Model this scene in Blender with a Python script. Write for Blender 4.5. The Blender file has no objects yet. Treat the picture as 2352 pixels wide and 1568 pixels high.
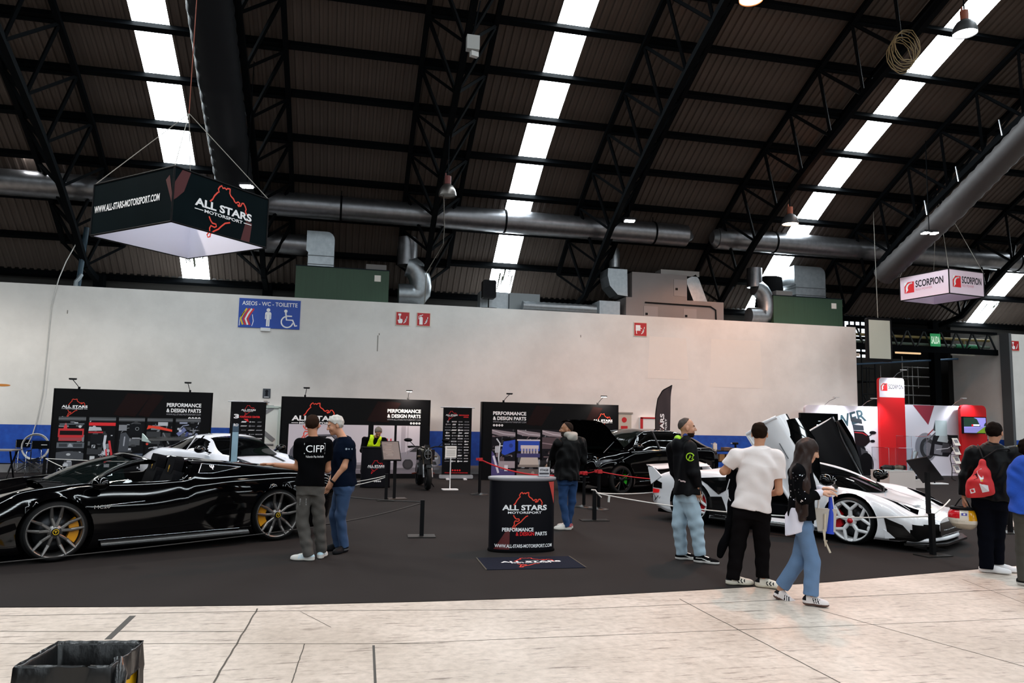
import bpy, bmesh, math, random
import numpy as np
from mathutils import Vector, Matrix
from mathutils.bvhtree import BVHTree
from math import sin, cos, pi, radians, sqrt, atan2, hypot
random.seed(7)
SC = bpy.context.scene
COL = SC.collection

# ------------------------------------------------------------------ camera
FPX, PITCH, ROLL, YAW, CAMH = 1710.588, radians(5.91691), radians(1.13648), radians(12.71752), 1.7637
CAM = np.array([0, 0, CAMH])
_F0 = np.array([sin(YAW), cos(YAW), 0]); _R0 = np.array([cos(YAW), -sin(YAW), 0]); _U0 = np.array([0, 0, 1.])
CF = _F0*cos(PITCH)+_U0*sin(PITCH); _U = _U0*cos(PITCH)-_F0*sin(PITCH)
CR = _R0*cos(ROLL)+_U*sin(ROLL); CU = _U*cos(ROLL)-_R0*sin(ROLL)
def ray(x, y): return CR*(x-1176)/FPX-CU*(y-784)/FPX+CF
def fl(x, y, z=0.0):
    d = ray(x, y); return CAM+d*((z-CAMH)/d[2])
def aty(x, y, Y):
    d = ray(x, y); return CAM+d*(Y/d[1])
def atd(x, y, D):
    d = ray(x, y); return CAM+d*(D/hypot(d[0], d[1]))
cd = bpy.data.cameras.new('camera'); co = bpy.data.objects.new('camera', cd); COL.objects.link(co)
cd.sensor_width = 36; cd.lens = 36*FPX/2352; cd.clip_end = 300; cd.clip_start = .05
M = Matrix.Identity(4)
for i in range(3):
    M[i][0], M[i][1], M[i][2], M[i][3] = CR[i], CU[i], -CF[i], CAM[i]
co.matrix_world = M; SC.camera = co

# ------------------------------------------------------------------ materials
def lin(c):
    if isinstance(c, str):
        c = [int(c[i:i+2], 16)/255 for i in (1, 3, 5)]
        c = [v/12.92 if v <= .04045 else ((v+.055)/1.055)**2.4 for v in c]
    return tuple(c)+(1.0,)
_MC = {}
def mt(c, r=.5, m=0, e=0, spec=None, coat=0, alpha=1, trans=0, noise=None, bump=None, name=None, ecol=None, sheen=0, ior=None):
    """procedural principled material; noise=(scale, amount, stretch) mottles the base colour, bump=(scale, strength, stretch)"""
    key = str((c, r, m, e, spec, coat, alpha, trans, noise, bump, ecol, sheen, ior))
    if key in _MC: return _MC[key]
    mat = bpy.data.materials.new(name or 'mat_%d' % len(_MC)); mat.use_nodes = True
    nt = mat.node_tree; b = nt.nodes['Principled BSDF']
    b.inputs['Base Color'].default_value = lin(c); b.inputs['Roughness'].default_value = r; b.inputs['Metallic'].default_value = m
    if spec is None and r > .3 and m == 0 and sum(lin(c)[:3]) < .06: spec = .02 if r > .6 else .10
    if spec is not None: b.inputs['Specular IOR Level'].default_value = spec
    if coat: b.inputs['Coat Weight'].default_value = coat; b.inputs['Coat Roughness'].default_value = .02
    if e: b.inputs['Emission Color'].default_value = lin(ecol or c); b.inputs['Emission Strength'].default_value = e
    if sheen: b.inputs['Sheen Weight'].default_value = sheen
    if ior: b.inputs['IOR'].default_value = ior
    b.inputs['Alpha'].default_value = alpha; b.inputs['Transmission Weight'].default_value = trans
    def coords(stretch, sc):
        tc = nt.nodes.new('ShaderNodeTexCoord'); mp = nt.nodes.new('ShaderNodeMapping')
        mp.inputs['Scale'].default_value = tuple(s for s in stretch)
        nt.links.new(tc.outputs['Object'], mp.inputs[0])
        n = nt.nodes.new('ShaderNodeTexNoise'); n.inputs['Scale'].default_value = sc; n.inputs['Detail'].default_value = 5
        nt.links.new(mp.outputs[0], n.inputs['Vector']); return n
    if noise:
        n = coords(noise[2] if len(noise) > 2 else (1, 1, 1), noise[0])
        mx = nt.nodes.new('ShaderNodeMix'); mx.data_type = 'RGBA'
        L = lin(c); a = noise[1]
        mx.inputs['A'].default_value = tuple(min(1, v*(1-a)) for v in L[:3])+(1,)
        mx.inputs['B'].default_value = tuple(min(1, v*(1+a)) for v in L[:3])+(1,)
        nt.links.new(n.outputs['Fac'], mx.inputs['Factor']); nt.links.new(mx.outputs['Result'], b.inputs['Base Color'])
    if bump:
        n = coords(bump[2] if len(bump) > 2 else (1, 1, 1), bump[0])
        bp = nt.nodes.new('ShaderNodeBump'); bp.inputs['Strength'].default_value = bump[1]; bp.inputs['Distance'].default_value = .006
        nt.links.new(n.outputs['Fac'], bp.inputs['Height']); nt.links.new(bp.outputs['Normal'], b.inputs['Normal'])
    _MC[key] = mat; return mat

# ------------------------------------------------------------------ objects
def link(o, parent=None):
    COL.objects.link(o)
    if parent is not None: o.parent = parent
    return o
def tag(o, label=None, cat=None, group=None, kind=None):
    for k, v in (('label', label), ('category', cat), ('group', group), ('kind', kind)):
        if v: o[k] = v
    return o
def thing(name, label, cat, loc=(0, 0, 0), rz=0, group=None):
    o = bpy.data.objects.new(name, None); o.empty_display_size = .1
    o.location = tuple(float(v) for v in loc); o.rotation_euler = (0, 0, rz)
    link(o); return tag(o, label, cat, group)
def copy_thing(o, loc, rz, label=None):
    c = o.copy(); COL.objects.link(c); c.location = tuple(float(v) for v in loc); c.rotation_euler = (0, 0, rz)
    if label: c['label'] = label
    for ch in list(o.children):
        d = ch.copy(); COL.objects.link(d); d.parent = c
        for g in list(ch.children):
            e = g.copy(); COL.objects.link(e); e.parent = d
    return c
def V3(p): return np.array([float(p[0]), float(p[1]), float(p[2])])
def frame(d):
    d = V3(d); d = d/np.linalg.norm(d)
    a = np.array([0, 0, 1.]) if abs(d[2]) < .95 else np.array([1., 0, 0])
    u = np.cross(a, d); u /= np.linalg.norm(u); return u, np.cross(d, u), d
class MB:
    def __init__(s): s.v = []; s.f = []; s.fm = []; s.fs = []; s.mats = []; s.cur = 0; s.sm = False; s.T = None
    def m(s, mat, smooth=None):
        if mat not in s.mats: s.mats.append(mat)
        s.cur = s.mats.index(mat)
        if smooth is not None: s.sm = smooth
        return s
    def add(s, vs, fs, smooth=None):
        b = len(s.v)
        for p in vs:
            q = V3(p)
            if s.T is not None: q = s.T[0]@q+s.T[1]
            s.v.append(q)
        for f in fs:
            s.f.append([b+i for i in f]); s.fm.append(s.cur); s.fs.append(s.sm if smooth is None else smooth)
        return s
    def box(s, c, size, rz=0, R=None):
        c = V3(c); h = V3(size)/2
        if R is None: R = np.array([[cos(rz), -sin(rz), 0], [sin(rz), cos(rz), 0], [0, 0, 1]])
        vs = [c+R@(h*np.array(q)) for q in [(-1,-1,-1),(1,-1,-1),(1,1,-1),(-1,1,-1),(-1,-1,1),(1,-1,1),(1,1,1),(-1,1,1)]]
        return s.add(vs, [(0,3,2,1),(4,5,6,7),(0,1,5,4),(1,2,6,5),(2,3,7,6),(3,0,4,7)], False)
    def bar(s, a, b, w, h=None, up=None):
        a = V3(a); b = V3(b); h = h or w; u, v, d = frame(b-a)
        if up is not None:
            u = np.cross(V3(up), d); u /= np.linalg.norm(u); v = np.cross(d, u)
        vs = [p+u*w/2*i+v*h/2*j for p in (a, b) for i, j in ((-1,-1),(1,-1),(1,1),(-1,1))]
        return s.add(vs, [(0,3,2,1),(4,5,6,7),(0,1,5,4),(1,2,6,5),(2,3,7,6),(3,0,4,7)], False)
    def cyl(s, a, b, r0, r1=None, n=16, caps=True):
        r1 = r0 if r1 is None else r1
        a = V3(a); b = V3(b); u, v, d = frame(b-a)
        vs = [p+(u*cos(t)+v*sin(t))*r for p, r in ((a, r0), (b, r1)) for t in [2*pi*i/n for i in range(n)]]
        s.add(vs, [(i, (i+1) % n, n+(i+1) % n, n+i) for i in range(n)], True)
        if caps:
            s.add(vs[:n], [tuple(range(n))[::-1]], False); s.add(vs[n:], [tuple(range(n))], False)
        return s
    def tube(s, pts, r, n=8, closed=False, caps=True):
        P = [V3(p) for p in pts]; k = len(P); rs = r if hasattr(r, '__len__') else [r]*k
        vs = []; pu = None
        for i in range(k):
            d = (P[(i+1) % k]-P[i-1]) if closed else (P[min(i+1, k-1)]-P[max(i-1, 0)])
            u, v, d = frame(d)
            if pu is not None:
                u = pu-d*(pu@d); u /= np.linalg.norm(u); v = np.cross(d, u)
            pu = u
            vs += [P[i]+(u*cos(t)+v*sin(t))*rs[i] for t in [2*pi*j/n for j in range(n)]]
        fs = []
        for i in range(k if closed else k-1):
            q = (i+1) % k
            fs += [(i*n+j, i*n+(j+1) % n, q*n+(j+1) % n, q*n+j) for j in range(n)]
        s.add(vs, fs, True)
        if caps and not closed:
            s.add(vs[:n], [tuple(range(n))[::-1]], False); s.add(vs[-n:], [tuple(range(n))], False)
        return s
    def lathe(s, prof, c=(0, 0, 0), axis=(0, 0, 1), n=24, smooth=True):
        c = V3(c); u, v, d = frame(axis); vs = []; k = len(prof)
        for r, z in prof: vs += [c+d*z+(u*cos(t)+v*sin(t))*r for t in [2*pi*j/n for j in range(n)]]
        return s.add(vs, [(i*n+j, i*n+(j+1) % n, (i+1)*n+(j+1) % n, (i+1)*n+j) for i in range(k-1) for j in range(n)], smooth)
    def prism(s, poly, o, u, v, w, smooth=False):
        """polygon poly (a,b) laid out as o+a*u+b*v and extruded by vector w"""
        o, u, v, w = V3(o), V3(u), V3(v), V3(w); n = len(poly)
        A = [o+u*a+v*b for a, b in poly]
        s.add(A+[p+w for p in A], [(i, (i+1) % n, n+(i+1) % n, n+i) for i in range(n)], smooth)
        s.add(A, [tuple(range(n))[::-1]], False); s.add([p+w for p in A], [tuple(range(n))], False)
        return s
    def flat(s, poly, o, u, v):
        o, u, v = V3(o), V3(u), V3(v)
        return s.add([o+u*a+v*b for a, b in poly], [tuple(range(len(poly)))], False)
    def rect(s, o, u, v, x0, y0, x1, y1): return s.flat([(x0, y0), (x1, y0), (x1, y1), (x0, y1)], o, u, v)
    def disc(s, o, u, v, cx, cy, r, n=20, r2=None):
        return s.flat([(cx+r*cos(2*pi*i/n), cy+(r2 or r)*sin(2*pi*i/n)) for i in range(n)], o, u, v)
    def line(s, pts, o, u, v, w):
        """flat ribbon of width w along the 2d polyline"""
        P = [np.array(p, float) for p in pts]; L = []; Rr = []
        for i in range(len(P)):
            d = P[min(i+1, len(P)-1)]-P[max(i-1, 0)]; d = d/(np.linalg.norm(d)+1e-9); nn = np.array([-d[1], d[0]])*w/2
            L.append(P[i]+nn); Rr.append(P[i]-nn)
        o, u, v = V3(o), V3(u), V3(v); n = len(P)
        s.add([o+u*p[0]+v*p[1] for p in Rr+L], [(i, i+1, n+i+1, n+i) for i in range(n-1)], False); return s
    def grid(s, G, cu=False, cv=False, smooth=True):
        a, b = len(G), len(G[0]); vs = [p for r in G for p in r]
        return s.add(vs, [(i*b+j, ((i+1) % a)*b+j, ((i+1) % a)*b+(j+1) % b, i*b+(j+1) % b) for i in range(a if cu else a-1) for j in range(b if cv else b-1)], smooth)
    def text(s, t, o, u, v, h, width=None, align='c', bold=0, sx=1.0, spacing=1.0):
        """flat lettering: o = baseline anchor, u, v = unit axes, h = capital height"""
        vs, fs = text_mesh(t, bold, spacing)
        if not len(vs): return s
        x0, x1 = vs[:, 0].min(), vs[:, 0].max(); k = h/.7; kx = k*sx
        if width: kx = width/(x1-x0)
        off = {'c': (x0+x1)/2, 'l': x0, 'r': x1}[align]
        o, u, v = V3(o), V3(u), V3(v)
        return s.add([o+u*((p[0]-off)*kx)+v*(p[1]*k) for p in vs], fs, False)
    def build(s, name, parent=None, loc=None, rz=0, norm=True, sharp=None, cols=None):
        me = bpy.data.meshes.new(name)
        me.from_pydata([tuple(p) for p in s.v], [], s.f)
        for mm in s.mats: me.materials.append(mm)
        me.polygons.foreach_set('material_index', s.fm); me.polygons.foreach_set('use_smooth', s.fs)
        if norm:
            bm = bmesh.new(); bm.from_mesh(me)
            if sharp: bmesh.ops.remove_doubles(bm, verts=bm.verts, dist=1e-5)
            bmesh.ops.recalc_face_normals(bm, faces=bm.faces); bm.to_mesh(me); bm.free()
        if sharp: me.set_sharp_from_angle(angle=radians(sharp))
        me.update()
        o = bpy.data.objects.new(name, me); link(o, parent)
        if loc is not None: o.location = tuple(float(q) for q in loc)
        o.rotation_euler = (0, 0, rz); return o
_TX = {}
def text_mesh(t, bold=0, spacing=1.0):
    key = (t, bold, spacing)
    if key not in _TX:
        cu = bpy.data.curves.new('lettering', 'FONT'); cu.body = t; cu.offset = bold; cu.space_character = spacing; cu.resolution_u = 3
        ob = bpy.data.objects.new('lettering', cu)
        me = bpy.data.meshes.new_from_object(ob)
        vs = np.array([tuple(q.co) for q in me.vertices]) if len(me.vertices) else np.zeros((0, 3))
        _TX[key] = (vs, [tuple(p.vertices) for p in me.polygons])
        bpy.data.objects.remove(ob); bpy.data.meshes.remove(me); bpy.data.curves.remove(cu)
    return _TX[key]
def part(mb, name, parent, sharp=None): return mb.build(name, parent, sharp=sharp)
def struct(mb, name, parent=None, sharp=None):
    o = mb.build(name, parent, sharp=sharp)
    if parent is None: o['kind'] = 'structure'
    return o
X_, Y_, Z_ = np.array([1., 0, 0]), np.array([0, 1., 0]), np.array([0, 0, 1.])
def arc(cx, cy, r, a0, a1, n): return [(cx+r*cos(radians(a0+(a1-a0)*i/n)), cy+r*sin(radians(a0+(a1-a0)*i/n))) for i in range(n+1)]
def rrect(x0, y0, x1, y1, r, n=5):
    return arc(x1-r, y1-r, r, 0, 90, n)+arc(x0+r, y1-r, r, 90, 180, n)+arc(x0+r, y0+r, r, 180, 270, n)+arc(x1-r, y0+r, r, 270, 360, n)
def catenary(a, b, sag, n=14):
    a, b = V3(a), V3(b); return [a+(b-a)*t-Z_*sag*4*t*(1-t) for t in [i/n for i in range(n+1)]]

# ------------------------------------------------------------------ shared colours
BLACK = mt('#101012', .5); MATTE = mt('#0c0c0d', .85); STEEL = mt('#090b0d', .62); DKBLUE = mt('#0d1822', .5)
WHITE = mt('#e8e8e8', .5); LET = mt('#f2f2f4', .5); RED = mt('#d8101a', .5); LRED = mt('#e8402a', .5)
CHROME = mt('#c8c8cc', .12, 1); ALU = mt('#a8aaad', .3, 1); GALV = mt('#8b9094', .38, .9, noise=(9, .25)); GREY = mt('#5a5c5e', .5)
PAPER = mt('#ddd8d0', .6); RUBBER = mt('#0a0a0a', .8); WOOD = mt('#8a6a48', .6, noise=(6, .3, (1, 8, 1)))
TRACK_TOP = [(-.50,.02),(-.42,.10),(-.36,.22),(-.26,.34),(-.22,.36),(-.25,.44),(-.20,.52),(-.14,.56),(-.10,.50),(-.03,.53),(.02,.50),(.06,.54),(.13,.55),(.15,.56),(.15,.42),(.19,.36),(.29,.30),(.33,.24),(.38,.21),(.46,.26),(.52,.24),(.50,.18),(.44,.17),(.47,.14),(.56,.17),(.60,.26),(.66,.27),(.72,.20),(.76,.12),(.74,.06),(.78,-.02)]
TRACK_BOT = [(-.50,-.40),(-.44,-.50),(-.38,-.56),(-.26,-.56),(-.24,-.62),(-.30,-.66),(-.42,-.64),(-.46,-.72),(-.45,-.80),(-.53,-.92),(-.50,-.98),(-.43,-.95),(-.42,-.86),(-.30,-.76),(-.17,-.68),(-.08,-.58),(.05,-.46),(.22,-.40)]
def logo(mb, o, u, v, w, line_rules=True, red=None, motorsport=True, white=None):
    """the ALL STARS MOTORSPORT lockup, w wide"""
    o, u, v = V3(o), V3(u), V3(v); k = w/2; nrm = np.cross(u, v); nrm /= np.linalg.norm(nrm)
    mb.m(red or LRED); mb.line([(a*k, b*k) for a, b in TRACK_TOP], o, u, v, .042*k); mb.line([(a*k, b*k) for a, b in TRACK_BOT], o, u, v, .042*k)
    mb.m(white or LET); mb.text('ALL STARS', o+v*(-.19*k)+nrm*.001, u, v, .2*k, width=w*.98, bold=.035)
    if motorsport: mb.text('MOTORSPORT', o+v*(-.33*k)+nrm*.001, u, v, .085*k, width=w*.66, bold=.02)
    if line_rules:
        for a in (-.98, .70): mb.rect(o+nrm*.001, u, v, a*k, -.30*k, (a+.28)*k, -.278*k)
# ------------------------------------------------------------------ hall
WY, WT, BZ = 23.6, 5.34, 1.33
PRO = [(0.0,17.15),(4.0,16.55),(7.0,15.75),(9.9,14.85),(11.4,14.25),(12.95,13.6),(14.5,12.95),(15.95,12.4),(17.37,11.81),(18.75,11.15),(20.13,10.49),(21.49,9.76),(22.74,8.97),(23.95,8.12),(25.13,7.19),(26.25,6.2)]
def roofz(y): return float(np.interp(abs(y), [p[0] for p in PRO], [p[1] for p in PRO]))
XL, XR = -34.0, 46.0
STR = [-15.68, -5.34, 4.94, 15.28, 25.62, 35.96]; SW = .853
SHEET = mt('#443a34', .8, noise=(.6, .25, (1, .3, .3)))
def corr(x0, x1, pr):
    mb = MB().m(SHEET, False); n = max(1, round((x1-x0)/.21)); xs = []
    for i in range(n):
        a = x0+(x1-x0)*i/n; d = (x1-x0)/n
        xs += [(a, 0), (a+d*.30, 0), (a+d*.42, .045), (a+d*.88, .045)]
    xs.append((x1, 0))
    mb.grid([[(x, y, z+dz) for x, dz in xs] for y, z in pr], smooth=False); return mb
full = [(-y, z) for y, z in PRO[::-1]][:-1]+PRO
mb = MB()
edges = [XL]+[e for s in STR for e in (s, s+SW)]+[XR]
for i in range(0, len(edges), 2):
    c = corr(edges[i], edges[i+1], full); mb.m(SHEET, False); mb.add(c.v, c.f, False)
mb.build('ceiling', norm=False)['kind'] = 'structure'
# skylight strips: translucent sheets lit by the day outside, one pane between each two purlins
def skymat():
    mat = bpy.data.materials.new('skylight_sheet'); mat.use_nodes = True; nt = mat.node_tree
    nt.nodes.remove(nt.nodes['Principled BSDF']); out = nt.nodes['Material Output']
    em = nt.nodes.new('ShaderNodeEmission'); tc = nt.nodes.new('ShaderNodeTexCoord'); mp = nt.nodes.new('ShaderNodeMapping')
    mp.inputs['Scale'].default_value = (5, .5, .5); nz = nt.nodes.new('ShaderNodeTexNoise'); nz.inputs['Scale'].default_value = 1.6; nz.inputs['Detail'].default_value = 6
    rp = nt.nodes.new('ShaderNodeValToRGB'); rp.color_ramp.elements[0].position = .3; rp.color_ramp.elements[0].color = (.55, .60, .60, 1); rp.color_ramp.elements[1].position = .55; rp.color_ramp.elements[1].color = (.84, .94, 1, 1)
    nt.links.new(tc.outputs['Object'], mp.inputs[0]); nt.links.new(mp.outputs[0], nz.inputs['Vector']); nt.links.new(nz.outputs['Fac'], rp.inputs[0])
    nt.links.new(rp.outputs[0], em.inputs['Color']); em.inputs['Strength'].default_value = SKY_E; nt.links.new(em.outputs[0], out.inputs['Surface']); return mat
SKY_E = 24.0
SKYM = skymat()
DIRT = mt('#3c4034', .9)
for k, s in enumerate(STR):
    w = bpy.data.objects.new('window_%d' % (k+1), None); link(w); w['kind'] = 'structure'
    for i in range(len(full)-1):
        (y0, z0), (y1, z1) = full[i], full[i+1]
        mb = MB().m(SKYM, False)
        mb.add([(s, y0, z0), (s+SW, y0, z0), (s+SW, y1, z1), (s, y1, z1)], [(0, 1, 2, 3)])
        if abs(y0) > 24 and y0 > 0:
            rnd = random.Random(k*31+i); mb.m(DIRT, False)
            for q in range(7):
                x = s+.04+rnd.random()*(SW-.1); t0 = rnd.random()*.4; t1 = t0+.2+rnd.random()*.4; ww = .02+.05*rnd.random()
                P = lambda t: (y0+(y1-y0)*t-.006, z0+(z1-z0)*t-.012)
                mb.add([(x, *P(t0)), (x+ww, *P(t0)), (x+ww*.7, *P(t1)), (x+ww*.2, *P(t1))], [(0, 1, 2, 3)])
        mb.build('pane', w, norm=False)
        wb = None
for k, (y, z) in enumerate(p for p in full if abs(p[0]) > 1):
    mb = MB().m(STEEL); s = 1 if y > 0 else -1
    mb.bar((XL, y, z-.10), (XR, y, z-.10), .09, .17, up=(0, .5*s, 1))
    mb.bar((XL, y-.035*s, z-.19), (XR, y-.035*s, z-.19), .15, .02, up=(0, .5*s, 1))
    struct(mb, 'trim_%d' % (k+1))
# triangular trusses: two top chords, one bottom chord, webs
TR = [(-18.2, 'black roof truss by the end of the hall'), (-13.0, 'black roof truss beside the outermost skylight strip'), (-7.75, 'black lattice roof truss above the twin lamps, left of the hanging dark cube'),
      (-2.6, 'black lattice roof truss running beside the black ribbed fabric duct'), (2.5, 'black lattice roof truss that carries the unlit bell lamp'),
      (8.15, 'black lattice roof truss between the two middle skylight strips, above the lit bar lamp'), (13.3, 'black lattice roof truss that carries the warm lit bell lamp'),
      (18.5, 'black lattice roof truss along the grey ribbed duct'), (23.7, 'black lattice roof truss beyond the pink hanging cube'), (29.0, 'black roof truss over the far end of the hall')]
DEP = 1.25
for c, lb in TR:
    t = thing('roof_truss', lb, 'truss', (c, 0, 0), 0, 'roof trusses across the hall')
    pr = [p for p in full if abs(p[0]) <= 25.2]
    for sx in (-.85, .85):
        mb = MB().m(STEEL)
        for a, b in zip(pr[:-1], pr[1:]): mb.bar((sx, a[0], a[1]-.28), (sx, b[0], b[1]-.28), .13, .13, up=(0, 0, 1))
        part(mb, 'top_chord', t)
        mb = MB().m(STEEL)
        for a, b in zip(pr[:-1], pr[1:]):
            m = (0, (a[0]+b[0])/2, (a[1]+b[1])/2-.28-DEP)
            mb.bar((sx, a[0], a[1]-.3), m, .075); mb.bar((sx, b[0], b[1]-.3), m, .075)
        part(mb, 'web_lattice', t)
    mb = MB().m(STEEL); ms = [((a[0]+b[0])/2, (a[1]+b[1])/2-.28-DEP) for a, b in zip(pr[:-1], pr[1:])]
    ms = [(-25.6, 5.9)]+ms+[(25.6, 5.9)]
    for a, b in zip(ms[:-1], ms[1:]): mb.bar((0, *a), (0, *b), .15, .17, up=(0, 0, 1))
    part(mb, 'bottom_chord', t)
    for p in pr:
        if p[0] > 11 and c > -17: part(MB().m(STEEL).bar((-.85, p[0], p[1]-.28), (.85, p[0], p[1]-.28), .07), 'cross_tie', t)
    if c > -9:
        part(MB().m(STEEL).bar((.0, 25.95, 0 if 18.4 < c < 25 else WT), (.0, 25.95, 6.1), .3, .3), 'column_head', t)
# outer shell
CONC = mt('#6d6862', .85, noise=(.5, .25))
DARKW = mt('#2b2927', .85, noise=(.5, .35))
def wallbox(name, a, b, mat, parent=None):
    a = V3(a); b = V3(b); return struct(MB().m(mat).box((a+b)/2, b-a), name, parent)
wallbox('wall_outer_back', (XL, 26.45, 0), (18.2, 26.65, 6.35), DARKW)
wallbox('wall_outer_back_right', (25.0, 26.45, 0), (XR, 26.65, 6.35), DARKW)
wallbox('wall_outer_front', (XL, -26.65, 0), (XR, -26.45, 6.35), CONC)
def gable(name, x):
    mb = MB().m(DARKW); mb.prism([(y, z) for y, z in full]+[(26.25, 0), (-26.25, 0)], (x, 0, 0), Y_, Z_, (.2, 0, 0)); struct(mb, name)
gable('wall_left', XL-.2); gable('wall_right', XR)
# white partition with its blue band
def wallmat():
    mat = bpy.data.materials.new('painted_partition'); mat.use_nodes = True; nt = mat.node_tree; b = nt.nodes['Principled BSDF']; b.inputs['Roughness'].default_value = .62
    tc = nt.nodes.new('ShaderNodeTexCoord'); sp = nt.nodes.new('ShaderNodeSeparateXYZ'); nt.links.new(tc.outputs['Object'], sp.inputs[0])
    n1 = nt.nodes.new('ShaderNodeTexNoise'); n1.inputs['Scale'].default_value = .55; n1.inputs['Detail'].default_value = 8; n1.inputs['Roughness'].default_value = .62; nt.links.new(tc.outputs['Object'], n1.inputs['Vector'])
    n2 = nt.nodes.new('ShaderNodeTexNoise'); n2.inputs['Scale'].default_value = 7; n2.inputs['Detail'].default_value = 4; nt.links.new(tc.outputs['Object'], n2.inputs['Vector'])
    r1 = nt.nodes.new('ShaderNodeValToRGB'); r1.color_ramp.elements[0].position = .35; r1.color_ramp.elements[0].color = lin('#d3d0cc'); r1.color_ramp.elements[1].position = .6; r1.color_ramp.elements[1].color = lin('#e2dfdb'); nt.links.new(n1.outputs['Fac'], r1.inputs[0])
    r2 = nt.nodes.new('ShaderNodeValToRGB'); r2.color_ramp.elements[0].position = .35; r2.color_ramp.elements[0].color = lin('#0a3f9c'); r2.color_ramp.elements[1].position = .7; r2.color_ramp.elements[1].color = lin('#1450b4'); nt.links.new(n2.outputs['Fac'], r2.inputs[0])
    ad = nt.nodes.new('ShaderNodeMath'); ad.operation = 'GREATER_THAN'; nt.links.new(sp.outputs['Z'], ad.inputs[0]); ad.inputs[1].default_value = BZ
    mx = nt.nodes.new('ShaderNodeMix'); mx.data_type = 'RGBA'; nt.links.new(ad.outputs[0], mx.inputs['Factor']); nt.links.new(r2.outputs[0], mx.inputs['A']); nt.links.new(r1.outputs[0], mx.inputs['B']); nt.links.new(mx.outputs['Result'], b.inputs['Base Color'])
    bp = nt.nodes.new('ShaderNodeBump'); bp.inputs['Strength'].default_value = .12; bp.inputs['Distance'].default_value = .02; nt.links.new(n2.outputs['Fac'], bp.inputs['Height']); nt.links.new(bp.outputs['Normal'], b.inputs['Normal']); return mat
WALLM = wallmat(); PAINT_END = 18.2
wallbox('wall_back', (XL, WY, 0), (PAINT_END, 26.4, WT), WALLM)
wallbox('wall_back_right', (25.0, WY, 0), (XR, 26.4, 5.40), WALLM)
SKIRT = mt('#77777a', .8, noise=(3, .2))
wallbox('baseboard_back', (XL, WY-.02, 0), (-2.75, WY, .26), SKIRT); wallbox('baseboard_back_middle', (-1.85, WY-.02, 0), (PAINT_END, WY, .26), SKIRT)
wallbox('baseboard_back_right', (25.05, WY-.02, 0), (XR, WY, .26), SKIRT)
wallbox('trim_wall_edge', (24.93, WY-.03, 0), (25.05, WY+.4, 5.42), GREY)
# floor
def floormat():
    mat = bpy.data.materials.new('worn_concrete'); mat.use_nodes = True; nt = mat.node_tree; b = nt.nodes['Principled BSDF']; b.inputs['Roughness'].default_value = .5
    tc = nt.nodes.new('ShaderNodeTexCoord')
    def noise(sc, det, st=(1, 1, 1), rough=.55, rot=0):
        mp = nt.nodes.new('ShaderNodeMapping'); mp.inputs['Scale'].default_value = st; mp.inputs['Rotation'].default_value = (0, 0, rot); nt.links.new(tc.outputs['Object'], mp.inputs[0])
        n = nt.nodes.new('ShaderNodeTexNoise'); n.inputs['Scale'].default_value = sc; n.inputs['Detail'].default_value = det; n.inputs['Roughness'].default_value = rough; nt.links.new(mp.outputs[0], n.inputs['Vector']); return n.outputs['Fac']
    def ramp(f, p0, c0, p1, c1):
        r = nt.nodes.new('ShaderNodeValToRGB'); r.color_ramp.elements[0].position = p0; r.color_ramp.elements[0].color = c0; r.color_ramp.elements[1].position = p1; r.color_ramp.elements[1].color = c1; nt.links.new(f, r.inputs[0]); return r.outputs[0]
    def mul(a, bb, fac=1):
        m = nt.nodes.new('ShaderNodeMix'); m.data_type = 'RGBA'; m.blend_type = 'MULTIPLY'; m.inputs['Factor'].default_value = fac; nt.links.new(a, m.inputs['A']); nt.links.new(bb, m.inputs['B']); return m.outputs['Result']
    W = (1, 1, 1, 1)
    base = ramp(noise(.9, 8), .3, lin('#b3a598'), .7, lin('#d2c4b8'))
    base = mul(base, ramp(noise(14, 6), .3, (.78, .77, .76, 1), .6, W))
    sc1 = ramp(noise(2.2, 7, (1.0, 9, 1), .7, .06), .57, W, .64, (.30, .27, .25, 1))
    base = mul(base, sc1, .8)
    base = mul(base, ramp(noise(1.1, 5, (2, 6, 1), .7, -.5), .60, W, .70, (.42, .39, .37, 1)), .7)
    base = mul(base, ramp(noise(5, 6, (1, 5, 1), .75), .64, W, .68, (.2, .19, .18, 1)), .85)
    nt.links.new(base, b.inputs['Base Color']); return mat
wallbox('floor', (XL, -26.4, -.2), (XR, 40, 0), floormat())
CRACK = mt('#4e4840', .9)
mb = MB().m(CRACK)
def jline(p, q, w=.012):
    a, b = fl(*p)[:2], fl(*q)[:2]; d = b-a; n = np.array([-d[1], d[0]]); n = n/np.linalg.norm(n)*w/2; k = 16; rnd = random.Random(int(p[0]))
    pts = [a+d*i/k+n*rnd.uniform(-.6, .6) for i in range(k+1)]
    mb.add([(*(q_-n), .0012) for q_ in pts]+[(*(q_+n), .0012) for q_ in pts], [(i, i+1, k+2+i, k+1+i) for i in range(k)], False)
for p, q, w in [((592, 1397), (490, 1568), .014), ((0, 1414), (620, 1403), .012), ((0, 1450), (560, 1450), .010), ((0, 1478), (1000, 1478), .008), ((620, 1403), (1340, 1398), .01), ((1340, 1398), (2352, 1352), .01),
                ((700, 1478), (670, 1568), .008), ((1560, 1375), (1930, 1568), .01), ((1880, 1400), (2352, 1530), .009), ((900, 1478), (2352, 1420), .007), ((690, 1404), (760, 1440), .006), ((2210, 1330), (2352, 1385), .006)]: jline(p, q, w)
mb.build('floor_joints', norm=False)['kind'] = 'structure'
TAPE = mt('#43403c', .8); SCUFF = mt('#7d756c', .85)
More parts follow.
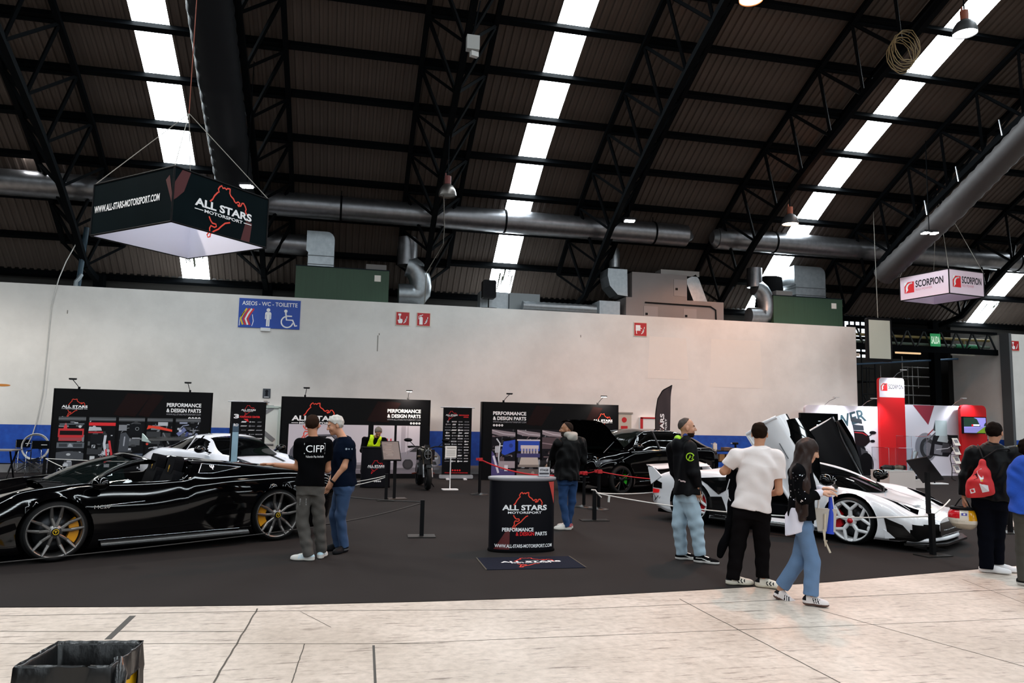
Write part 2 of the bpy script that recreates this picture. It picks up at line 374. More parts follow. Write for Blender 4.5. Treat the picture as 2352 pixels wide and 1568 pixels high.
for k, (p, q, w, lb) in enumerate([((305, 1414), (248, 1468), .05, 'dark tape strip on the concrete behind the yellow bin'), ((858, 1482), (862, 1568), .018, 'thin dark tape mark on bare concrete in front of the counter mat')]):
    a, b = fl(*p)[:2], fl(*q)[:2]; d = b-a; n = np.array([-d[1], d[0]]); n = n/np.linalg.norm(n)*w/2
    m2 = MB().m(TAPE); m2.prism([tuple(a-n), tuple(b-n), tuple(b+n), tuple(a+n)], (0, 0, 0), X_, Y_, (0, 0, .002)); tag(m2.build('tape_strip'), lb, 'tape')
wb = bpy.data.objects['wall_back']
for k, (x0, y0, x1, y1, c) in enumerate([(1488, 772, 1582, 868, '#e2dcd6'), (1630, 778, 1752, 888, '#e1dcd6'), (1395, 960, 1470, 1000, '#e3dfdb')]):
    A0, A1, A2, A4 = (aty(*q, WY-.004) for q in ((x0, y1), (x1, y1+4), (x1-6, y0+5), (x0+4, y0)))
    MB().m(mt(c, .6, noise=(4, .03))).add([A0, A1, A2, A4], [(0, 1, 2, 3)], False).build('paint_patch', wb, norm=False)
mb = MB().m(mt('#c07a30', .7)); mb.disc(aty(4, 884, WY-.005), X_, Z_, 0, 0, .22, 16, .035); mb.build('rust_stain', wb, norm=False)
mb = MB().m(mt('#8a8780', .7))
for x, y, l in ((154, 712, .1), (867, 770, .5), (870, 765, .06), (1333, 769, .08)): q = aty(x, y, WY-.005); mb.rect(q, X_, Z_, 0, -l, .03, 0)
mb.build('wall_marks', wb, norm=False)
# carpets
CARP = mt('#262221', .95, spec=.12, noise=(1.2, .22), bump=(180, .25))
fp = [fl(*p)[:2] for p in [(0, 1395), (310, 1393.5), (620, 1390), (960, 1382), (1300, 1371), (1600, 1355.5), (1900, 1337), (2210, 1310)]]
d = fp[-1]-fp[-2]; fp.append(fp[-1]+d*2.2); d0 = fp[0]-fp[1]; fp.insert(0, fp[0]+d0*6)
bk = [fl(*p)[:2] for p in [(2352, 1214), (2240, 1196), (2196, 1181), (2196, 1176), (2240, 1174.5), (2352, 1174)]]
poly = [tuple(p) for p in fp]+[(fp[-1][0]+.3, bk[0][1]-.05)]+[tuple(p) for p in bk]+[(19.5, bk[-1][1]), (26, 15.6), (26, 23.5), (-14, 23.55)]
mb = MB().m(CARP); mb.prism(poly, (0, 0, 0), X_, Y_, (0, 0, .006))
tag(mb.build('exhibition_carpet'), 'dark charcoal exhibition carpet laid over the concrete hall floor', 'carpet')
# annex beyond the opening on the right
AN = mt('#1d1b1a', .9, noise=(.4, .4))
wallbox('wall_annex_back', (15, 36, 0), (31, 36.2, 9), AN); wallbox('wall_annex_left', (17.9, 26.7, 0), (18.1, 36, 7.5), AN); wallbox('wall_annex_right', (29.5, 26.7, 0), (29.7, 36, 7.5), AN)
wallbox('ceiling_annex', (15, 26.2, 8.6), (31, 36.2, 8.8), AN)
wallbox('wall_annex_partition', (22.0, 29.9, 0), (29.5, 30.1, 4.9), mt('#4a4744', .85, noise=(1, .2)))
# window grid high on the annex back wall
w = bpy.data.objects.new('window_7', None); link(w); w['kind'] = 'structure'
DAY = mt('#dfe9f2', .5, e=2.6)
p0, p1 = aty(1925, 722, 35.9), aty(1992, 848, 35.9)
struct(MB().m(DAY).box(((p0[0]+p1[0])/2, 35.97, (p0[2]+p1[2])/2), (p1[0]-p0[0], .02, p0[2]-p1[2])), 'pane', w)
mb = MB().m(STEEL)
for i in range(6): mb.bar((p0[0]+(p1[0]-p0[0])*i/5, 35.92, p0[2]), (p0[0]+(p1[0]-p0[0])*i/5, 35.92, p1[2]), .07)
for z in (0, .23, .42, .5, .7, .82, 1): mb.bar((p0[0], 35.92, p0[2]+(p1[2]-p0[2])*z), (p1[0], 35.92, p0[2]+(p1[2]-p0[2])*z), .16 if .4 < z < .9 else .07)
part(mb, 'glazing_bars', w)
# ------------------------------------------------------------------ things overhead and on top of the partition
def atx(x, y, X):
    d = ray(x, y); return CAM+d*(X/d[0])
DUCT = mt('#77777a', .36, .9, noise=(7, .35)); FAB = mt('#17191c', .6, bump=(30, .3, (.2, 1, .2)))
def ribbed(mb, pts, r, step=.14, amp=.02, n=20):
    P = [V3(p) for p in pts]; out = []; rr = []
    for a, b in zip(P[:-1], P[1:]):
        k = max(2, int(np.linalg.norm(b-a)/step))
        for i in range(k):
            out.append(a+(b-a)*i/k); rr.append(r*(1-amp if i % 2 else 1+amp))
    out.append(P[-1]); rr.append(r); return mb.tube(out, rr, n)
for (x0, x1, lb) in [(-33.5, 11.3, 'long round grey spiral duct running along the eaves above the white partition'), (12.4, 45.5, 'round grey spiral duct along the eaves starting beside the tall black flue')]:
    t = thing('spiral_duct', lb, 'duct', (x0, 23.15, 8.13))
    L = x1-x0; mb = MB().m(DUCT)
    xs = np.arange(0, L, .12); pts = []; rs = []
    for i, x in enumerate(xs): pts.append((x, 0, 0)); rs.append(.37*(1.0 if i % 3 else 1.012))
    mb.tube(pts, rs, 24); part(mb, 'duct_pipe', t)
    mb = MB().m(GALV).cyl((L-.12, 0, 0), (L+.22, 0, -.03), .37, .1, 24) if x0 < 0 else MB().m(GALV).cyl((0.05, 0, 0), (-.15, 0, 0), .37, .2, 24)
    part(mb, 'end_cone', t)
    for x in np.arange(2.2, L, 5.17):
        mb = MB().m(STEEL).cyl((x-.03, 0, 0), (x+.03, 0, 0), .39, n=24); mb.bar((x, 0, .36), (x, 0, .62), .02); part(mb, 'hanger_ring', t)
t = thing('fabric_duct', 'big black ribbed fabric duct coming down along the roof slope beside the hanging dark cube', 'duct', (-3.1, 22.4, 7.35))
mb = MB().m(FAB); ribbed(mb, [(0, -9.6, 5.15), (0, -6.5, 3.2), (0, -4.5, 2.1), (0, -2, .85), (0, -.2, .1)], .48, .17, .034); part(mb, 'hose', t)
mb = MB().m(mt('#bcbab2', .8)); mb.tube([(-.52, -9, 5.0), (-.50, -6.5, 3.35), (-.50, -4.5, 2.2), (-.48, -2.6, 1.12)], .022, 6); part(mb, 'edge_rope', t)
t = thing('fabric_duct', 'grey ribbed fabric duct slanting down the roof behind the pink hanging cube', 'duct', (18.3, 22.2, 6.9))
mb = MB().m(mt('#3c3838', .6, bump=(30, .3, (.2, 1, .2)))); ribbed(mb, [(0, -9, 4.9), (0, -5.4, 2.85), (0, -3.1, 1.62), (0, 0, .1)], .36, .17, .04); part(mb, 'hose', t)
for y, z in ((-6.5, 3.9), (-5.2, 3.2), (-3.6, 2.35), (-2.3, 1.65)): part(MB().m(ALU).bar((-.2, y, z), (-.2, y+.08, z+.5), .03), 'hook', t)
# plant standing on the partition roof
GRN = mt('#27432f', .6, noise=(3, .2, (6, 1, .3)), bump=(10, .2, (10, 1, .2))); UNIT = mt('#77706f', .5, noise=(2, .12))
def pspan(x0, y0, x1, y1, Y):
    a = aty(x0, y1, Y); b = aty(x1, y0, Y); c = aty((x0+x1)/2, y0, Y); e = aty((x0+x1)/2, y1, Y)
    return (a[0]+aty(x0, y0, Y)[0])/2, (b[0]+aty(x1, y1, Y)[0])/2, e[2], c[2]
def pbox(mb, x0, y0, x1, y1, Y, dep, base=None, o=(0, 0, 0)):
    X0, X1, Z0, Z1 = pspan(x0, y0, x1, y1, Y); Z0 = Z0 if base is None else base
    mb.box(((X0+X1)/2-o[0], Y+dep/2-o[1], (Z0+Z1)/2-o[2]), (X1-X0, dep, Z1-Z0)); return X0, X1, Z0, Z1
def plate(mb, x0, y0, x1, y1, Y, o): pbox(mb, x0, y0, x1, y1, Y-.012, .012, None, o)
for (bx, lab, extra) in [((678, 616, 893, 693), 'dark green ribbed ventilation unit on the partition roof, left of the loudspeaker', [('outlet_box', (708, 531, 768, 617)), ('cap', (841, 600, 888, 616))]),
                         ((1777, 683, 1935, 746), 'dark green ribbed ventilation unit at the right end of the partition roof', [('outlet_box', (1828, 612, 1896, 688)), ('cap', (1783, 659, 1820, 676))])]:
    Y = 23.9; X0, X1, Z0, Z1 = pspan(*bx, Y); o = ((X0+X1)/2, Y+.6, WT)
    t = thing('ventilation_unit', lab, 'ventilation unit', o)
    mb = MB().m(GRN); mb.box((0, 0, (Z1-WT)/2), (X1-X0, 1.2, Z1-WT)); mb.m(DKBLUE).box((0, 0, Z1-WT+.012), (X1-X0+.04, 1.24, .024)); part(mb, 'casing', t)
    mb = MB().m(PAPER); mb.box((((X1-X0)/2-.36), -.607, Z1-WT-.26), (.2, .012, .2)); part(mb, 'data_plate', t)
    for nm, r in extra:
        mb = MB().m(GALV if nm == 'outlet_box' else mt('#6d6a68', .6)); a, b, c, d = pspan(*r, Y+.2)
        if nm == 'outlet_box':
            w = b-a; zt = d-WT; zb = Z1-WT; x0 = a-o[0]
            mb.prism([(x0, zb), (x0+w, zb), (x0+w, zt-.25)]+[(x0+w-.25+.25*cos(radians(q)), zt-.25+.25*sin(radians(q))) for q in (20, 45, 70, 90)]+[(x0-.06, zt), (x0-.06, zb+.55), (x0, zb+.5)], (0, -.4, 0), X_, Z_, (0, .8, 0))
            mb.m(mt('#55585b', .5, .7)); [mb.box((x0+w/2, 0, zb+q), (w+.03, .83, .02)) for q in (.12, .4)]
        else: mb.box(((a+b)/2-o[0], -.1, (Z1-WT)+.12), (b-a, .6, .22))
        part(mb, nm, t)
    if bx[0] < 1000:
        mb = MB().m(DUCT); ribbed(mb, [((pspan(705, 531, 768, 617, Y)[0]-o[0]), 0, pspan(705, 531, 768, 617, Y)[3]-WT-.36), (-4.6, 0, 1.95)], .34, .12, .015); part(mb, 'intake_duct', t)
def elbow(lab, px, Yd, top, flip=1, n=10, r=.36):
    """round duct dropping from the eaves and curling down onto the partition roof"""
    a = aty(*px[0], Yd); b = aty(*px[1], Yd); o = (b[0], Yd, WT)
    t = thing('elbow_duct', lab, 'duct', o); mb = MB().m(GALV); A = a-np.array(o)
    z1 = A[2]; pts = [(A[0], 0, z1), (A[0], 0, z1*.8)]; R = z1*.46; cx = A[0]-flip*.0
    pts = [(A[0], 0, top-WT), (A[0], 0, z1+.1), (A[0], 0, z1)]; part(MB().m(DUCT).tube(pts, r*.9, 20), 'riser', t)
    pts = [(A[0]+flip*(R*.75*sin(q)), 0, z1*.5+z1*.5*cos(q)*.999) for q in [pi*i/n for i in range(n+1)]]
    pts[-1] = (A[0]-flip*.25, 0, r+.01); pts[-2] = (pts[-2][0], 0, max(pts[-2][2], r+.02)); pts = [(x, y, max(z, r+.01)) for x, y, z in pts]
    mb.tube(pts, r, 16); part(mb, 'bend', t); return t
elbow('silver segmented elbow duct curling onto the partition roof right of the left green unit', [((935), 610), (930, 680)], 24.2, 7.6)
Y = 24.0; o = np.array([*aty(1550, 735, Y)[:2], WT]); o[1] = Y+.6
t = thing('air_handler', 'stacked pale grey air handling unit with silver ducts on the partition roof', 'air handler', o)
mb = MB().m(UNIT); pbox(mb, 1438, 688, 1662, 738, Y, 1.2, WT, o); part(mb, 'lower_casing', t)
mb = MB().m(UNIT); pbox(mb, 1452, 628, 1578, 687, Y+.05, 1.1, None, o); part(mb, 'upper_casing', t)
for r in [(1479, 703, 1511, 733), (1570, 709, 1600, 737), (1548, 642, 1577, 680)]:
    mb = MB().m(mt('#878181', .5)); plate(mb, *r, Y+(.05 if r[3] < 690 else 0), o); mb.m(BLACK); cx = r[0]+4; pbox(mb, cx, (r[1]+r[3])/2, cx+5, (r[1]+r[3])/2+5, Y-.03+(.05 if r[3] < 690 else 0), .02, None, o); part(mb, 'hatch', t)
mb = MB().m(GALV); a = [np.array(aty(*p, Y+.1))-o for p in [(1398, 615), (1442, 618), (1443, 680), (1420, 676), (1402, 655), (1397, 632)]]
mb.prism([(q[0], q[2]) for q in a], (0, -.45, 0), X_, Z_, (0, .8, 0)); part(mb, 'side_elbow', t)
mb = MB().m(GALV); q = np.array(aty(1411, 615, Y+.5))-o; q2 = np.array(aty(1410, 578, Y+.5))-o; mb.cyl(q, (q[0], q[1], q2[2]), .19, n=18); mb.cyl((q[0], q[1], q2[2]), (q[0], q[1], q2[2]+.12), .17, n=18); part(mb, 'stub_pipe', t)
mb = MB().m(GALV); a = [np.array(aty(*p, Y+.1))-o for p in [(1580, 640), (1604, 628), (1612, 640), (1632, 694), (1600, 692)]]
mb.prism([(q[0], q[2]) for q in a], (0, -.3, 0), X_, Z_, (0, .7, 0)); part(mb, 'sloped_duct', t)
mb = MB().m(mt('#8e8c8a', .5)); pbox(mb, 1518, 621, 1606, 633, Y+.3, .5, None, o); part(mb, 'top_tray', t)
mb = MB().m(GALV); pbox(mb, 1377, 691, 1424, 722, Y+.1, .8, WT, o); part(mb, 'inlet_box', t)
mb = MB().m(BLACK); a = [np.array(aty(*p, Y-.03))-o for p in [(1482, 694), (1632, 704), (1644, 712), (1645, 736)]]
mb.tube(a, .025, 6); part(mb, 'front_conduit', t)
Y = 24.1; o = np.array([aty(1160, 700, Y)[0], Y+.3, WT]); t = thing('duct_box', 'low galvanised duct boxes on the partition roof beside the loudspeaker', 'duct', o)
mb = MB().m(GALV); pbox(mb, 1103, 670, 1168, 706, Y+.2, .5, WT, o); part(mb, 'box_section', t)
mb = MB().m(mt('#6c7173', .45, .8)); pbox(mb, 1170, 674, 1240, 708, Y+.1, .5, WT, o); part(mb, 'flared_section', t)
Y = 23.85; a = aty(1200, 705, Y); b = aty(1368, 714, Y); t = thing('flat_flex_duct', 'shiny flexible duct lying along the partition roof edge', 'duct', (a[0], Y, WT))
mb = MB().m(GALV); ribbed(mb, [(0, 0, .17), (b[0]-a[0], 0, .17)], .155, .09, .05, 14); part(mb, 'hose', t)
t = elbow('galvanised elbow duct on the partition roof left of the right green unit', [(1733, 660), (1730, 720)], 24.2, 7.4, flip=1, r=.3)
Y = 24.9; a = aty(1765, 690, Y); t = thing('black_flue', 'wide black conical flue rising to the eaves beside the right green unit', 'flue', (a[0], Y, WT))
mb = MB().m(MATTE).cyl((0, 0, 0), (.1, 0, 1.9), .62, .42, 22); part(mb, 'cone', t)
# loudspeaker on a short stand
Y = 23.8; a = aty(1122, 690, Y); t = thing('loudspeaker', 'black loudspeaker on a short pole standing on the partition roof edge', 'loudspeaker', (a[0], Y, WT))
mb = MB().m(BLACK); s = 2.35/171; mb.prism(rrect(-.22, .33, .22, .93, .06), (0, -.17, 0), X_, Z_, (0, .34, 0)); part(mb, 'cabinet', t)
part(MB().m(mt('#1c1c1e', .7, bump=(300, .3))).rect((0, -.175, 0), X_, Z_, -.18, .40, .18, .88), 'grille', t)
mb = MB().m(BLACK).cyl((0, 0, .01), (0, 0, .36), .02, n=10); mb.box((0, 0, .012), (.5, .3, .024)); part(mb, 'pole', t)
# bell lamps under the trusses
def bell(px, X, lab, emit, col, r=.25, up=None):
    p = atx(*px, X); t = thing('bell_lamp', lab, 'lamp', p, 0, 'bell lamps under the trusses')
    mb = MB().m(mt('#6d6864', .35, .9) if not emit else mt('#2a2a2c', .5), True)
    prof = [(r, -.12), (r*.97, -.04), (r*.86, .06), (r*.62, .15), (r*.3, .2), (.06, .22)]
    mb.lathe(prof, n=28); mb.lathe([(a-.012, b-.004) for a, b in prof], n=28); part(mb, 'shade', t)
    mb = MB().m(mt(col, .4, e=emit) if emit else mt('#8a8680', .15, .6)); mb.disc((0, 0, -.1), X_, Y_, 0, 0, r*.95, 28); part(mb, 'glass', t)
    mb = MB().m(mt('#7a3a22', .6) if emit != 0 else mt('#5a1d18', .6)); mb.cyl((0, 0, .2), (0, 0, .42), .085, n=14); mb.bar((-.06, 0, .4), (-.06, 0, .5), .03); part(mb, 'ballast', t)
    z = roofz(p[1])-.28-DEP-p[2]; mb = MB().m(STEEL).cyl((0, 0, .42), (0, 0, max(.55, z)), .015, n=8); part(mb, 'stem', t)
    return t, p
BL = []
BL.append(bell((2216, 66), 13.3, 'lit white bell lamp against the rightmost skylight strip, top right corner', 14, '#ffffff', .26))
BL.append(bell((1815, 506), 13.3, 'warm lit bell lamp hanging over the right end of the white partition', 26, '#ffd6b0', .25))
BL.append(bell((1028, 440), 2.5, 'unlit bell lamp with a dark red ballast in the middle of the hall', 0, '#ffffff', .24))
BL.append(bell((1725, -12), 7.95, 'orange glowing bell lamp cut by the top edge of the photo', 20, '#ff9a5a', .25))
def lampspot(p, e, col, ang=150, blend=.25, tilt=(0, 0, 0), name='lamp_light'):
    ld = bpy.data.lights.new(name, 'SPOT'); lo = bpy.data.objects.new(name, ld); link(lo); ld.energy = e; ld.color = col; ld.spot_size = radians(ang); ld.spot_blend = blend; ld.shadow_soft_size = .2; lo.location = tuple(float(v) for v in p); lo.rotation_euler = tilt
down = np.array([0, 0, -.2])
lampspot(BL[0][1]+down, 150, (1, .98, .95)); lampspot(BL[1][1]+down, 520, (1, .42, .20), 155); lampspot(BL[3][1]+down, 1750, (1, .34, .13), 132, .35)
for q, e in ((1, 14), (3, 60)):
    ld = bpy.data.lights.new('lamp_glow', 'POINT'); lo = bpy.data.objects.new('lamp_glow', ld); link(lo); ld.energy = e; ld.color = (1, .45, .25); ld.shadow_soft_size = .15; lo.location = tuple(BL[q][1]+np.array([.6, -.6, .7]))
# two out-of-view lamps at left, then three unseen spots added to light the floor
lampspot((-8.2, 15.6, 10.4), 1500, (1, .92, .83), 116, .3); lampspot((-14.0, 17.5, 9.6), 1000, (1, .90, .80), 122, .3); lampspot((2.5, 6.0, 13.2), 260, (1, .86, .72), 110); lampspot((-4.0, 2.0, 13.6), 300, (1, .88, .76), 110); lampspot((9.0, 5.0, 13.4), 150, (1, .82, .68), 110)
# cable hanging below the unlit lamp
a = BL[2][1]
mb = MB().m(mt('#6a665e', .8)); b = aty(1018, 560, 23.5); c = aty(975, 692, 23.62); d2 = aty(1000, 692, 23.62)
mb.tube([(a[0]-.1, a[1], a[2]-.1), a+(b-a)*.5+np.array([-.02, 0, -.2]), b, (b[0]-.5, 23.55, (b[2]+c[2])/2), (c[0], 23.58, WT+.02)], .013, 6)
tag(mb.build('lamp_cable'), 'thin loose cable hanging from the unlit bell lamp down to the partition', 'cable')
def flood(px, dep, lab, cells, e=60, s=.3):
    d = ray(*px); p = CAM+d*dep
    t = thing('flood_lamp', lab, 'lamp', p, -.2, 'flood lamps under the roof'); part(MB().m(BLACK).box((0, 0, .05), (s*len(cells)*1.1+.06, .22, .08)), 'housing', t)
    for x in cells: part(MB().m(mt('#ffffff', .4, e=e)).box((x, -.02, 0), (s, .2, .03)), 'lens', t)
    mb = MB().m(STEEL); z = max(.4, roofz(p[1])-.3-p[2]); mb.bar((0, 0, .09), (0, 0, z), .02); part(mb, 'hanger', t)
flood((78, 360), 21, 'twin lit flood lamp left of the hanging dark cube', (-.19, .21), 40, .24)
flood((567, 429), 18.6, 'brilliant flood lamp shining above the corner of the hanging dark cube', (0,), 130, .27)
flood((1446, 508), 23.5, 'small lit bar lamp hanging below the truss above the grey air handler', (0,), 60, .3)
flood((2134, 536), 23, 'twin lit spot lamp hanging in front of the grey fabric duct', (-.13, .15), 40, .16)
# junction box on the truss near the top
p = atx(1086, 100, 2.3); t = thing('junction_box', 'small grey junction box tied under the truss above the unlit bell lamp', 'box', p)
part(MB().m(mt('#8a8a88', .5)).box((0, 0, 0), (.26, .16, .3)), 'case', t); part(MB().m(mt('#a8a8a6', .5)).box((.03, -.02, -.24), (.16, .1, .1), .3), 'flap', t)
part(MB().m(STEEL).bar((0, 0, .15), (.15, .1, 1.0), .03), 'strap', t)
p = atx(2075, 110, 13.0); t = thing('cable_coil', 'tangled straw coloured cable coil hanging in the truss near the top right', 'cable', p)
rnd = random.Random(4); mb = MB().m(mt('#7c6a48', .8))
for k in range(7): mb.tube([(cos(q)*(.33+.05*rnd.random()), .05*k-.15, sin(q)*(.36+.08*rnd.random())-.1*k*.3) for q in [2*pi*i/16 for i in range(16)]], .012, 5, closed=True)
part(mb, 'loops', t)
# hanging fabric cubes
def cube(name, lab, near, left, right, h, out, build, rope_top, inner):
    tb, bb = near; lo, hi = 5., 60.
    for _ in range(50):
        D = (lo+hi)/2; nb = CAM+ray(*bb)*D; r = ray(*tb); zt = CAMH+r[2]*hypot(nb[0], nb[1])/hypot(r[0], r[1])
        if zt-nb[2] < h: lo = D
        else: hi = D
    z = nb[2]; L = fl(*left, z); Rr = fl(*right, z); Fp = L+Rr-nb
    c = (L+Rr)/2; t = thing(name, lab, 'hanging banner', (c[0], c[1], z))
    q = [np.array([p[0]-c[0], p[1]-c[1], 0]) for p in (nb, L, Fp, Rr)]
    for i in range(4):
        a, b = q[i], q[(i+1) % 4]; u = (b-a); w = np.linalg.norm(u); u /= w; n = np.cross(u, Z_); n = n if n@(a+b) > 0 else -n
        mb = MB().m(out); mb.prism([(0, 0), (w, 0), (w, h), (0, h)], a, u, Z_, -n*.02); mb.m(inner); mb.rect(a-n*.022, u, Z_, .01, .0, w-.01, h)
        build(mb, i, a, b, n, w, h); part(mb, 'fabric_side', t)
    mb = MB().m(BLACK)
    for i in range(4):
        for zz in (0, h): mb.tube([q[i]+Z_*zz, q[(i+1) % 4]+Z_*zz], .018, 6)
        mb.tube([q[i], q[i]+Z_*h], .018, 6)
    part(mb, 'frame', t)
    d = ray(*rope_top); top = CAM+d*(hypot(c[0], c[1])/hypot(d[0], d[1])); tz = top[2]-z
    mb = MB().m(mt('#9a958c', .8))
    for p in q: mb.tube([p+Z_*h, (0, 0, tz)], .008, 5)
    part(mb, 'sling', t); part(MB().m(mt('#8a4a3a', .8)).tube([(0, 0, tz), (0.0, 0, max(tz+1, roofz(c[1])-z-.1))], .01, 5), 'hoist_rope', t)
    return t, c, z, q
CUBE = mt('#0c1518', .75, noise=(2, .3)); LIN = mt('#dcd9e6', .8); RFLAG = mt('#4a181b', .8)
def allstars(mb, i, a, b, n, w, h):
    u = np.cross(Z_, n); o = (a+b)/2+n*.004
    mb.m(RFLAG)
    if i == 0:
        mb.flat([(w/2-.02, h*.34), (w/2-.22, h*.78), (w/2-.12, h*.86), (w/2-.02, h*.5)], o, u, Z_); mb.m(LET)
        mb.text('WWW.ALL-STARS-MOTORSPORT.COM', o+n*.003+Z_*(h*.43)-u*(w*.06), u, Z_, .125, width=w*.82, bold=.03)
    elif i == 3:
        mb.flat([(-w/2+.02, h*.4), (-w/2+.02, h*.72), (-w/2+.16, h*.98), (-w/2+.34, h*.98), (-w/2+.22, h*.6), (-w/2+.08, h*.45)], o, u, Z_)
        mb.flat([(w*.2, h*.0), (w*.25, h*.42), (w*.32, h*.4), (w*.3, 0)], o, u, Z_)
        logo(mb, o+n*.003+Z_*(h*.56)+u*.02, u, Z_, 1.36)
cube('hanging_cube', 'dark green-black fabric cube hanging from the roof with red outline logo', ((393, 380), (393, 508)), (208, 541), (611, 569), 1.0, CUBE, allstars, (442, 262), LIN)
PINK = mt('#e6cfdc', .75)
def scorp_mark(mb, o, u, v, k):
    n = np.cross(u, v); mb.m(RED); mb.rect(o, u, v, 0, 0, k, k); mb.m(WHITE); mb.flat([(k*.1, 0)]+arc(k*.62, k*.42, k*.48, 200, 60, 8)+[(k*.75, k*.95)]+arc(k*.7, k*.45, k*.36, 80, 210, 8), o+n*.002, u, v)
    mb.m(RED); mb.disc(o+n*.003, u, v, k*.66, k*.38, k*.25, 16)
    mb.m(WHITE); mb.flat([(0, k), (0, k*.62), (k*.35, k)], o+n*.002, u, v)
NAVY = mt('#15161c', .5)
def scorp(mb, i, a, b, n, w, h):
    if i not in (0, 3): return
    u = np.cross(Z_, n); o = (a+b)/2+n*.004-u*(w*.40)+Z_*h*.28; k = h*.46; scorp_mark(mb, o, u, Z_, k)
    mb.m(NAVY); mb.text('SCORPION', o+u*(k*1.15)+Z_*(k*.42), u, Z_, k*.6, width=w*.56, align='l', bold=.02); mb.m(mt('#d890a0', .5)); mb.text('RED POWER', o+u*(k*1.15)+Z_*(k*.1), u, Z_, k*.2, width=w*.34, align='l')
cube('hanging_cube', 'pale pink fabric cube hanging from the roof with red square logo', ((2181, 616), (2181, 673)), (2068, 691), (2261, 682), .8, PINK, scorp, (2147, 442), mt('#e2d2ea', .8))
# hanging screen
Y = 22.0; a, b, z0, z1 = pspan(1992, 730, 2049, 830, Y); o = ((a+b)/2, Y, z0); t = thing('hanging_screen', 'upright black framed blank screen hanging from the roof beside the wall end', 'screen', o)
w, h = b-a, z1-z0; part(MB().m(BLACK).prism(rrect(-w/2, 0, w/2, h, .08), (0, 0, 0), X_, Z_, (0, .12, 0)), 'housing', t)
part(MB().m(mt('#a9aa9e', .25, e=.12)).rect((0, -.004, 0), X_, Z_, -w/2+.07, .1, w/2-.07, h-.08), 'display', t)
part(MB().m(mt('#8a8880', .7)).tube([(0, .06, h), (-.05, .06, roofz(22)-z0-.1)], .012, 6), 'hanging_rope', t)
# cable down the wall with its coil
a = aty(184, 545, 23.4); o = np.array([aty(100, 1000, 23.52)[0], 23.52, 0])
t = thing('wall_cable', 'white cable running down the partition to a loose coil behind the folding chair', 'cable', o)
mb = MB().m(mt('#c4c2be', .6)); pp = [aty(*p, 23.53)-o for p in [(135, 640), (118, 700), (108, 800), (98, 900), (84, 968)]]
mb.tube([aty(183, 545, 23.9)-o, aty(152, 600, 23.7)-o]+pp+[aty(*p, 23.5)-o for p in [(74, 1000), (62, 1024)]], .014, 6); part(mb, 'lead', t)
mb = MB().m(mt('#c4c2be', .6)); c = aty(81, 1026, 23.5)-o
for k in range(3): mb.tube([c+np.array([cos(q)*(.33+.012*k)+.01*k, -.02*k, sin(q)*(.33+.02*k)]) for q in [2*pi*i/28 for i in range(28)]], .013, 6, closed=True)
part(mb, 'coil', t)
p = aty(180, 640, 24.3); t = thing('blue_pipe', 'dark blue pipe with a valve dropping behind the left end of the partition top', 'pipe', (p[0], 24.3, WT))
part(MB().m(mt('#12303f', .5)).cyl((0, 0, .0), (.12, 0, 1.9), .075, n=12), 'pipe_run', t); part(MB().m(mt('#7d8488', .4, .6)).tube([(-.02, -.12, 0), (-.02, -.12, .22), (.05, -.1, .32), (.08, -.02, .45)], .06, 10), 'valve', t)
# signs on the wall
def wallplate(name, lab, cat, x0, x1, z0, z1, mat, Y=None, th=.02):
    Y = WY if Y is None else Y; t = thing(name, lab, cat, ((x0+x1)/2, Y-.003, z0)); w, h = x1-x0, z1-z0
    mb = MB().m(mat); mb.box((0, -th/2, h/2), (w, th, h)); return t, mb, w, h, np.array([0, -th-.002, 0])
SBLUE = mt('#1747a8', .5); SRED = mt('#b5141c', .5)
t, mb, w, h, o = wallplate('toilet_sign', 'blue toilet sign with white pictograms high on the white partition', 'sign', -3.16, -1.37, 4.35, 5.24, SBLUE)
mb.m(LET); mb.text('ASEOS - WC - TOILETTE', o+Z_*(h*.77), X_, Z_, .12, width=w*.9, bold=.015)
mb.disc(o, X_, Z_, -.04, .56, .055); mb.flat([(-.13, .28), (-.13, .46), (-.10, .5), (.02, .5), (.05, .46), (.05, .28), (.02, .28), (.02, .42), (.01, .42), (.01, .06), (-.035, .06), (-.035, .26), (-.045, .26), (-.045, .06), (-.09, .06), (-.09, .42), (-.10, .42), (-.10, .28)], o, X_, Z_)
mb.disc(o, X_, Z_, .47, .55, .05); mb.line([(.47, .5), (.5, .28), (.68, .28), (.76, .1), (.82, .12)], o, X_, Z_, .045); mb.line([(.49, .4), (.66, .4)], o, X_, Z_, .04)
mb.line(arc(.52, .22, .17, 110, 350, 14), o, X_, Z_, .04)
for k, (c, dx) in enumerate([('#e8c020', -.78), ('#d02028', -.70), ('#f0f0f0', -.64), ('#d02028', -.58)]):
    mb.m(mt(c, .5)); mb.line([(dx+.02, .08), (dx-.05, .26), (dx+.02, .42), (dx+.12, .58)], o-Y_*.001*k, X_, Z_, .05)
mb.m(LET); mb.line([(-.86, .05), (-.85, .28), (-.72, .5)], o, X_, Z_, .018); mb.line([(-.5, .05), (-.46, .2), (-.5, .4)], o, X_, Z_, .018); part(mb, 'plate', t)
t, mb, w, h, o = wallplate('exit_lamp', 'small white emergency lamp box right under the toilet sign', 'lamp', -2.5, -2.22, 4.26, 4.36, WHITE, th=.06); part(mb, 'case', t)
def flames(mb, o, x, z, s):
    for k in range(3): mb.line([(x+s*(.0+.06*k), z+s*(.1+.13*k)), (x+s*(.12+.05*k), z+s*(.18+.13*k)), (x+s*(.2+.02*k), z+s*(.34+.13*k))], o, X_, Z_, s*.05)
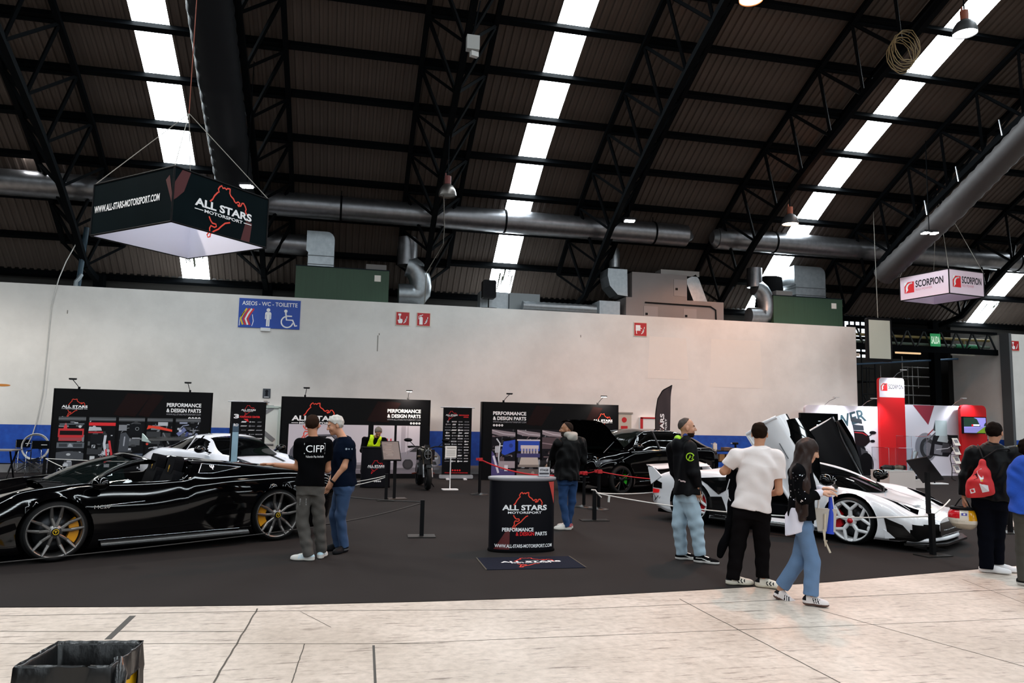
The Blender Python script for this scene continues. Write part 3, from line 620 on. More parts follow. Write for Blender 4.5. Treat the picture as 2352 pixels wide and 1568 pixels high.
def firesign(lab, xc, zc, kind, s=.44, Y=None):
    t, mb, w, h, o = wallplate('fire_sign', lab, 'sign', xc-s/2, xc+s/2, zc-s/2, zc+s/2, mt('#d8c8b8', .5), Y); mb.m(SRED); mb.rect(o, X_, Z_, -s*.46, s*.04, s*.46, s*.96); o = o-Y_*.002; mb.m(LET)
    if kind == 'button':
        mb.rect(o, X_, Z_, -s*.32, s*.72, -s*.12, s*.86); mb.flat([(-s*.25, s*.72), (-s*.18, s*.72), (-s*.18, s*.5), (-s*.02, s*.46), (s*.0, s*.3), (-s*.06, s*.16), (-s*.28, s*.16), (-s*.36, s*.4), (-s*.25, s*.42)], o, X_, Z_)
    elif kind == 'ext':
        mb.flat([(-s*.3, s*.12), (-s*.06, s*.12), (-s*.06, s*.6), (-s*.1, s*.68), (-s*.26, s*.68), (-s*.3, s*.6)], o, X_, Z_); mb.line([(-s*.2, s*.68), (-s*.2, s*.78), (-s*.05, s*.84)], o, X_, Z_, s*.05); mb.line([(-s*.22, s*.8), (-s*.34, s*.72), (-s*.34, s*.5)], o, X_, Z_, s*.04)
    else:
        mb.rect(o, X_, Z_, -s*.36, s*.4, s*.0, s*.8); mb.line([(-s*.3, s*.4), (-s*.3, s*.2), (-s*.24, s*.2)], o, X_, Z_, s*.05); mb.line([(-s*.0, s*.6), (s*.1, s*.56)], o, X_, Z_, s*.05)
    flames(mb, o, s*.06, s*.08, s); part(mb, 'plate', t)
firesign('red alarm button sign, left one of the two beside each other above the middle booth', 1.76, 4.845, 'button'); firesign('red fire extinguisher sign, right one of the two beside each other', 2.42, 4.85, 'ext'); firesign('red fire hose sign alone above the feather flag', 9.79, 4.87, 'hose', .48)
a = aty(2330, 794, WY); firesign('red alarm button sign on the white wall at the right edge', a[0], a[2], 'button', .4)
a = aty(1968, 796, WY); t = thing('alarm_box', 'red alarm sign sticking out from the end of the white partition', 'sign', (18.2, WY+.1, a[2]-.22)); part(MB().m(SRED).box((.012, .16, .22), (.02, .34, .44)), 'plate', t); part(MB().m(mt('#d8c8b8', .5)).box((.06, .0, -.06), (.3, .02, .12)), 'bracket', t)
t, mb, w, h, o = wallplate('notice_sign', 'small grey notice sign on the partition above the white door', 'sign', -2.34, -2.12, 2.24, 2.52, mt('#3c434b', .5)); mb.m(mt('#1a1d22', .5)); mb.disc(o, X_, Z_, 0, .2, .045); mb.rect(o, X_, Z_, -.035, .06, .035, .16); mb.m(LET); mb.rect(o, X_, Z_, -.07, .02, .07, .035); part(mb, 'plate', t)
t, mb, w, h, o = wallplate('switch_box', 'tiny brown switch box under the grey notice sign', 'switch', -2.30, -2.19, 2.04, 2.15, mt('#6b5440', .6), th=.04); mb.m(mt('#3a2d22', .6)).rect(o, X_, Z_, -.03, .03, .03, .08); part(mb, 'case', t)
t, mb, w, h, o = wallplate('green_exit_sign', 'small pale green plate over the white door beside the roll-up banner', 'sign', -2.24, -2.0, 1.93, 2.02, mt('#8d9a98', .5)); mb.m(mt('#66716f', .5)).rect(o, X_, Z_, -.08, .02, .08, .07); part(mb, 'plate', t)
# door behind the roll-up
d = bpy.data.objects.new('door_1', None); link(d); d['kind'] = 'structure'; d.location = (-2.32, WY, 0)
mb = MB().m(mt('#dfe4e0', .5)); mb.box((0, -.012, .97), (.92, .02, 1.94)); part(mb, 'door_leaf', d)
mb = MB().m(mt('#b8c4bd', .5)); mb.box((.5, -.03, .98), (.07, .06, 1.96)); mb.box((-.5, -.03, .98), (.07, .06, 1.96)); mb.box((0, -.03, 1.97), (1.07, .06, .06)); part(mb, 'door_frame', d)
mb = MB().m(mt('#84868a', .5)); mb.bar((-.42, -.03, 1.45), (.3, -.03, 1.95), .1, .015, up=(0, 1, 0)); mb.bar((-.42, -.03, 1.6), (.36, -.03, .98), .12, .015, up=(0, 1, 0)); mb.bar((-.42, -.035, .86), (.36, -.035, .86), .035); part(mb, 'bars', d)  # flat grey diagonals and one crossbar laid over the white leaf
d = bpy.data.objects.new('door_2', None); link(d); d['kind'] = 'structure'; d.location = (9.0, WY, 0)
part(MB().m(mt('#b9b2a6', .6)).box((0, -.012, 1.0), (.95, .02, 2.0)), 'door_leaf', d); part(MB().m(mt('#8f8a82', .6)).box((0, -.02, 2.03), (1.05, .05, .05)), 'door_frame', d)
mb = MB().m(SRED); mb.disc((.0, -.026, 0), X_, Z_, .22, 1.8, .09); mb.rect((0, -.026, 0), X_, Z_, .1, 1.5, .34, 1.6); part(mb, 'door_sign', d)
X0 = aty(1467, 957, WY)[0]; t = thing('hose_cabinet', 'white fire hose cabinet with a red frame on the partition behind the feather flag', 'hose cabinet', (X0+.35, WY, 1.05))
part(MB().m(WHITE).box((0, -.1, .42), (.7, .2, .84)), 'cabinet', t); mb = MB().m(SRED); [mb.box(c, s) for c, s in [((-.33, -.21, .42), (.09, .02, .84)), ((.33, -.21, .42), (.09, .02, .84)), ((0, -.21, .83), (.74, .02, .05)), ((0, -.21, .02), (.74, .02, .05))]]; part(mb, 'frame', t)
part(MB().m(mt('#3a3330', .6)).box((.1, -.208, .3), (.32, .02, .26)), 'glass', t)
# gantry across the opening on the right with its pipes, sign and tube lamps
Y = 24.2; g0 = aty(1975, 748, Y); g1 = aty(2318, 768, Y); t = thing('lattice_gantry', 'dark steel lattice girder spanning the opening right of the partition', 'girder', (18.3, Y, 4.55))
zt, zb = aty(2200, 762, Y)[2]-4.55, aty(2200, 806, Y)[2]-4.55; L = 6.7; mb = MB().m(STEEL); mb.bar((0, 0, zt), (L, 0, zt), .1); part(mb, 'top_rail', t); part(MB().m(STEEL).bar((0, 0, zb), (L, 0, zb), .12, .22, up=Z_), 'bottom_rail', t)
mb = MB().m(mt('#1c2023', .5, .3)); n = 9
for i in range(n): mb.bar((L*i/n, 0, zb), (L*(i+.5)/n, 0, zt), .05); mb.bar((L*(i+.5)/n, 0, zt), (L*(i+1)/n, 0, zb), .05)
part(mb, 'web_lattice', t)
for c, zz, lb in [('#8a7a4a', .66, 'yellowish pipe inside the dark lattice girder, upper one'), ('#5c6a5e', .3, 'grey green pipe inside the dark lattice girder, lower one')]:
    z = zb+(zt-zb)*zz; q = thing('girder_pipe', lb, 'pipe', (18.3, Y+.25, 4.55+z)); part(MB().m(mt(c, .6)).cyl((.1, 0, 0), (L-.1, 0, 0), .055, n=10), 'pipe_run', q)
    mb = MB().m(mt('#7d7048', .6)) if zz > .5 else MB().m(mt('#2d7a50', .6))
    if zz > .5: mb.bar((5.4, 0, 0), (5.4, 0, -.55), .07); mb.bar((5.6, 0, 0), (5.6, 0, -.55), .07)
    else: mb.cyl((5.0, 0, 0), (6.1, 0, 0), .085, n=10)
    part(mb, 'fitting', q)
a, b, z0, z1 = pspan(2138, 766, 2161, 795, Y-.2); t, mb, w, h, o = wallplate('exit_sign', 'green SALIDA sign hanging on the dark lattice girder', 'sign', a, b, z0, z1, mt('#2f9a5c', .5, e=.25), Y-.16); mb.m(mt('#d8f0d8', .5, e=.5)); mb.text('SALIDA', o+Z_*h*.22, X_, Z_, h*.56, width=w*.84, bold=.02); part(mb, 'plate', t)
for r, lb, e, c in [((2057, 806, 2114, 813), 'dim warm tube lamp under the lattice girder, left one', 1.2, '#d8b488'), ((2185, 810, 2238, 817), 'unlit tube lamp under the lattice girder, right one', .12, '#9a9890')]:
    a, b, z0, z1 = pspan(*r, Y+.4); q = thing('tube_lamp', lb, 'lamp', ((a+b)/2, Y+.4, z0)); part(MB().m(mt(c, .5, e=e)).cyl((-(b-a)/2, 0, .04), ((b-a)/2, 0, .04), .035, n=10), 'tube', q); part(MB().m(GREY).box((0, .02, .1), (b-a, .08, .05)), 'batten', q); part(MB().m(STEEL).bar((0, .02, .12), (0, -.38, .32), .03), 'hanger', q)
a, b, z0, z1 = pspan(2275, 815, 2318, 826, Y+.5); t = thing('door_header', 'white sliding door header beside the wall at the right', 'door header', ((a+b)/2, Y+.5, z0)); part(MB().m(WHITE).box((0, 0, .1), (b-a+.2, .2, .2)), 'beam', t); mb = MB().m(BLACK); mb.box((-(b-a)/2, 0, -z0/2+.05), (.12, .12, z0+.1)); part(mb, 'guide_post', t)
Yb = 29.7; a, b, z0, z1 = pspan(2281, 880, 2296, 970, Yb); t = thing('glass_strip', 'narrow pale glazed strip in the dark partition beyond the booth', 'window', ((a+b)/2, Yb, 0)); part(MB().m(mt('#8f979c', .3, e=.15)).box((0, 0, (z1+z0)/2), (b-a, .03, z1-z0)), 'pane', t); part(MB().m(GREY).box((0, .04, z1/2), (b-a+.1, .04, z1)), 'frame', t)
a, b, z0, z1 = pspan(2214, 911, 2257, 955, Yb); t = thing('dark_board', 'dark blue framed board behind the red booth wall', 'board', ((a+b)/2, Yb, 0)); part(MB().m(mt('#56606a', .5)).box((0, 0, z1/2), (b-a, .05, z1)), 'frame', t); part(MB().m(mt('#16202c', .4)).rect((0, -.03, 0), X_, Z_, -(b-a)/2+.06, z0, (b-a)/2-.06, z1-.06), 'face', t)
# scaffold towers beyond the opening
SCAF = mt('#8f8f8d', .4, .7)
def scaffold(lab, px0, px1, ytop, Yd, mat, wide=1.3, rungs=11, diag=False):
    a, b, z0, z1 = pspan(px0, ytop, px1, 960, Yd); o = ((a+b)/2, Yd, 0); t = thing('scaffold_tower', lab, 'scaffold', o); w = b-a
    for sx in (-1, 1):
        for sy in (0, wide): part(MB().m(mat).cyl((sx*w/2, sy, 0), (sx*w/2, sy, z1+.3*(sy == 0)), .03, n=8), 'upright', t)
    for k in range(rungs):
        z = .35+(z1-.5)*k/(rungs-1); mb = MB().m(mat); mb.cyl((-w/2, 0, z), (w/2, 0, z), .024, n=8)
        if k % 3 == 0: mb.cyl((-w/2, wide, z), (w/2, wide, z), .024, n=8); mb.cyl((-w/2, 0, z), (-w/2, wide, z), .024, n=8); mb.cyl((w/2, 0, z), (w/2, wide, z), .024, n=8)
        part(mb, 'rung', t)
    mb = MB().m(mat); mb.cyl((-w*.15, 0, z1-.1), (-w*.15, 0, z1-2.2), .02, n=8); mb.cyl((w*.05, 0, z1-.1), (w*.05, 0, z1-1.0), .02, n=8)
    if diag: mb.bar((-w/2, 0, z1-1.2), (w/2, 0, z1-2.4), .04); mb.bar((-w/2, 0, z1-2.4), (w/2, 0, z1-3.6), .04)
    part(mb, 'bars', t)
scaffold('silver scaffold tower beyond the opening beside the red booth column', 2074, 2139, 836, 26.6, SCAF)
scaffold('dark scaffold tower just behind the end of the white partition', 1981, 2012, 838, 27.6, mt('#23262a', .5, .5), 1.2, 8, True)
t = thing('hanging_beam', 'pale blue steel tube hanging slanted across the dark opening', 'beam', aty(1965, 836, 26.0)); e = aty(2200, 824, 26.0)-aty(1965, 836, 26.0); part(MB().m(mt('#54708c', .45, .4)).cyl((0, 0, 0), e, .04, n=8), 'tube', t); part(MB().m(STEEL).bar(e*.6, e*.6+np.array([0, 0, 1.0]), .03), 'hanger', t)
# ------------------------------------------------------------------ pop-up walls and their prints
PAL = ['#17181b', '#2b2d31', '#4a4d52', '#7c7f86', '#b8bcc4', '#0b0b0d']
def clutter(mb, o, u, v, x0, y0, w, h, seed, pal, n=60, big=.35):
    """busy little shapes of a machine photograph printed on the panel"""
    rnd = random.Random(seed); nn = np.cross(V3(u), V3(v))
    for k in range(n):
        mb.m(mt(rnd.choice(pal), .45)); q = o+nn*(.0004+.00003*k)
        sw = w*(.05+big*rnd.random()**2); sh = h*(.015+.12*rnd.random()**2); cx = x0+rnd.random()*(w-sw); cy = y0+rnd.random()*(h-sh); t = rnd.random()
        if t < .5: mb.rect(q, u, v, cx, cy, cx+sw, cy+sh)
        elif t < .75: mb.disc(q, u, v, cx+sw/2, cy+sh/2, min(sw, w*.2)/2, 12, min(sh, h*.08)/2)
        else: mb.line([(cx, cy), (cx+sw*.4, cy+sh*.8), (cx+sw, cy+sh)], q, u, v, .012+.02*rnd.random())
def shapes(mb, o, u, v, x0, y0, w, h, L):
    nn = np.cross(V3(u), V3(v))
    for k, s in enumerate(L):
        q = o+nn*(.003+.00025*k); mb.m(mt(s[0], .45)); P = [(x0+w*a, y0+h*b) for a, b in s[2]]
        if s[1] == 'p': mb.flat(P, q, u, v)
        elif s[1] == 'l': mb.line(P, q, u, v, s[3])
        elif s[1] == 'e': mb.disc(q, u, v, P[0][0], P[0][1], s[3], 20, s[4] if len(s) > 4 else None)
def R4(a, b, c, d): return [(a, b), (c, b), (c, d), (a, d)]
ICON = lambda mb, o, u, v, x, y, r, n=4, mat=None: [(mb.m(mat or LET), mb.disc(o, u, v, x+k*r*2.5, y, r, 14), mb.m(BLACK), mb.disc(o+np.cross(V3(u), V3(v))*.001, u, v, x+k*r*2.5, y, r*.35, 8)) for k in range(n)]
PANEL = mt('#0a0a0c', .42, noise=(1.2, .3)); SWOOSH = mt('#1a0c0c', .45)
def popup(lab, L, Rr, h, deco, lamps):
    u = (Rr-L)/np.linalg.norm(Rr-L); w = np.linalg.norm(Rr-L); ang = atan2(u[1], u[0])
    t = thing('popup_wall', lab, 'display wall', (L+Rr)/2+Z_*.006, ang, 'black pop-up walls along the partition')
    mb = MB().m(PANEL, False); mb.prism(rrect(-w/2, 0.02, w/2, .34, .06), (0, 0, 0), X_, Y_, (0, 0, h)); part(mb, 'panel', t)
    g = MB(); o = np.array([-w/2, .016, 0]); deco(g, o, w, h); gp = g.build('printed_artwork', t, norm=False)
    for (x, lean, on) in lamps:
        x = (x-.5)*w; mb = MB().m(BLACK); mb.box((x, .05, h+.02), (.05, .06, .07)); mb.tube([(x, .05, h+.03), (x+lean*.6, .0, h+.14), (x+lean, -.12, h+.22)], .009, 6)
        part(mb, 'lamp_arm', t)
        mb = MB().m(BLACK).box((x+lean, -.14, h+.245), (.17, .09, .035)); mb.m(mt('#fff4e4', .4, e=70) if on else mt('#3a3a3c', .3)); mb.box((x+lean, -.145, h+.224), (.14, .07, .012)); hd = part(mb, 'lamp_head', t)
        if on: hd['label'] = 'lit lamp head'
        if on:
            ld = bpy.data.lights.new('booth_spot', 'SPOT'); lo = bpy.data.objects.new('booth_spot', ld); link(lo); ld.energy = 90; ld.color = (1, .88, .74); ld.spot_size = radians(150); ld.spot_blend = .6; ld.shadow_soft_size = .05
            p = np.array([x+lean, -.19, h+.2]); lo.parent = t; lo.location = tuple(p); lo.rotation_euler = (radians(20), 0, 0)
    return t
def perf(mb, o, w, h, x0, x1, y, al='l'):
    mb.m(LET); a = o+X_*(x0 if al == 'l' else x1); W = x1-x0
    mb.text('PERFORMANCE', a+Z_*y, X_, Z_, .095, width=W, align=al, bold=.03); mb.text('& DESIGN PARTS', a+Z_*(y-.145), X_, Z_, .095, width=W, align=al, bold=.03)
    mb.m(mt('#9a9aa0', .5)); mb.text('WWW.ALL-STARS-MOTORSPORT.COM', a+Z_*(y-.225), X_, Z_, .045, width=W, align=al)
    r = .032; ICON(mb, o-Y_*.001, X_, Z_, (x0+r) if al == 'l' else x1-r*8.5, y-.3, r)
def swoosh(mb, o, w, h, seed):
    rnd = random.Random(seed); mb.m(SWOOSH)
    for k in range(3):
        x = w*(.25+.5*rnd.random()); mb.flat([(x, h*.72), (x+.25, h*.70), (x+.6, h*.95), (x+.3, h*.97)], o-Y_*(.0002+.0001*k), X_, Z_)
REDS = ['#b01820', '#d02028', '#7a1018']+PAL
def deco1(mb, o, w, h):
    swoosh(mb, o, w, h, 3); o = o-Y_*.002
    logo(mb, o+X_*w*.133+Z_*h*.815, X_, Z_, w*.157)
    perf(mb, o, w, h, w*.70, w*.925, h*.825, 'r')
    y0, y1 = h*.10, h*.69; ph = y1-y0
    for k, x in enumerate((.045, .226, .406, .583, .765)):
        x *= w; pw = w*.162; mb.m(mt('#121316', .45)); mb.rect(o, X_, Z_, x, y0, x+pw, y1)
        pal = [REDS, REDS[:2]+PAL, PAL, PAL, ['#2c3c78', '#8e96b0']+PAL][k]
        clutter(mb, o, X_, Z_, x, y0, pw, ph, 10+k, PAL if k != 4 else pal, 55)
        S = [('#3f4246', 'p', R4(0, .93, 1, 1)), ('#6a6d72', 'p', R4(0, .955, 1, .97))]
        if k == 0: S += [('#c02028', 'p', R4(.02, .62, .95, .78)), ('#1b1415', 'p', R4(.08, .66, .9, .74)), ('#a83038', 'p', R4(.05, .55, .9, .62)), ('#8e4a50', 'l', [(.1, .585), (.85, .585)], .02), ('#d03038', 'p', [(.2, .78), (.25, .88), (.3, .88), (.34, .78)]), ('#c8ccd0', 'e', [(.8, .82)], .035), ('#5c626a', 'p', R4(.0, .42, 1, .52)), ('#2b2f36', 'p', R4(.08, .44, .38, .5)), ('#2b2f36', 'p', R4(.6, .44, .93, .5)), ('#9aa0a8', 'p', [(.4, .44), (.6, .44), (.52, .5), (.45, .5)]), ('#41444b', 'p', [(0, .2), (1, .18), (1, .32), (.5, .37), (0, .34)]), ('#b4b8be', 'e', [(.45, .3)], .05, .03), ('#15161a', 'p', R4(0, .36, 1, .42)), ('#7b828c', 'l', [(.05, .86), (.95, .87)], .02)]
        if k == 1: S += [('#d81820', 'p', R4(0, .84, 1, .9)), ('#b8bcc2', 'p', [(.0, .74), (.5, .75), (.45, .81), (.02, .82)]), ('#b02028', 'p', R4(.0, .70, .55, .73)), ('#1a1c20', 'p', R4(.1, .5, .62, .68)), ('#26282d', 'p', [(.0, .3), (.5, .3), (.58, .38), (0, .42)]), ('#c8ccd6', 'l', [(.65, .66), (.62, .5), (.68, .36), (.6, .3)], .06), ('#c82830', 'l', [(.8, .56), (.86, .42), (.92, .3), (.9, .2), (.65, .16)], .05), ('#c02830', 'l', [(.55, .24), (.2, .14)], .05), ('#d84048', 'l', [(.7, .4), (.75, .24)], .035), ('#c8ccd0', 'p', R4(.12, .2, .3, .27))]
        if k == 2: S += [('#14161a', 'p', R4(.42, .66, .92, .88)), ('#8c9096', 'e', [(.72, .79)], .045), ('#14161a', 'e', [(.72, .79)], .034), ('#3c4048', 'p', [(.05, .35), (.42, .35), (.45, .62), (.3, .72), (.1, .7)]), ('#9a9ea8', 'p', [(.22, .46), (.27, .46), (.29, .64), (.24, .64)]), ('#a8acb4', 'p', R4(.55, .6, .85, .62)), ('#2e3a4c', 'p', R4(0, .22, 1, .32)), ('#6a7280', 'l', [(.02, .3), (.98, .3)], .012)]
        if k == 3: S += [('#e03a20', 'p', [(0, .78), (.2, .81), (1, .74), (1, .78), (.5, .84), (.05, .86)]), ('#282a2e', 'p', R4(.0, .5, .55, .74)), ('#707478', 'l', [(.65, .72), (.9, .5)], .03), ('#c83828', 'e', [(.05, .5)], .03)]
        if k == 4: S += [('#6872a0', 'l', [(.1, .68), (.4, .8)], .1), ('#c0c6dc', 'e', [(.2, .76)], .035), ('#3a4680', 'l', [(.4, .6), (.5, .74)], .06), ('#8a90a8', 'e', [(.62, .7)], .05, .03), ('#8a90a8', 'e', [(.86, .68)], .04, .05)]
        shapes(mb, o, X_, Z_, x, y0, pw, ph, S)
def car_print(mb, o, u, v, x, y, k, col, dark, seed):
    """a small grey hatchback seen from its front quarter, as printed on the panel"""
    S = [('#6e6a70', 'p', [(-.1, -.02), (2.2, -.02), (2.2, .1), (-.1, .06)]), (col, 'p', [(0, .25), (.05, .55), (.15, .7), (.4, .75), (.75, 1.0), (1.3, 1.02), (1.75, .72), (1.9, .55), (1.92, .25), (1.7, .12), (.9, .1), (.8, .2), (.2, .2)]), (dark, 'p', [(.52, .75), (.8, .95), (1.25, .97), (1.5, .74)]), ('#d4d2d8', 'p', [(.95, .76), (1.1, .94), (1.24, .95), (1.45, .75)]), (dark, 'e', [(.48, .22)], .23*k), ('#39363a', 'e', [(.48, .22)], .16*k), (dark, 'p', [(1.0, .18), (1.75, .2), (1.7, .34), (1.05, .36)]), ('#c8c6cc', 'e', [(1.05, .5)], .12*k, .08*k), ('#a09ca4', 'e', [(1.02, .66)], .09*k, .05*k), ('#8e8a92', 'p', [(.3, .42), (.95, .44), (.9, .56), (.3, .54)]), ('#c8c6cc', 'e', [(1.72, .5)], .09*k, .07*k), ('#57535a', 'p', [(1.2, .42), (1.6, .43), (1.58, .5), (1.22, .49)])]
    nn = np.cross(V3(u), V3(v)); S2 = []
    for s in S: S2.append((s[0], s[1], [(x+a*k, y+b*k) for a, b in s[2]])+tuple(s[3:]))
    shapes(mb, o, u, v, 0, 0, 1, 1, S2)
def deco2(mb, o, w, h):
    swoosh(mb, o, w, h, 5); o = o-Y_*.002
    perf(mb, o, w, h, w*.70, w*.93, h*.83, 'r')
    for k, (a, b) in enumerate(((.055, .575), (.61, .752), (.768, .928))):
        mb.m(mt('#c9c2cc', .45)); mb.rect(o, X_, Z_, w*a, h*.06, w*b, h*.665); mb.m(mt('#9a949e', .45)); mb.rect(o-Y_*.0005, X_, Z_, w*a, h*.06, w*b, h*.2); mb.m(mt('#77717a', .45)); mb.rect(o-Y_*.0008, X_, Z_, w*a, h*.06, w*b, h*.11)
    shapes(mb, o, X_, Z_, 0, 0, 1, 1, [('#a8a0aa', 'p', R4(w*.8, h*.3, w*.83, h*.66)), ('#b4acb6', 'p', R4(w*.84, h*.3, w*.85, h*.66)), ('#c03848', 'p', R4(w*.70, h*.42, w*.71, h*.5)), ('#c03848', 'p', R4(w*.725, h*.42, w*.735, h*.5))])
    car_print(mb, o, X_, Z_, w*.775, h*.115, .66, '#8f8a94', '#2a282c', 1); mb.m(PANEL); mb.rect(o-Y_*.007, X_, Z_, w*.929, h*.05, w*.995, h*.67)
    car_print(mb, o-Y_*.001, X_, Z_, w*.06, h*.13, .92, '#5b5862', '#1e1d22', 2)
    logo(mb, o-Y_*.008+X_*w*.225+Z_*h*.765, X_, Z_, w*.315)
BLU = ['#1c3f9c', '#2450b8', '#3a3d70']
def deco3(mb, o, w, h):
    swoosh(mb, o, w, h, 8); o = o-Y_*.002
    perf(mb, o, w, h, w*.077, w*.312, h*.835, 'l'); logo(mb, o+X_*w*.875+Z_*h*.80, X_, Z_, w*.15)
    y0, y1 = h*.03, h*.655; ph = y1-y0
    for k, x in enumerate((.072, .25, .43, .61, .78)):
        x *= w; pw = w*.165; mb.m(mt('#1b1a20', .45)); mb.rect(o, X_, Z_, x, y0, x+pw, y1)
        clutter(mb, o, X_, Z_, x, y0, pw, ph, 40+k, PAL+['#5a4a50', '#77666c'], 60)
        S = [('#8a7f86', 'p', [(0, .9), (.3, .86), (1, .84), (1, .93), (0, .99)]), ('#c8c0c8', 'l', [(0, .97), (.5, .9), (1, .88)], .02)]
        if k == 0: S += [('#2048c0', 'p', [(.5, .74), (1, .78), (1, .55), (.75, .5), (.55, .46), (.42, .5)]), ('#12308a', 'e', [(.82, .66)], .06), ('#c8ccd4', 'l', [(.2, .8), (.35, .7), (.3, .4), (.32, .3)], .04), ('#a49aa2', 'p', R4(.3, .2, 1, .34)), ('#4a4078', 'p', [(0, .05), (.3, .0), (1, .0), (1, .12), (.35, .18), (.1, .5), (0, .55)]), ('#d8d8e8', 'l', [(.08, .45), (.3, .1)], .06), ('#e0e0e8', 'p', R4(.55, .14, .7, .26))]
        if k == 1: S += [('#1c44b0', 'p', R4(.05, .55, .98, .78)), ('#c8c4cc', 'p', R4(.0, .76, 1, .79))]+[('#b8b0b8', 'p', R4(.18+.13*i, .5, .27+.13*i, .66)) for i in range(6)]+[('#d0c8cc', 'p', R4(.16, .6, .94, .67)), ('#3c3a70', 'p', R4(.0, .42, 1, .5)), ('#c4bcb4', 'p', [(.1, .26), (.95, .27), (.9, .42), (.18, .42)]), ('#8a827c', 'p', R4(.05, .22, .98, .27)), ('#6a6260', 'p', R4(0, .02, 1, .18)), ('#9a928e', 'e', [(.7, .1)], .05)]
        if k == 2: S += [('#4a3a40', 'p', R4(0, .6, 1, .84)), ('#8a7880', 'l', [(0, .72), (1, .66)], .03), ('#b8b0b4', 'e', [(.3, .36)], .07)]
        shapes(mb, o, X_, Z_, x, y0, pw, ph, S)
A1, B1 = fl(105, 1103), fl(478, 1099); A2, B2 = fl(637, 1100), fl(985, 1099); A3, B3 = fl(1104, 1103), fl(1422, 1103)
popup('black pop-up wall with five engine photographs behind the silver coupe', A1, B1, 2.3, deco1, [(.15, -.13, 0), (.845, -.06, 0)])
popup('black pop-up wall with grey car photographs behind the man in the yellow vest', A2, B2, 2.25, deco2, [(.15, .03, 0), (.84, .0, 1)])
popup('black pop-up wall with blue engine photographs behind the raised bonnet', A3, B3, 2.23, deco3, [(.15, .13, 0), (.84, .12, 1)])
# roll-up banners
def rollup(lab, c, w, h, rz, rows, small, logo_x, seed):
    t = thing('rollup_banner', lab, 'roll-up banner', c+Z_*.006, rz, 'black roll-up banners')
    mb = MB().m(mt('#b4b4b8', .35, .6)); mb.prism(rrect(-w/2-.07, .03, w/2+.07, .13, .03), (0, -.06, 0), X_, Z_, (0, .12, 0)); part(mb, 'cassette', t)
    for x in (-w*.3, w*.3): part(MB().m(mt('#d8d8dc', .4)).box((x, -.08, .015), (.09, .3, .03)), 'foot', t)
    mb = MB().m(mt('#0b0b0d', .5)); mb.box((0, 0, .12+(h-.12)/2), (w, .004, h-.12)); o = np.array([0, -.003, 0])
    rnd = random.Random(seed); logo(mb, o+X_*logo_x+Z_*(h*.90), X_, Z_, w*.42, line_rules=False, red=RED)
    mb.m(RED)
    if logo_x: mb.text('PERFORMANCE', o+X_*w*.22+Z_*h*.885, X_, Z_, .03, width=w*.35, bold=.05); mb.text('OFFICIAL', o+X_*w*.30+Z_*h*.86, X_, Z_, .026, width=w*.18, bold=.05)
    else: mb.text('PERFORMANCE CENTER', o+Z_*h*.79, X_, Z_, .045, width=w*.68, bold=.05); mb.flat([(-.12, h*.775), (0, h*.775), (.02, h*.73)], o, X_, Z_)
    top = h*(.80 if logo_x else .735); bot = h*.25
    for r in range(rows):
        z = top-(top-bot)*r/(rows-1)
        for q in range(4):
            x = w*(-.33+.22*q); kk = rnd.random(); g = mt(rnd.choice(['#c8c8cc', '#8e8e94', '#e0e0e4', '#6e6e74']), .5); mb.m(g); bw = w*.085*(.7+.5*rnd.random()); bh = .016+.016*rnd.random()
            if r == 0 and q == 0: mb.disc(o, X_, Z_, x, z, .03, 14); continue
            if kk < .3: mb.disc(o, X_, Z_, x-bw*.5, z, bh, 10); mb.rect(o, X_, Z_, x-bw*.1, z-bh*.4, x+bw, z+bh*.4)
            elif kk < .65: mb.rect(o, X_, Z_, x-bw, z-bh*.5, x+bw, z+bh*.5); mb.m(BLACK); mb.rect(o-Y_*.001, X_, Z_, x-bw*.6, z-bh*.12, x+bw*.6, z+bh*.12)
            else: mb.flat([(x-bw, z-bh*.6), (x+bw*.7, z-bh*.6), (x+bw, z+bh*.6), (x-bw*.7, z+bh*.6)], o, X_, Z_)
    for k in range(4): mb.m(RED); mb.disc(o, X_, Z_, -.1+.068*k, h*.125, .026, 12)
    mb.m(RED); mb.text('WWW.ALL-STARS-MOTORSPORT.COM', o+Z_*h*.085, X_, Z_, .022, width=w*.8, bold=.03); part(mb, 'printed_sheet', t)
    part(MB().m(mt('#b4b4b8', .35, .6)).cyl((-w/2-.08, 0, h), (w/2+.08, 0, h), .014, n=8), 'top_rail', t)
    part(MB().m(ALU).cyl((0, .03, .1), (0, .03, h), .01, n=8), 'support_pole', t)
rollup('black roll-up banner of small logos standing beside the motorcycle', fl(1047, 1101), .83, 2.05, -.04, 15, True, -w*.0-.17, 3)
rollup('black roll-up banner of small logos in front of the white door', fl(562, 1099), .92, 2.08, .03, 10, True, 0, 9)
# slim light box between the cars
b = fl(530, 1152); b[2] = .006; t = thing('totem_banner', 'narrow black and pale blue upright banner standing behind the black convertible', 'banner', b, .25)
mb = MB().m(BLACK); mb.box((0, 0, .90), (.15, .07, 1.78)); mb.box((0, 0, .02), (.34, .26, .04)); part(mb, 'frame', t)
mb = MB().m(mt('#8fb2c4', .5, noise=(3, .5, (1, 1, .5)))); mb.rect((0, -.037, 0), X_, Z_, -.05, .1, .068, 1.55); mb.m(mt('#3d5568', .5)); mb.rect((0, -.038, 0), X_, Z_, -.05, 1.38, .068, 1.55); mb.m(LET)
mb.text('3', np.array([0.01, -.039, 1.66]), X_, Z_, .08, width=.10, bold=.05); mb.text('RO', np.array([0.01, -.04, 1.50]), X_, Z_, .05, width=.09, bold=.04); part(mb, 'printed_face', t)
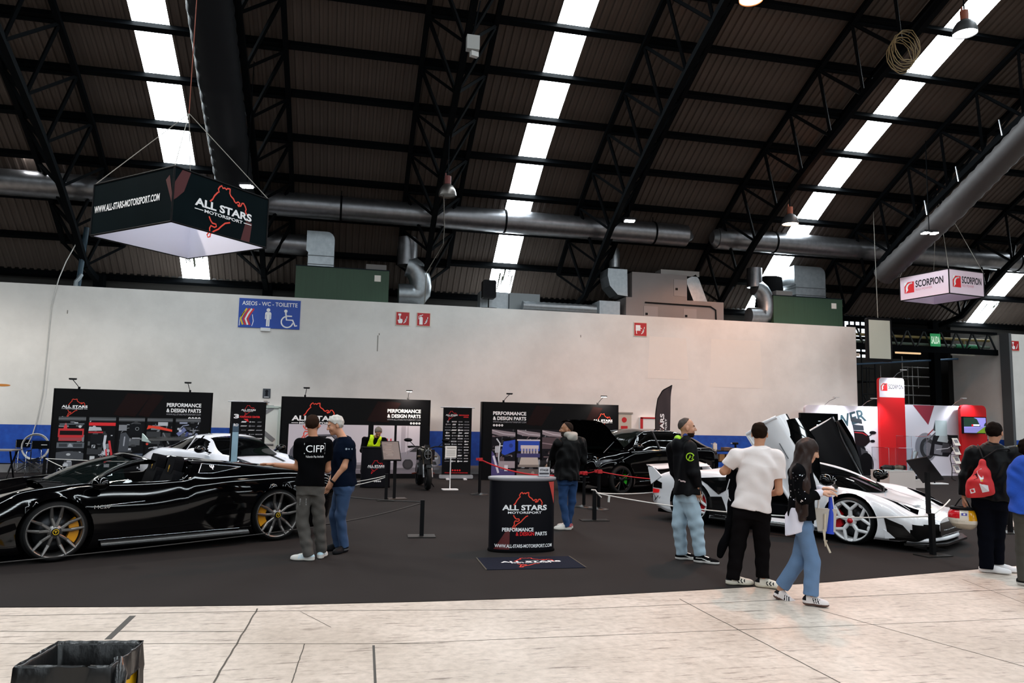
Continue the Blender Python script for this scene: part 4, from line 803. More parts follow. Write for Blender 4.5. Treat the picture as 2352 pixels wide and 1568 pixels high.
# promotion counters
def warped(mb, i0, a, b, eps):
    for i in range(i0, len(mb.v)):
        p = mb.v[i]; x = max(-a*.999, min(a*.999, p[0])); mb.v[i] = np.array([p[0], p[1]-b*(1-abs(x/a)**3.2)**(1/2.2)-eps, p[2]])
def subline(mb, pts, o, w):
    mb.line(pts, o, X_, Z_, w)
def counter(name, lab, c, rz, a, b, h, deco, topmat):
    t = thing(name, lab, 'counter', c, rz)
    S = lambda k, z: [(a*k*(1 if cos(q) > 0 else -1)*abs(cos(q))**(2/3.2), b*k*(1 if sin(q) > 0 else -1)*abs(sin(q))**(2/2.2), z) for q in [2*pi*i/56 for i in range(56)]]
    mb = MB().m(mt('#111116', .38), True); mb.grid([S(1, .03), S(1, h-.03)], cv=True); part(mb, 'printed_wrap', t)
    mb = MB().m(MATTE, True); mb.grid([S(1.02, 0), S(1.03, .015), S(1.02, .035)], cv=True); mb.add(S(1.02, .035), [tuple(range(56))], False); part(mb, 'base_rim', t)
    mb = MB().m(topmat, True); mb.grid([S(1.02, h-.04), S(1.05, h-.03), S(1.05, h), S(1.02, h+.004)], cv=True); mb.add(S(1.02, h+.004), [tuple(range(56))], False); part(mb, 'top_plate', t)
    g = MB(); deco(g); warped(g, 0, a, b, .003); g.build('wrap_graphics', t, norm=False); return t
def deco_c(g):
    o = np.zeros(3); dk = mt('#5a1a1c', .5)
    g.m(dk); g.grid([[(-.40+.02*j+.002*i*(10-j), 0, .05+i*.032) for j in range(11)] for i in range(9)], smooth=False)
    g.m(mt('#c04038', .5)); g.grid([[(.33+.09*j/6+.0, 0, .93-.30*(i/8)*(j/6)**1.0) for j in range(7)] for i in range(9)], smooth=False)
    z = .62; k = .31
    g.m(LRED); up = lambda L: [((L[i][0]*(1-q)+L[i+1][0]*q)*k, z+(L[i][1]*(1-q)+L[i+1][1]*q)*k) for i in range(len(L)-1) for q in (0, .5)]
    g.line(up(TRACK_TOP), o, X_, Z_, .014); g.line(up(TRACK_BOT), o, X_, Z_, .014); g.m(LET); o2 = o-Y_*.002
    g.text('ALL STARS', o2+Z_*(z-.19*k), X_, Z_, .065, width=k*2*.98, bold=.035); g.text('MOTORSPORT', o2+Z_*(z-.34*k), X_, Z_, .028, width=k*2*.74, bold=.02)
    g.text('PERFORMANCE', o2-X_*.30+Z_*.285, X_, Z_, .046, width=.42, align='l', bold=.03); g.text('PARTS', o2+X_*.31+Z_*.23, X_, Z_, .046, width=.165, align='r', bold=.03)
    g.m(RED); g.text('& DESIGN', o2+X_*.13+Z_*.23, X_, Z_, .046, width=.25, align='r', bold=.03); g.m(LET)
    g.text('WWW.ALL-STARS-MOTORSPORT.COM', o2+Z_*.075, X_, Z_, .042, width=.78, bold=.025)
cc = (fl(1125, 1268)+fl(1275, 1266))/2; cc[1] += .1
counter('promotion_counter', 'black oval promotion counter standing on its own in the middle of the carpet', cc, -.03, .445, .21, .98, deco_c, mt('#77757a', .35))
# brochure holder
t = thing('brochure_holder', 'clear acrylic holder with a white card on the oval counter', 'holder', (cc[0]+.30, cc[1]-.02, .985), .05); GL = mt('#e8f0f4', .05, trans=1, ior=1.2)
part(MB().m(GL).box((0, 0, .11), (.17, .006, .22)), 'acrylic_sheet', t); part(MB().m(GL).box((0, .03, .005), (.17, .07, .008)), 'foot', t)
mb = MB().m(mt('#c9c7cc', .5)); mb.box((0, -.006, .07), (.155, .004, .12)); mb.m(mt('#3a3a40', .5)); mb.rect((0, -.009, 0), X_, Z_, -.07, .03, .07, .055); mb.text('STAGE', np.array([0, -.0095, .075]), X_, Z_, .03, width=.12, bold=.05); part(mb, 'card', t)
# floor mat
t = thing('floor_mat', 'dark navy floor mat with a red and white logo lying before the oval counter', 'mat', ((fl(1112, 1311)+fl(1343, 1306)+fl(1097, 1283)+fl(1312, 1278))/4)+np.array([0, 0, .006]), -.02)
mb = MB().m(mt('#20222c', .9, noise=(60, .35), bump=(200, .3))); mb.prism(rrect(-.61, -.37, .61, .37, .02), (0, 0, 0), X_, Y_, (0, 0, .008)); part(mb, 'pile', t)
mb = MB(); logo(mb, np.array([.02, .08, .0095]), X_, Y_*.95, .78, line_rules=False); part(mb, 'logo_print', t)
mb = MB().m(mt('#4a4236', .8)); [mb.box((x, 0, .005), (.012, .74, .011)) for x in (-.606, .606)]; part(mb, 'edging', t)
# second counter
def deco_b(g):
    o = np.zeros(3); logo(g, o+Z_*.56, X_, Z_, .42, red=RED); ICON(g, o-Y_*.001, X_, Z_, -.02, .17, .018, 4)
p = fl(862, 1121); counter('promotion_counter', 'black oval counter the man in the yellow vest leans on', p+np.array([0, .2, 0]), -.02, .36, .22, 1.0, deco_b, BLACK)
# ------------------------------------------------------------------ posts, ropes and stands
def post(lab, p, h, base, rz=0, sq=True, group='black rope posts'):
    t = thing('rope_post', lab, 'rope post', p, rz, group)
    if sq:
        part(MB().m(BLACK).box((0, 0, .012+h/2), (.06, .06, h)), 'pole', t); part(MB().m(mt('#33312f', .35, .5)).box((0, 0, .008), (base[0], base[1], .016)), 'base_plate', t)
    else:
        part(MB().m(BLACK).cyl((0, 0, .02), (0, 0, h), .033, n=14), 'pole', t); part(MB().m(mt('#1b1a1a', .4, .3)).lathe([(base, 0), (base, .012), (base*.4, .03), (.05, .045), (.0, .05)], n=28), 'base_plate', t)
        mb = MB().m(SRED, True); mb.box((0, -.03, h-.035), (.09, .10, .07)); mb.box((-.07, -.02, h-.03), (.06, .05, .05)); part(mb, 'belt_clip', t)
    return t
P1 = fl(968, 1233); P1[2] = .006; post('black square rope post on a brown plate left of the oval counter', P1, .52, (.40, .28), -.05)
P2 = fl(886, 1151); P2[2] = .006; post('black rope post standing right beside the info panel stand', P2, .55, (.34, .24), .0)
P3 = fl(1365, 1196); P3[2] = .006; post('black square rope post with white ropes behind the oval counter', P3, .50, (.50, .22), -.05)
Q1 = fl(1101, 1136); Q1[2] = .006; post('black round belt post with a red clip beside the roll-up banner', Q1, .84, .21, 0, False)
Q2 = fl(1375, 1170); Q2[2] = .006; post('black round belt post with a red clip in front of the black car wheel', Q2, .78, .21, 0, False)
Q3 = fl(1341, 1165); Q3[2] = .006; post('black round belt post mostly hidden behind the man in the padded jacket', Q3, .72, .2, 0, False)
P4 = fl(2143, 1277); P4[2] = .006; post('black square rope post before the white supercar nose', P4, .56, (.44, .26), .12)
P5 = fl(2321, 1224); P5[2] = .006; post('black rope post behind the man in the leather jacket', P5, .72, (.46, .3), .1)
P6 = fl(99, 1108); P6[2] = .006; post('black rope post in front of the left end of the pop-up walls', P6, .60, (.4, .28), 0)
BK = mt('#2a2726', .7); WR = mt('#d8d5d0', .7); RR = mt('#c0101c', .6)
def rope(lab, pts, mat, r=.009): mb = MB().m(mat); mb.tube(pts, r, 6); tag(mb.build('barrier_rope'), lab, 'rope', 'barrier ropes between the posts')
up = lambda p, h: np.array([p[0], p[1], h])
W1 = fl(690, 1212)
rope('thin dark rope from the square post towards the black car wheel', catenary(up(P1, .50), (-.15, 10.3, .33), .03), BK)
rope('thin dark rope from the square post to the far side of the black convertible', catenary(up(P1, .51), (-.75, 13.6, .48), .04), BK)
rope('thin dark rope drawn along the near side of the black convertible', catenary((-4.6, 8.35, .16), (-.2, 10.35, .30), .03, 24), BK, .006)
rope('white rope from the info panel towards the counter and the silver coupe', catenary(up(P2, .53), (-.55, 16.6, .28), .05), WR); rope('white rope running below the other one behind the grey haired man', catenary(up(P2, .5), (-.55, 16.2, .24), .07), WR)
rope('white rope at the post before the left pop-up wall, sagging to the left car', catenary(up(P6, .58), (-5.3, 18.3, .30), .04), WR); rope('white rope at the post before the left pop-up wall, running along the wall', catenary(up(P6, .58), (-4.2, 19.9, .54), .02), WR)
rope('red belt cord from the round post towards the oval counter', catenary(up(Q1, .81), up(Q3, .70), .18), RR, .012); rope('second red belt cord hanging below the first behind the counter', catenary(up(Q1, .80), up(Q2, .76), .22), RR, .012)
rope('red belt cord from the clip along the black car side', catenary(up(Q2, .75), (8.2, 14.9, .62), .12), RR, .012)
a = up(P3, .49); rope('white rope along the near side of the white supercar', catenary(a, up(P4, .54), .16, 30), WR, .011); rope('white rope from the post to the tail of the white supercar', catenary(a, (6.3, 13.3, .50), .05), WR, .010)
rope('white rope behind the nose of the white supercar', catenary(up(P4, .55), (9.5, 10.2, .62), .02), WR, .010)
b0 = a+np.array([.12, -.02, -.08]); mb = MB().m(WR); mb.tube([a+np.array([-.06, 0, .05]), a+np.array([0, -.04, .05]), a+np.array([.05, -.04, -.02]), b0], .012, 6); mb.tube([b0+np.array([.14, -.02, .02]), b0+np.array([.13, -.02, -.08])], .02, 6); tag(mb.build('rope_knot'), 'white rope knot tied at the square post behind the counter', 'rope')
# info panel stand
p = fl(905, 1146); p[2] = .006; t = thing('info_stand', 'black info stand with a slanted brown panel beside the small counter', 'info stand', p, .15)
part(MB().m(BLACK).box((0, 0, .45), (.055, .055, .9)), 'pole', t); part(MB().m(mt('#4a4038', .35, .5)).box((.06, 0, .008), (.40, .28, .016)), 'base_plate', t)
mb = MB(); Rm = np.array(Matrix.Rotation(radians(52), 3, 'X')); mb.m(BLACK).box((-.12, -.06, 1.02), (.40, .50, .03), R=Rm); part(mb, 'panel_frame', t)
mb = MB(); mb.m(mt('#5c4a42', .35)); mb.box(np.array([-.12, -.06, 1.02])+Rm@np.array([0, 0, .017]), (.36, .46, .004), R=Rm); mb.m(mt('#9a8a80', .4)); rnd = random.Random(2)
for k in range(12): y = .17-.028*k; mb.box(np.array([-.12, -.06, 1.02])+Rm@np.array([-.02-.06*rnd.random(), y, .0195]), (.12+.12*rnd.random(), .006, .002), R=Rm)
part(mb, 'printed_sheet', t)
# sheet stand by the roll-up
p = fl(1033, 1125); p[2] = .006; t = thing('sheet_stand', 'slim white stand holding a white sheet in front of the roll-up banner', 'sign stand', p)
part(MB().m(WHITE).cyl((0, 0, .02), (0, 0, .8), .014, n=10), 'pole', t); part(MB().m(WHITE).prism(rrect(-.2, -.13, .2, .13, .05), (0, 0, 0), X_, Y_, (0, 0, .02)), 'base_plate', t)
mb = MB().m(mt('#eceae6', .5)); mb.box((0, -.01, .92), (.28, .012, .28)); mb.m(mt('#8c8a80', .5)); mb.rect((0, -.018, .92), X_, Z_, -.1, .08, .12, .1)
for k in range(7): mb.rect((0, -.018, .92), X_, Z_, -.11, -.1+.022*k, .11, -.094+.022*k)
part(mb, 'sheet', t)
# pole stand before the white supercar
p = fl(2136, 1262); p[2] = .006; t = thing('info_stand', 'black pole stand with a slanted glossy panel before the white supercar', 'info stand', p, .05)
part(MB().m(BLACK).box((0, 0, .55), (.05, .05, 1.1)), 'pole', t); part(MB().m(mt('#1a1a1c', .3)).box((0, 0, .008), (.36, .26, .016)), 'base_plate', t)
mb = MB(); Rm = np.array(Matrix.Rotation(radians(-38), 3, 'Y'))@np.array(Matrix.Rotation(radians(20), 3, 'X')); Rm = np.array(Matrix.Rotation(radians(48), 3, 'Y'))@np.array(Matrix.Rotation(radians(-20), 3, 'X')); mb.m(BLACK).box((.02, .06, 1.13), (.44, .32, .02), R=Rm); part(mb, 'panel_frame', t)
mb = MB(); mb.m(mt('#b9b4b8', .3, noise=(4, .15))).box(np.array([.02, .06, 1.13])+Rm@np.array([0, 0, .0115]), (.40, .28, .004), R=Rm); part(mb, 'printed_sheet', t)
mb = MB().m(WHITE); mb.rect((0, -.03, 0), X_, Z_, -.10, .22, .0, .36); mb.m(mt('#24486a', .5)); mb.rect((0, -.031, 0), X_, Z_, -.10, .12, .0, .22); mb.m(mt('#8a2030', .5)); mb.text('Pl', np.array([-.05, -.032, .29]), X_, Z_, .04); part(mb, 'tag_card', t)
# ------------------------------------------------------------------ table, chairs
def dchair(lab, p, rz):
    t = thing('folding_chair', lab, 'chair', p, rz, "folding director's chairs at the left wall"); W = .27
    for s in (-1, 1):
        mb = MB().m(CHROME); mb.tube([(s*W, -.24, .0), (s*W, -.24, .60), (s*W, -.20, .645), (s*W, .18, .645), (s*W, .23, .60), (s*W, .23, .0)], .014, 8); part(mb, 'side_frame', t)
        part(MB().m(BLACK).box((s*W, -.02, .662), (.04, .3, .02)), 'armrest', t); part(MB().m(CHROME).cyl((s*W, .23, .6), (s*W, .25, .9), .013, n=8), 'back_post', t)
    for y in (-.22, .21):
        mb = MB().m(CHROME); mb.bar((-W, y, .06), (W, y, .42), .022); mb.bar((W, y+.02, .06), (-W, y+.02, .42), .022); part(mb, 'cross_brace', t)
    mb = MB().m(mt('#0e1012', .8), True); mb.grid([[(x, y, .42-.05*(1-(x/W)**2)) for x in np.linspace(-W, W, 9)] for y in (-.22, .0, .22)]); part(mb, 'seat', t)
    mb = MB().m(mt('#0e1012', .8), True); mb.grid([[(x, .24+.03*(1-(x/W)**2), z) for x in np.linspace(-W, W, 9)] for z in (.70, .92)]); mb.m(LET); mb.rect((0, .235, 0), X_, Z_, -.05, .80, .09, .815); part(mb, 'backrest', t)
dchair('folding chair with a black canvas back nearest the left pop-up wall', fl(80, 1094)+np.array([.0, .25, 0]), .12); dchair('folding chair with a black canvas back half hidden behind the other one', fl(55, 1092)+np.array([-.25, .85, 0]), .5)
p = fl(-8, 1103); t = thing('folding_table', 'folding table with a pale top cut by the left edge of the photo', 'table', p); part(MB().m(mt('#77706a', .5)).box((-.25, .2, .735), (1.15, .62, .03)), 'table_top', t)
for x in (-.6, .2):
    mb = MB().m(BLACK); mb.bar((x-.0, -.05, 0), (x+.05, .42, .72), .03); mb.bar((x, .45, 0), (x+.05, -.02, .72), .03); part(mb, 'leg', t)
part(MB().m(BLACK).bar((-.6, .2, .4), (.2, .2, .4), .025), 'stretcher', t)
# ------------------------------------------------------------------ feather flag
p = fl(1515, 1103); h = 2.95; t = thing('feather_flag', 'dark grey feather flag with white STARS lettering behind the black car', 'flag', p, -.08)
pole = [(-.12, 0, 0), (-.13, 0, 1.2), (-.13, 0, 2.0), (-.06, 0, 2.45), (.10, 0, 2.72), (.40, 0, 2.88)]
S = lambda t_: np.array([np.interp(t_, np.linspace(0, 1, 6), [q[i] for q in pole]) for i in range(3)])
part(MB().m(BLACK).tube([S(q) for q in np.linspace(0, 1, 24)], .014, 8), 'pole', t)
mb = MB().m(mt('#332c30', .8, noise=(3, .2)), True); G = []
for i in range(19):
    q = .14+.86*i/18; a = S(q); e = .30+.1*q
    G.append([np.array([a[0]+(e-a[0])*j/8, .02*sin(j*1.1+i*.5)*(j/8), a[2]]) for j in range(9)])
mb.grid(G); part(mb, 'flag_cloth', t)
mb = MB().m(LET); mb.text('ALL STARS', np.array([.13, -.03, 1.38]), Z_, -X_, .12, width=1.25, bold=.03); mb.text('MOTORSPORT', np.array([.22, -.03, 1.38]), Z_, -X_, .055, width=.95, bold=.02); mb.m(mt('#7a3a3c', .6)); mb.line([(b*.42+.1-.12, a*.42+1.4) for a, b in TRACK_TOP], (0, -.028, 0), X_, Z_, .018); mb.line([(.24, 1.3), (.28, 1.05), (.3, .9)], (0, -.03, 0), X_, Z_, .018); part(mb, 'lettering', t)
part(MB().m(BLACK).box((-.12, 0, .02), (.5, .5, .04)), 'base_plate', t)
# ------------------------------------------------------------------ tool trolley
p = np.array([13.1, 21.9, 0.006]); a = aty(1632, 1030, 20.3); b2 = aty(1700, 1030, 20.3); W = b2[0]-a[0]; o = np.array([(a[0]+b2[0])/2, 20.3, .006]); t = thing('tool_trolley', 'black tool trolley with crowded shelves in front of the blue band', 'trolley', o)
for z in (.25, .62, .93): part(MB().m(mt('#1a1a1c', .5)).box((0, .2, z), (W, .5, .03)), 'shelf', t)
for x in (-W/2, W/2):
    for y in (-.03, .43): part(MB().m(BLACK).bar((x, y, 0), (x, y, .95), .03), 'leg', t)
rnd = random.Random(6)
for nm, lb, x, z, s, c in [('cardboard_box', 'brown cardboard box on the lower shelf of the tool trolley, left one', -.1, .635, (.16, .2, .2), '#8a6238'), ('cardboard_box', 'brown cardboard box on the lower shelf of the tool trolley, right one', .1, .635, (.16, .2, .2), '#8a6238'), ('paper_roll', 'white paper roll standing on the tool trolley top', -.27, .945, (.13, .13, .2), '#d8d0c8'), ('spray_can', 'blue spray can at the left end of the tool trolley', -.37, .945, (.07, .07, .18), '#2858a8'), ('tool_case', 'dark tool case lying on the tool trolley top', .1, .945, (.3, .2, .09), '#5a4030'), ('drill', 'black power drill standing on the right end of the tool trolley', .36, .945, (.09, .1, .25), '#141416')]:
    x = x*W/.9; q = thing(nm, lb, nm.replace('_', ' '), o+np.array([x, .1, z-.006+.006])); mb = MB().m(mt(c, .6))
    if nm in ('paper_roll', 'spray_can'): mb.cyl((0, 0, 0), (0, 0, s[2]), s[0]/2, n=16); part(mb, 'body', q); part(MB().m(mt('#a8a8a8', .5)).cyl((0, 0, s[2]), (0, 0, s[2]+.03), s[0]/4, n=12), 'cap', q)
    elif nm == 'drill': mb.box((0, 0, .04), (.08, .1, .08)); mb.box((0, 0, .13), (.04, .05, .12)); mb.cyl((-.09, 0, .21), (.08, 0, .21), .035, n=12); part(mb, 'body', q); part(MB().m(ALU).cyl((-.15, 0, .21), (-.09, 0, .21), .012, n=8), 'bit', q)
    else: mb.box((0, 0, s[2]/2), s); part(mb, 'body', q); part(MB().m(mt('#c8a878', .6)).box((0, 0, s[2]+.001), (s[0]*.25, s[1]+.002, .003)), 'tape' if nm != 'tool_case' else 'latch', q)
q = thing('yellow_cloth', 'crumpled yellow cloth on the tool trolley', 'cloth', o+np.array([-.42*W, .15, .945])); mb = MB().m(mt('#d8c020', .7), True); rnd = random.Random(1); mb.grid([[(x, y, .02+.06*rnd.random()*(1-abs(x)/.2)) for x in np.linspace(-.2, .2, 9)] for y in np.linspace(-.12, .12, 7)]); part(mb, 'cloth_fold', q)
# ------------------------------------------------------------------ screen kiosk right
a, b2, z0, z1 = pspan(1839, 949, 1926, 1010, 18.9); o = np.array([(a+b2)/2, 18.9, .006]); W = b2-a; t = thing('screen_kiosk', 'black screen kiosk with red dots on its screen behind the raised far door', 'kiosk', o, .0)
part(MB().m(BLACK).box((0, .05, (z1+z0)/2), (W, .08, z1-z0)), 'television', t)
mb = MB().m(mt('#020406', .08)); mb.rect((0, .008, 0), X_, Z_, -W/2+.02, z0+.02, W/2-.02, z1-.02); q = np.array([0, .006, (z0+z1)/2]); mb.m(mt('#e8f4ff', .5, e=1.5)); mb.text('CERRADA', q+Z_*.0, X_, Z_, .05, width=.19, bold=.05); mb.text('PUERTA', q+Z_*.14, X_, Z_, .02, width=.08); mb.m(mt('#f02038', .5, e=1.2)); [mb.disc(q, X_, Z_, -.07+.07*k, -.09, .022, 12, .014) for k in range(3)]; part(mb, 'screen', t)
part(MB().m(BLACK).box((0, .08, .9), (.3, .06, z0+.2-.45)), 'column', t)
mb = MB().m(BLACK); mb.box((.0, .15, .42), (W*.98, .5, .84)); part(mb, 'counter_body', t); mb = MB().m(mt('#8e8c90', .4)); mb.box((.0, .15, .855), (W, .54, .03)); part(mb, 'counter_top', t)
mb = MB().m(LET); mb.text('WWW.ALL-STARS-MOTORSPORT.COM', np.array([.05, -.104, .66]), X_, Z_, .05, width=W*.85, bold=.03); ICON(mb, np.array([0, -.105, 0]), X_, Z_, .05, .52, .028, 3); part(mb, 'lettering', t)
for k, (x, c, lb) in enumerate([(-.12, '#c8d0d8', 'pale blue brochure box on the kiosk counter'), (.2, '#3a2628', 'dark red card standing on the kiosk counter')]):
    q = thing('display_card', lb, 'card', o+np.array([x, .02, .87])); mb = MB().m(mt(c, .4)); mb.box((0, 0, .14), (.2, .05, .28)); part(mb, 'card_body', q); mb = MB().m(mt('#889098' if k == 0 else '#a08080', .4)); mb.rect((0, -.027, 0), X_, Z_, -.07, .05, .07, .08); mb.rect((0, -.027, 0), X_, Z_, -.05, .18, .05, .21); part(mb, 'print', q)
# ------------------------------------------------------------------ red and white booth
SCW = mt('#d9d7e2', .5); SCR = mt('#c80a14', .5); YB = 23.0
def bx(px, py, Y=YB): p = aty(px, py, Y); return p
def panelbox(lab, px0, px1, ytop, Y, mat, r=.14, name='booth_panel', dz=0):
    a, b2, z0, z1 = pspan(px0, ytop, px1, 1088, Y); t = thing(name, lab, 'display panel', ((a+b2)/2, Y, .006)); w = b2-a; h = z1
    part(MB().m(mat, False).prism([(-w/2, 0.02), (w/2, .02)]+arc(w/2-r, h-r, r, 0, 90, 6)+arc(-w/2+r, h-r, r, 90, 180, 6), (0, 0, 0), X_, Z_, (0, .12, 0)), 'fabric_panel', t)
    part(MB().m(ALU).box((0, .06, .012), (w, .3, .024)), 'foot', t); return t, w, h
def armlamp(t, x, h, lean):
    part(MB().m(ALU).tube([(x, .05, h), (x+lean*.5, -.05, h+.16), (x+lean, -.2, h+.26)], .01, 6), 'lamp_arm', t); part(MB().m(mt('#c8c8c8', .4)).box((x+lean, -.22, h+.28), (.2, .1, .03)), 'lamp_head', t)
    ld = bpy.data.lights.new('booth_spot', 'SPOT'); lo = bpy.data.objects.new('booth_spot', ld); link(lo); ld.energy = 110; ld.color = (.93, .95, 1); ld.spot_size = radians(120); ld.spot_blend = .7; ld.shadow_soft_size = .06; lo.parent = t; lo.location = (x+lean, -.42, h+.2); lo.rotation_euler = (radians(28), 0, 0)
t, w, h = panelbox('white curved booth panel with dark POWER lettering right of the screen kiosk', 1851, 2026, 932, YB, SCW); armlamp(t, -w*.24, h, .28); armlamp(t, w*.25, h, .3)
mb = MB(); c, s = cos(radians(15)), sin(radians(15)); mb.m(mt('#27444e', .5)); mb.text('POWER', np.array([w*.30, -.004, h*.80]), (c, 0, s), (-s, 0, c), .42, width=1.95, align='r', bold=.02)
K = mt('#16161a', .4); kx, kz = w*.14, h*.0
sh = [('#2a3038', 'p', [(-.18, 1.95), (.28, 1.88), (.30, 1.72), (-.15, 1.8)]), ('#333a44', 'p', [(-.1, 1.7), (.34, 1.66), (.36, 1.5), (-.05, 1.5)]), ('#1a1216', 'p', [(-.05, 1.48), (.35, 1.46), (.56, 1.3), (.6, 1.1), (.35, .9), (.0, 1.0)]), ('#b02030', 'l', [(-.02, 1.42), (.3, 1.4), (.48, 1.32)], .03), ('#121216', 'e', [(.72, 1.42)], .14, .06), ('#121216', 'l', [(.5, 1.26), (.7, 1.38)], .03), ('#121216', 'e', [(.7, 1.12)], .1, .05), ('#15151a', 'p', [(.0, 1.0), (.4, .9), (.45, .5), (.4, .15), (.1, .15)]), ('#c8c8d0', 'p', [(.35, .95), (.55, .8), (.85, .45), (.6, .5)]), ('#3a3a40', 'p', [(.2, .9), (.5, .75), (.45, .2), (.3, .2)]), ('#0d0d10', 'e', [(.42, .3)], .3, .42)]
shapes(mb, np.array([0, -.004, 0]), X_, Z_, kx, .1, 1, 1, sh); part(mb, 'printed_artwork', t)
t, w, h = panelbox('tall red booth column with a white top carrying the red square logo', 2022, 2080, 868, YB-.15, SCR, .12, 'booth_column'); armlamp(t, w*.1, h, .22)
mb = MB().m(SCW); mb.flat([(-w/2+.002, h*.80), (w/2-.002, h*.80)]+arc(w/2-.12, h-.12, .118, 0, 90, 5)+arc(-w/2+.12, h-.12, .118, 90, 180, 5), (0, -.003, 0), X_, Z_); o = np.array([-w*.44, -.006, h*.865]); k = .27; scorp_mark(mb, o, X_, Z_, k); mb.m(NAVY); mb.text('SCORPION', o+X_*.32+Z_*.08, X_, Z_, .15, width=w*.58, align='l', bold=.02); part(mb, 'printed_top', t)
t, w, h = panelbox('white curved booth panel with a motorcycle engine photograph, right of the red column', 2081, 2210, 931, YB+.1, SCW); armlamp(t, w*.36, h, .25)
mb = MB().m(mt('#8e2438', .6)); mb.flat([(-w*.36, h-.01), (w*.02, h-.01), (-w*.1, h*.72)], (0, -.003, 0), X_, Z_)
sh = [('#8a8a94', 'e', [(-.42, .78)], .46, .52), ('#2a2a2e', 'e', [(-.36, .74)], .33, .38), ('#6c6c74', 'e', [(-.34, .72)], .2, .24), ('#1c1c20', 'p', [(-.3, .5), (.5, .45), (.75, .7), (.7, 1.1), (.2, 1.3), (-.1, 1.2)]), ('#77777f', 'p', [(-.1, .55), (.25, .5), (.3, .85), (-.05, .9)]), ('#a8b0b4', 'p', [(.05, 1.0), (.5, .95), (.6, 1.2), (.2, 1.25)]), ('#3a3a40', 'p', [(.2, .6), (.65, .6), (.7, .9), (.3, .95)]), ('#9a2a30', 'l', [(-.35, 1.2), (0, 1.5), (.1, 1.6)], .04), ('#3c4448', 'p', [(-.1, 1.4), (.25, 1.3), (.4, 1.45), (.0, 1.7)]), ('#54545c', 'l', [(-.5, .9), (.0, 1.3), (.6, 1.2)], .06), ('#c0c0c8', 'l', [(0, .7), (.5, .75), (.7, .85)], .03), ('#b4c4c8', 'p', R4(0, 1.2, .5, 1.75))]
shapes(mb, np.array([0, -.004, 0]), X_, Z_, .05, .25, 1, 1, sh); part(mb, 'printed_artwork', t)
t, w, h = panelbox('red curved booth panel behind the small television', 2209, 2268, 931, YB-.2, SCR, .18)
part(MB().m(SCW).flat([(0, 0)]+[(.5*cos(radians(q)), .5*sin(radians(q))) for q in (0, 45, 90)], (w*.2, -.003, .3), X_, Z_), 'printed_edge', t)
a, b2, z0, z1 = pspan(2218, 957, 2272, 996, YB-.55); t = thing('television', 'small wall television showing a road picture on the red booth panel', 'television', ((a+b2)/2, YB-.40, z0)); w, h = b2-a, z1-z0
part(MB().m(BLACK).box((0, 0, h/2), (w, .08, h)), 'housing', t); part(MB().m(BLACK).box((0, .12, h/2), (.3, .2, .3)), 'bracket', t); mb = MB(); o = np.array([-w/2+.03, -.042, .03]); w2, h2 = w-.06, h-.06
for k, (c, P) in enumerate([('#8a84d0', R4(0, 0, 1, 1)), ('#1a3428', [(0, .4), (.75, .42), (.6, .9), (.45, 1), (0, 1)]), ('#20302c', [(.9, .45), (1, .45), (1, .7), (.93, .6)]), ('#7c78b4', [(0, 0), (.6, 0), (.95, .42), (0, .3)]), ('#5c7a20', [(.55, 0), (1, 0), (1, .42), (.95, .42)]), ('#e8e8f0', R4(.42, .46, .7, .56)), ('#d02030', R4(.34, .42, .42, .56))]): mb.m(mt(c, .4, e=.9)); mb.flat([(x*w2, y*h2) for x, y in P], o-Y_*.001*k, X_, Z_)
part(mb, 'screen', t)
# booth furniture
def pedestal(lab, c, w, d, h, rz, hg, items):
    t = thing('pedestal', lab, 'pedestal', c, rz); part(MB().m(mt('#c8c0bc', .6)).box((0, 0, h/2), (w, d, h)), 'plinth', t); part(MB().m(mt('#dcd6d2', .6)).box((0, 0, h+.006), (w+.01, d+.01, .012)), 'top', t)
    q = thing('acrylic_case', 'clear acrylic case on the '+lab.split(' in ')[0], 'display case', (c[0], c[1], c[2]+h+.012), rz); AC = mt('#f4f8fa', .03, trans=1, ior=1.12)
    for s in (-1, 1): part(MB().m(AC).box((s*w*.46, 0, hg/2), (.008, d*.9, hg)), 'side_pane', q); part(MB().m(AC).box((0, s*d*.45, hg/2), (w*.92, .008, hg)), 'side_pane', q)
    part(MB().m(AC).box((0, 0, hg), (w*.94, d*.92, .008)), 'lid_pane', q); return t
p = fl(2072, 1140); pc = p+np.array([0, .3, .006]); pedestal('white pedestal in front of the red booth column', pc, .86, .6, .62, .12, .58, 0)
for k, (x, lb) in enumerate([(-.18, 'dark exhaust pipe part lying in the acrylic case, left one'), (.16, 'brownish exhaust silencer lying in the acrylic case, right one')]):
    q = thing('exhaust_part', lb, 'exhaust part', pc+np.array([x, .0, .64])); mb = MB().m(mt('#3a3230' if k == 0 else '#6a5a4c', .35, .7)); mb.tube([(-.16, 0, .05), (0, .05, .07), (.14, .0, .06)], [.035, .06, .055], 12); part(mb, 'pipe', q); part(MB().m(BLACK).cyl((.13, 0, .06), (.2, 0, .06), .06, n=12), 'tip', q)
p = fl(2150, 1128)+np.array([.3, 1.2, .006]); pedestal('low grey pedestal in front of the motorcycle print', p, .62, .6, .22, .1, 1.25, 0)
q = thing('exhaust_part', 'slanted silver exhaust silencer standing in the tall acrylic case', 'exhaust part', p+np.array([0, 0, .235])); mb = MB().m(CHROME); mb.tube([(-.1, 0, .05), (-.02, 0, .4), (.12, 0, .8)], [.04, .07, .075], 14); mb.tube([(.0, 0, .0), (.2, .05, .3), (.1, 0, .6)], .025, 8); part(mb, 'pipe', q); part(MB().m(BLACK).cyl((.0, 0, 0), (0, 0, .06), .12, n=16), 'foot', q)
p = fl(2198, 1104)+np.array([.1, .1, .006]); t = thing('brochure_rack', 'black wire brochure rack beside the motorcycle print', 'rack', p, -.3)
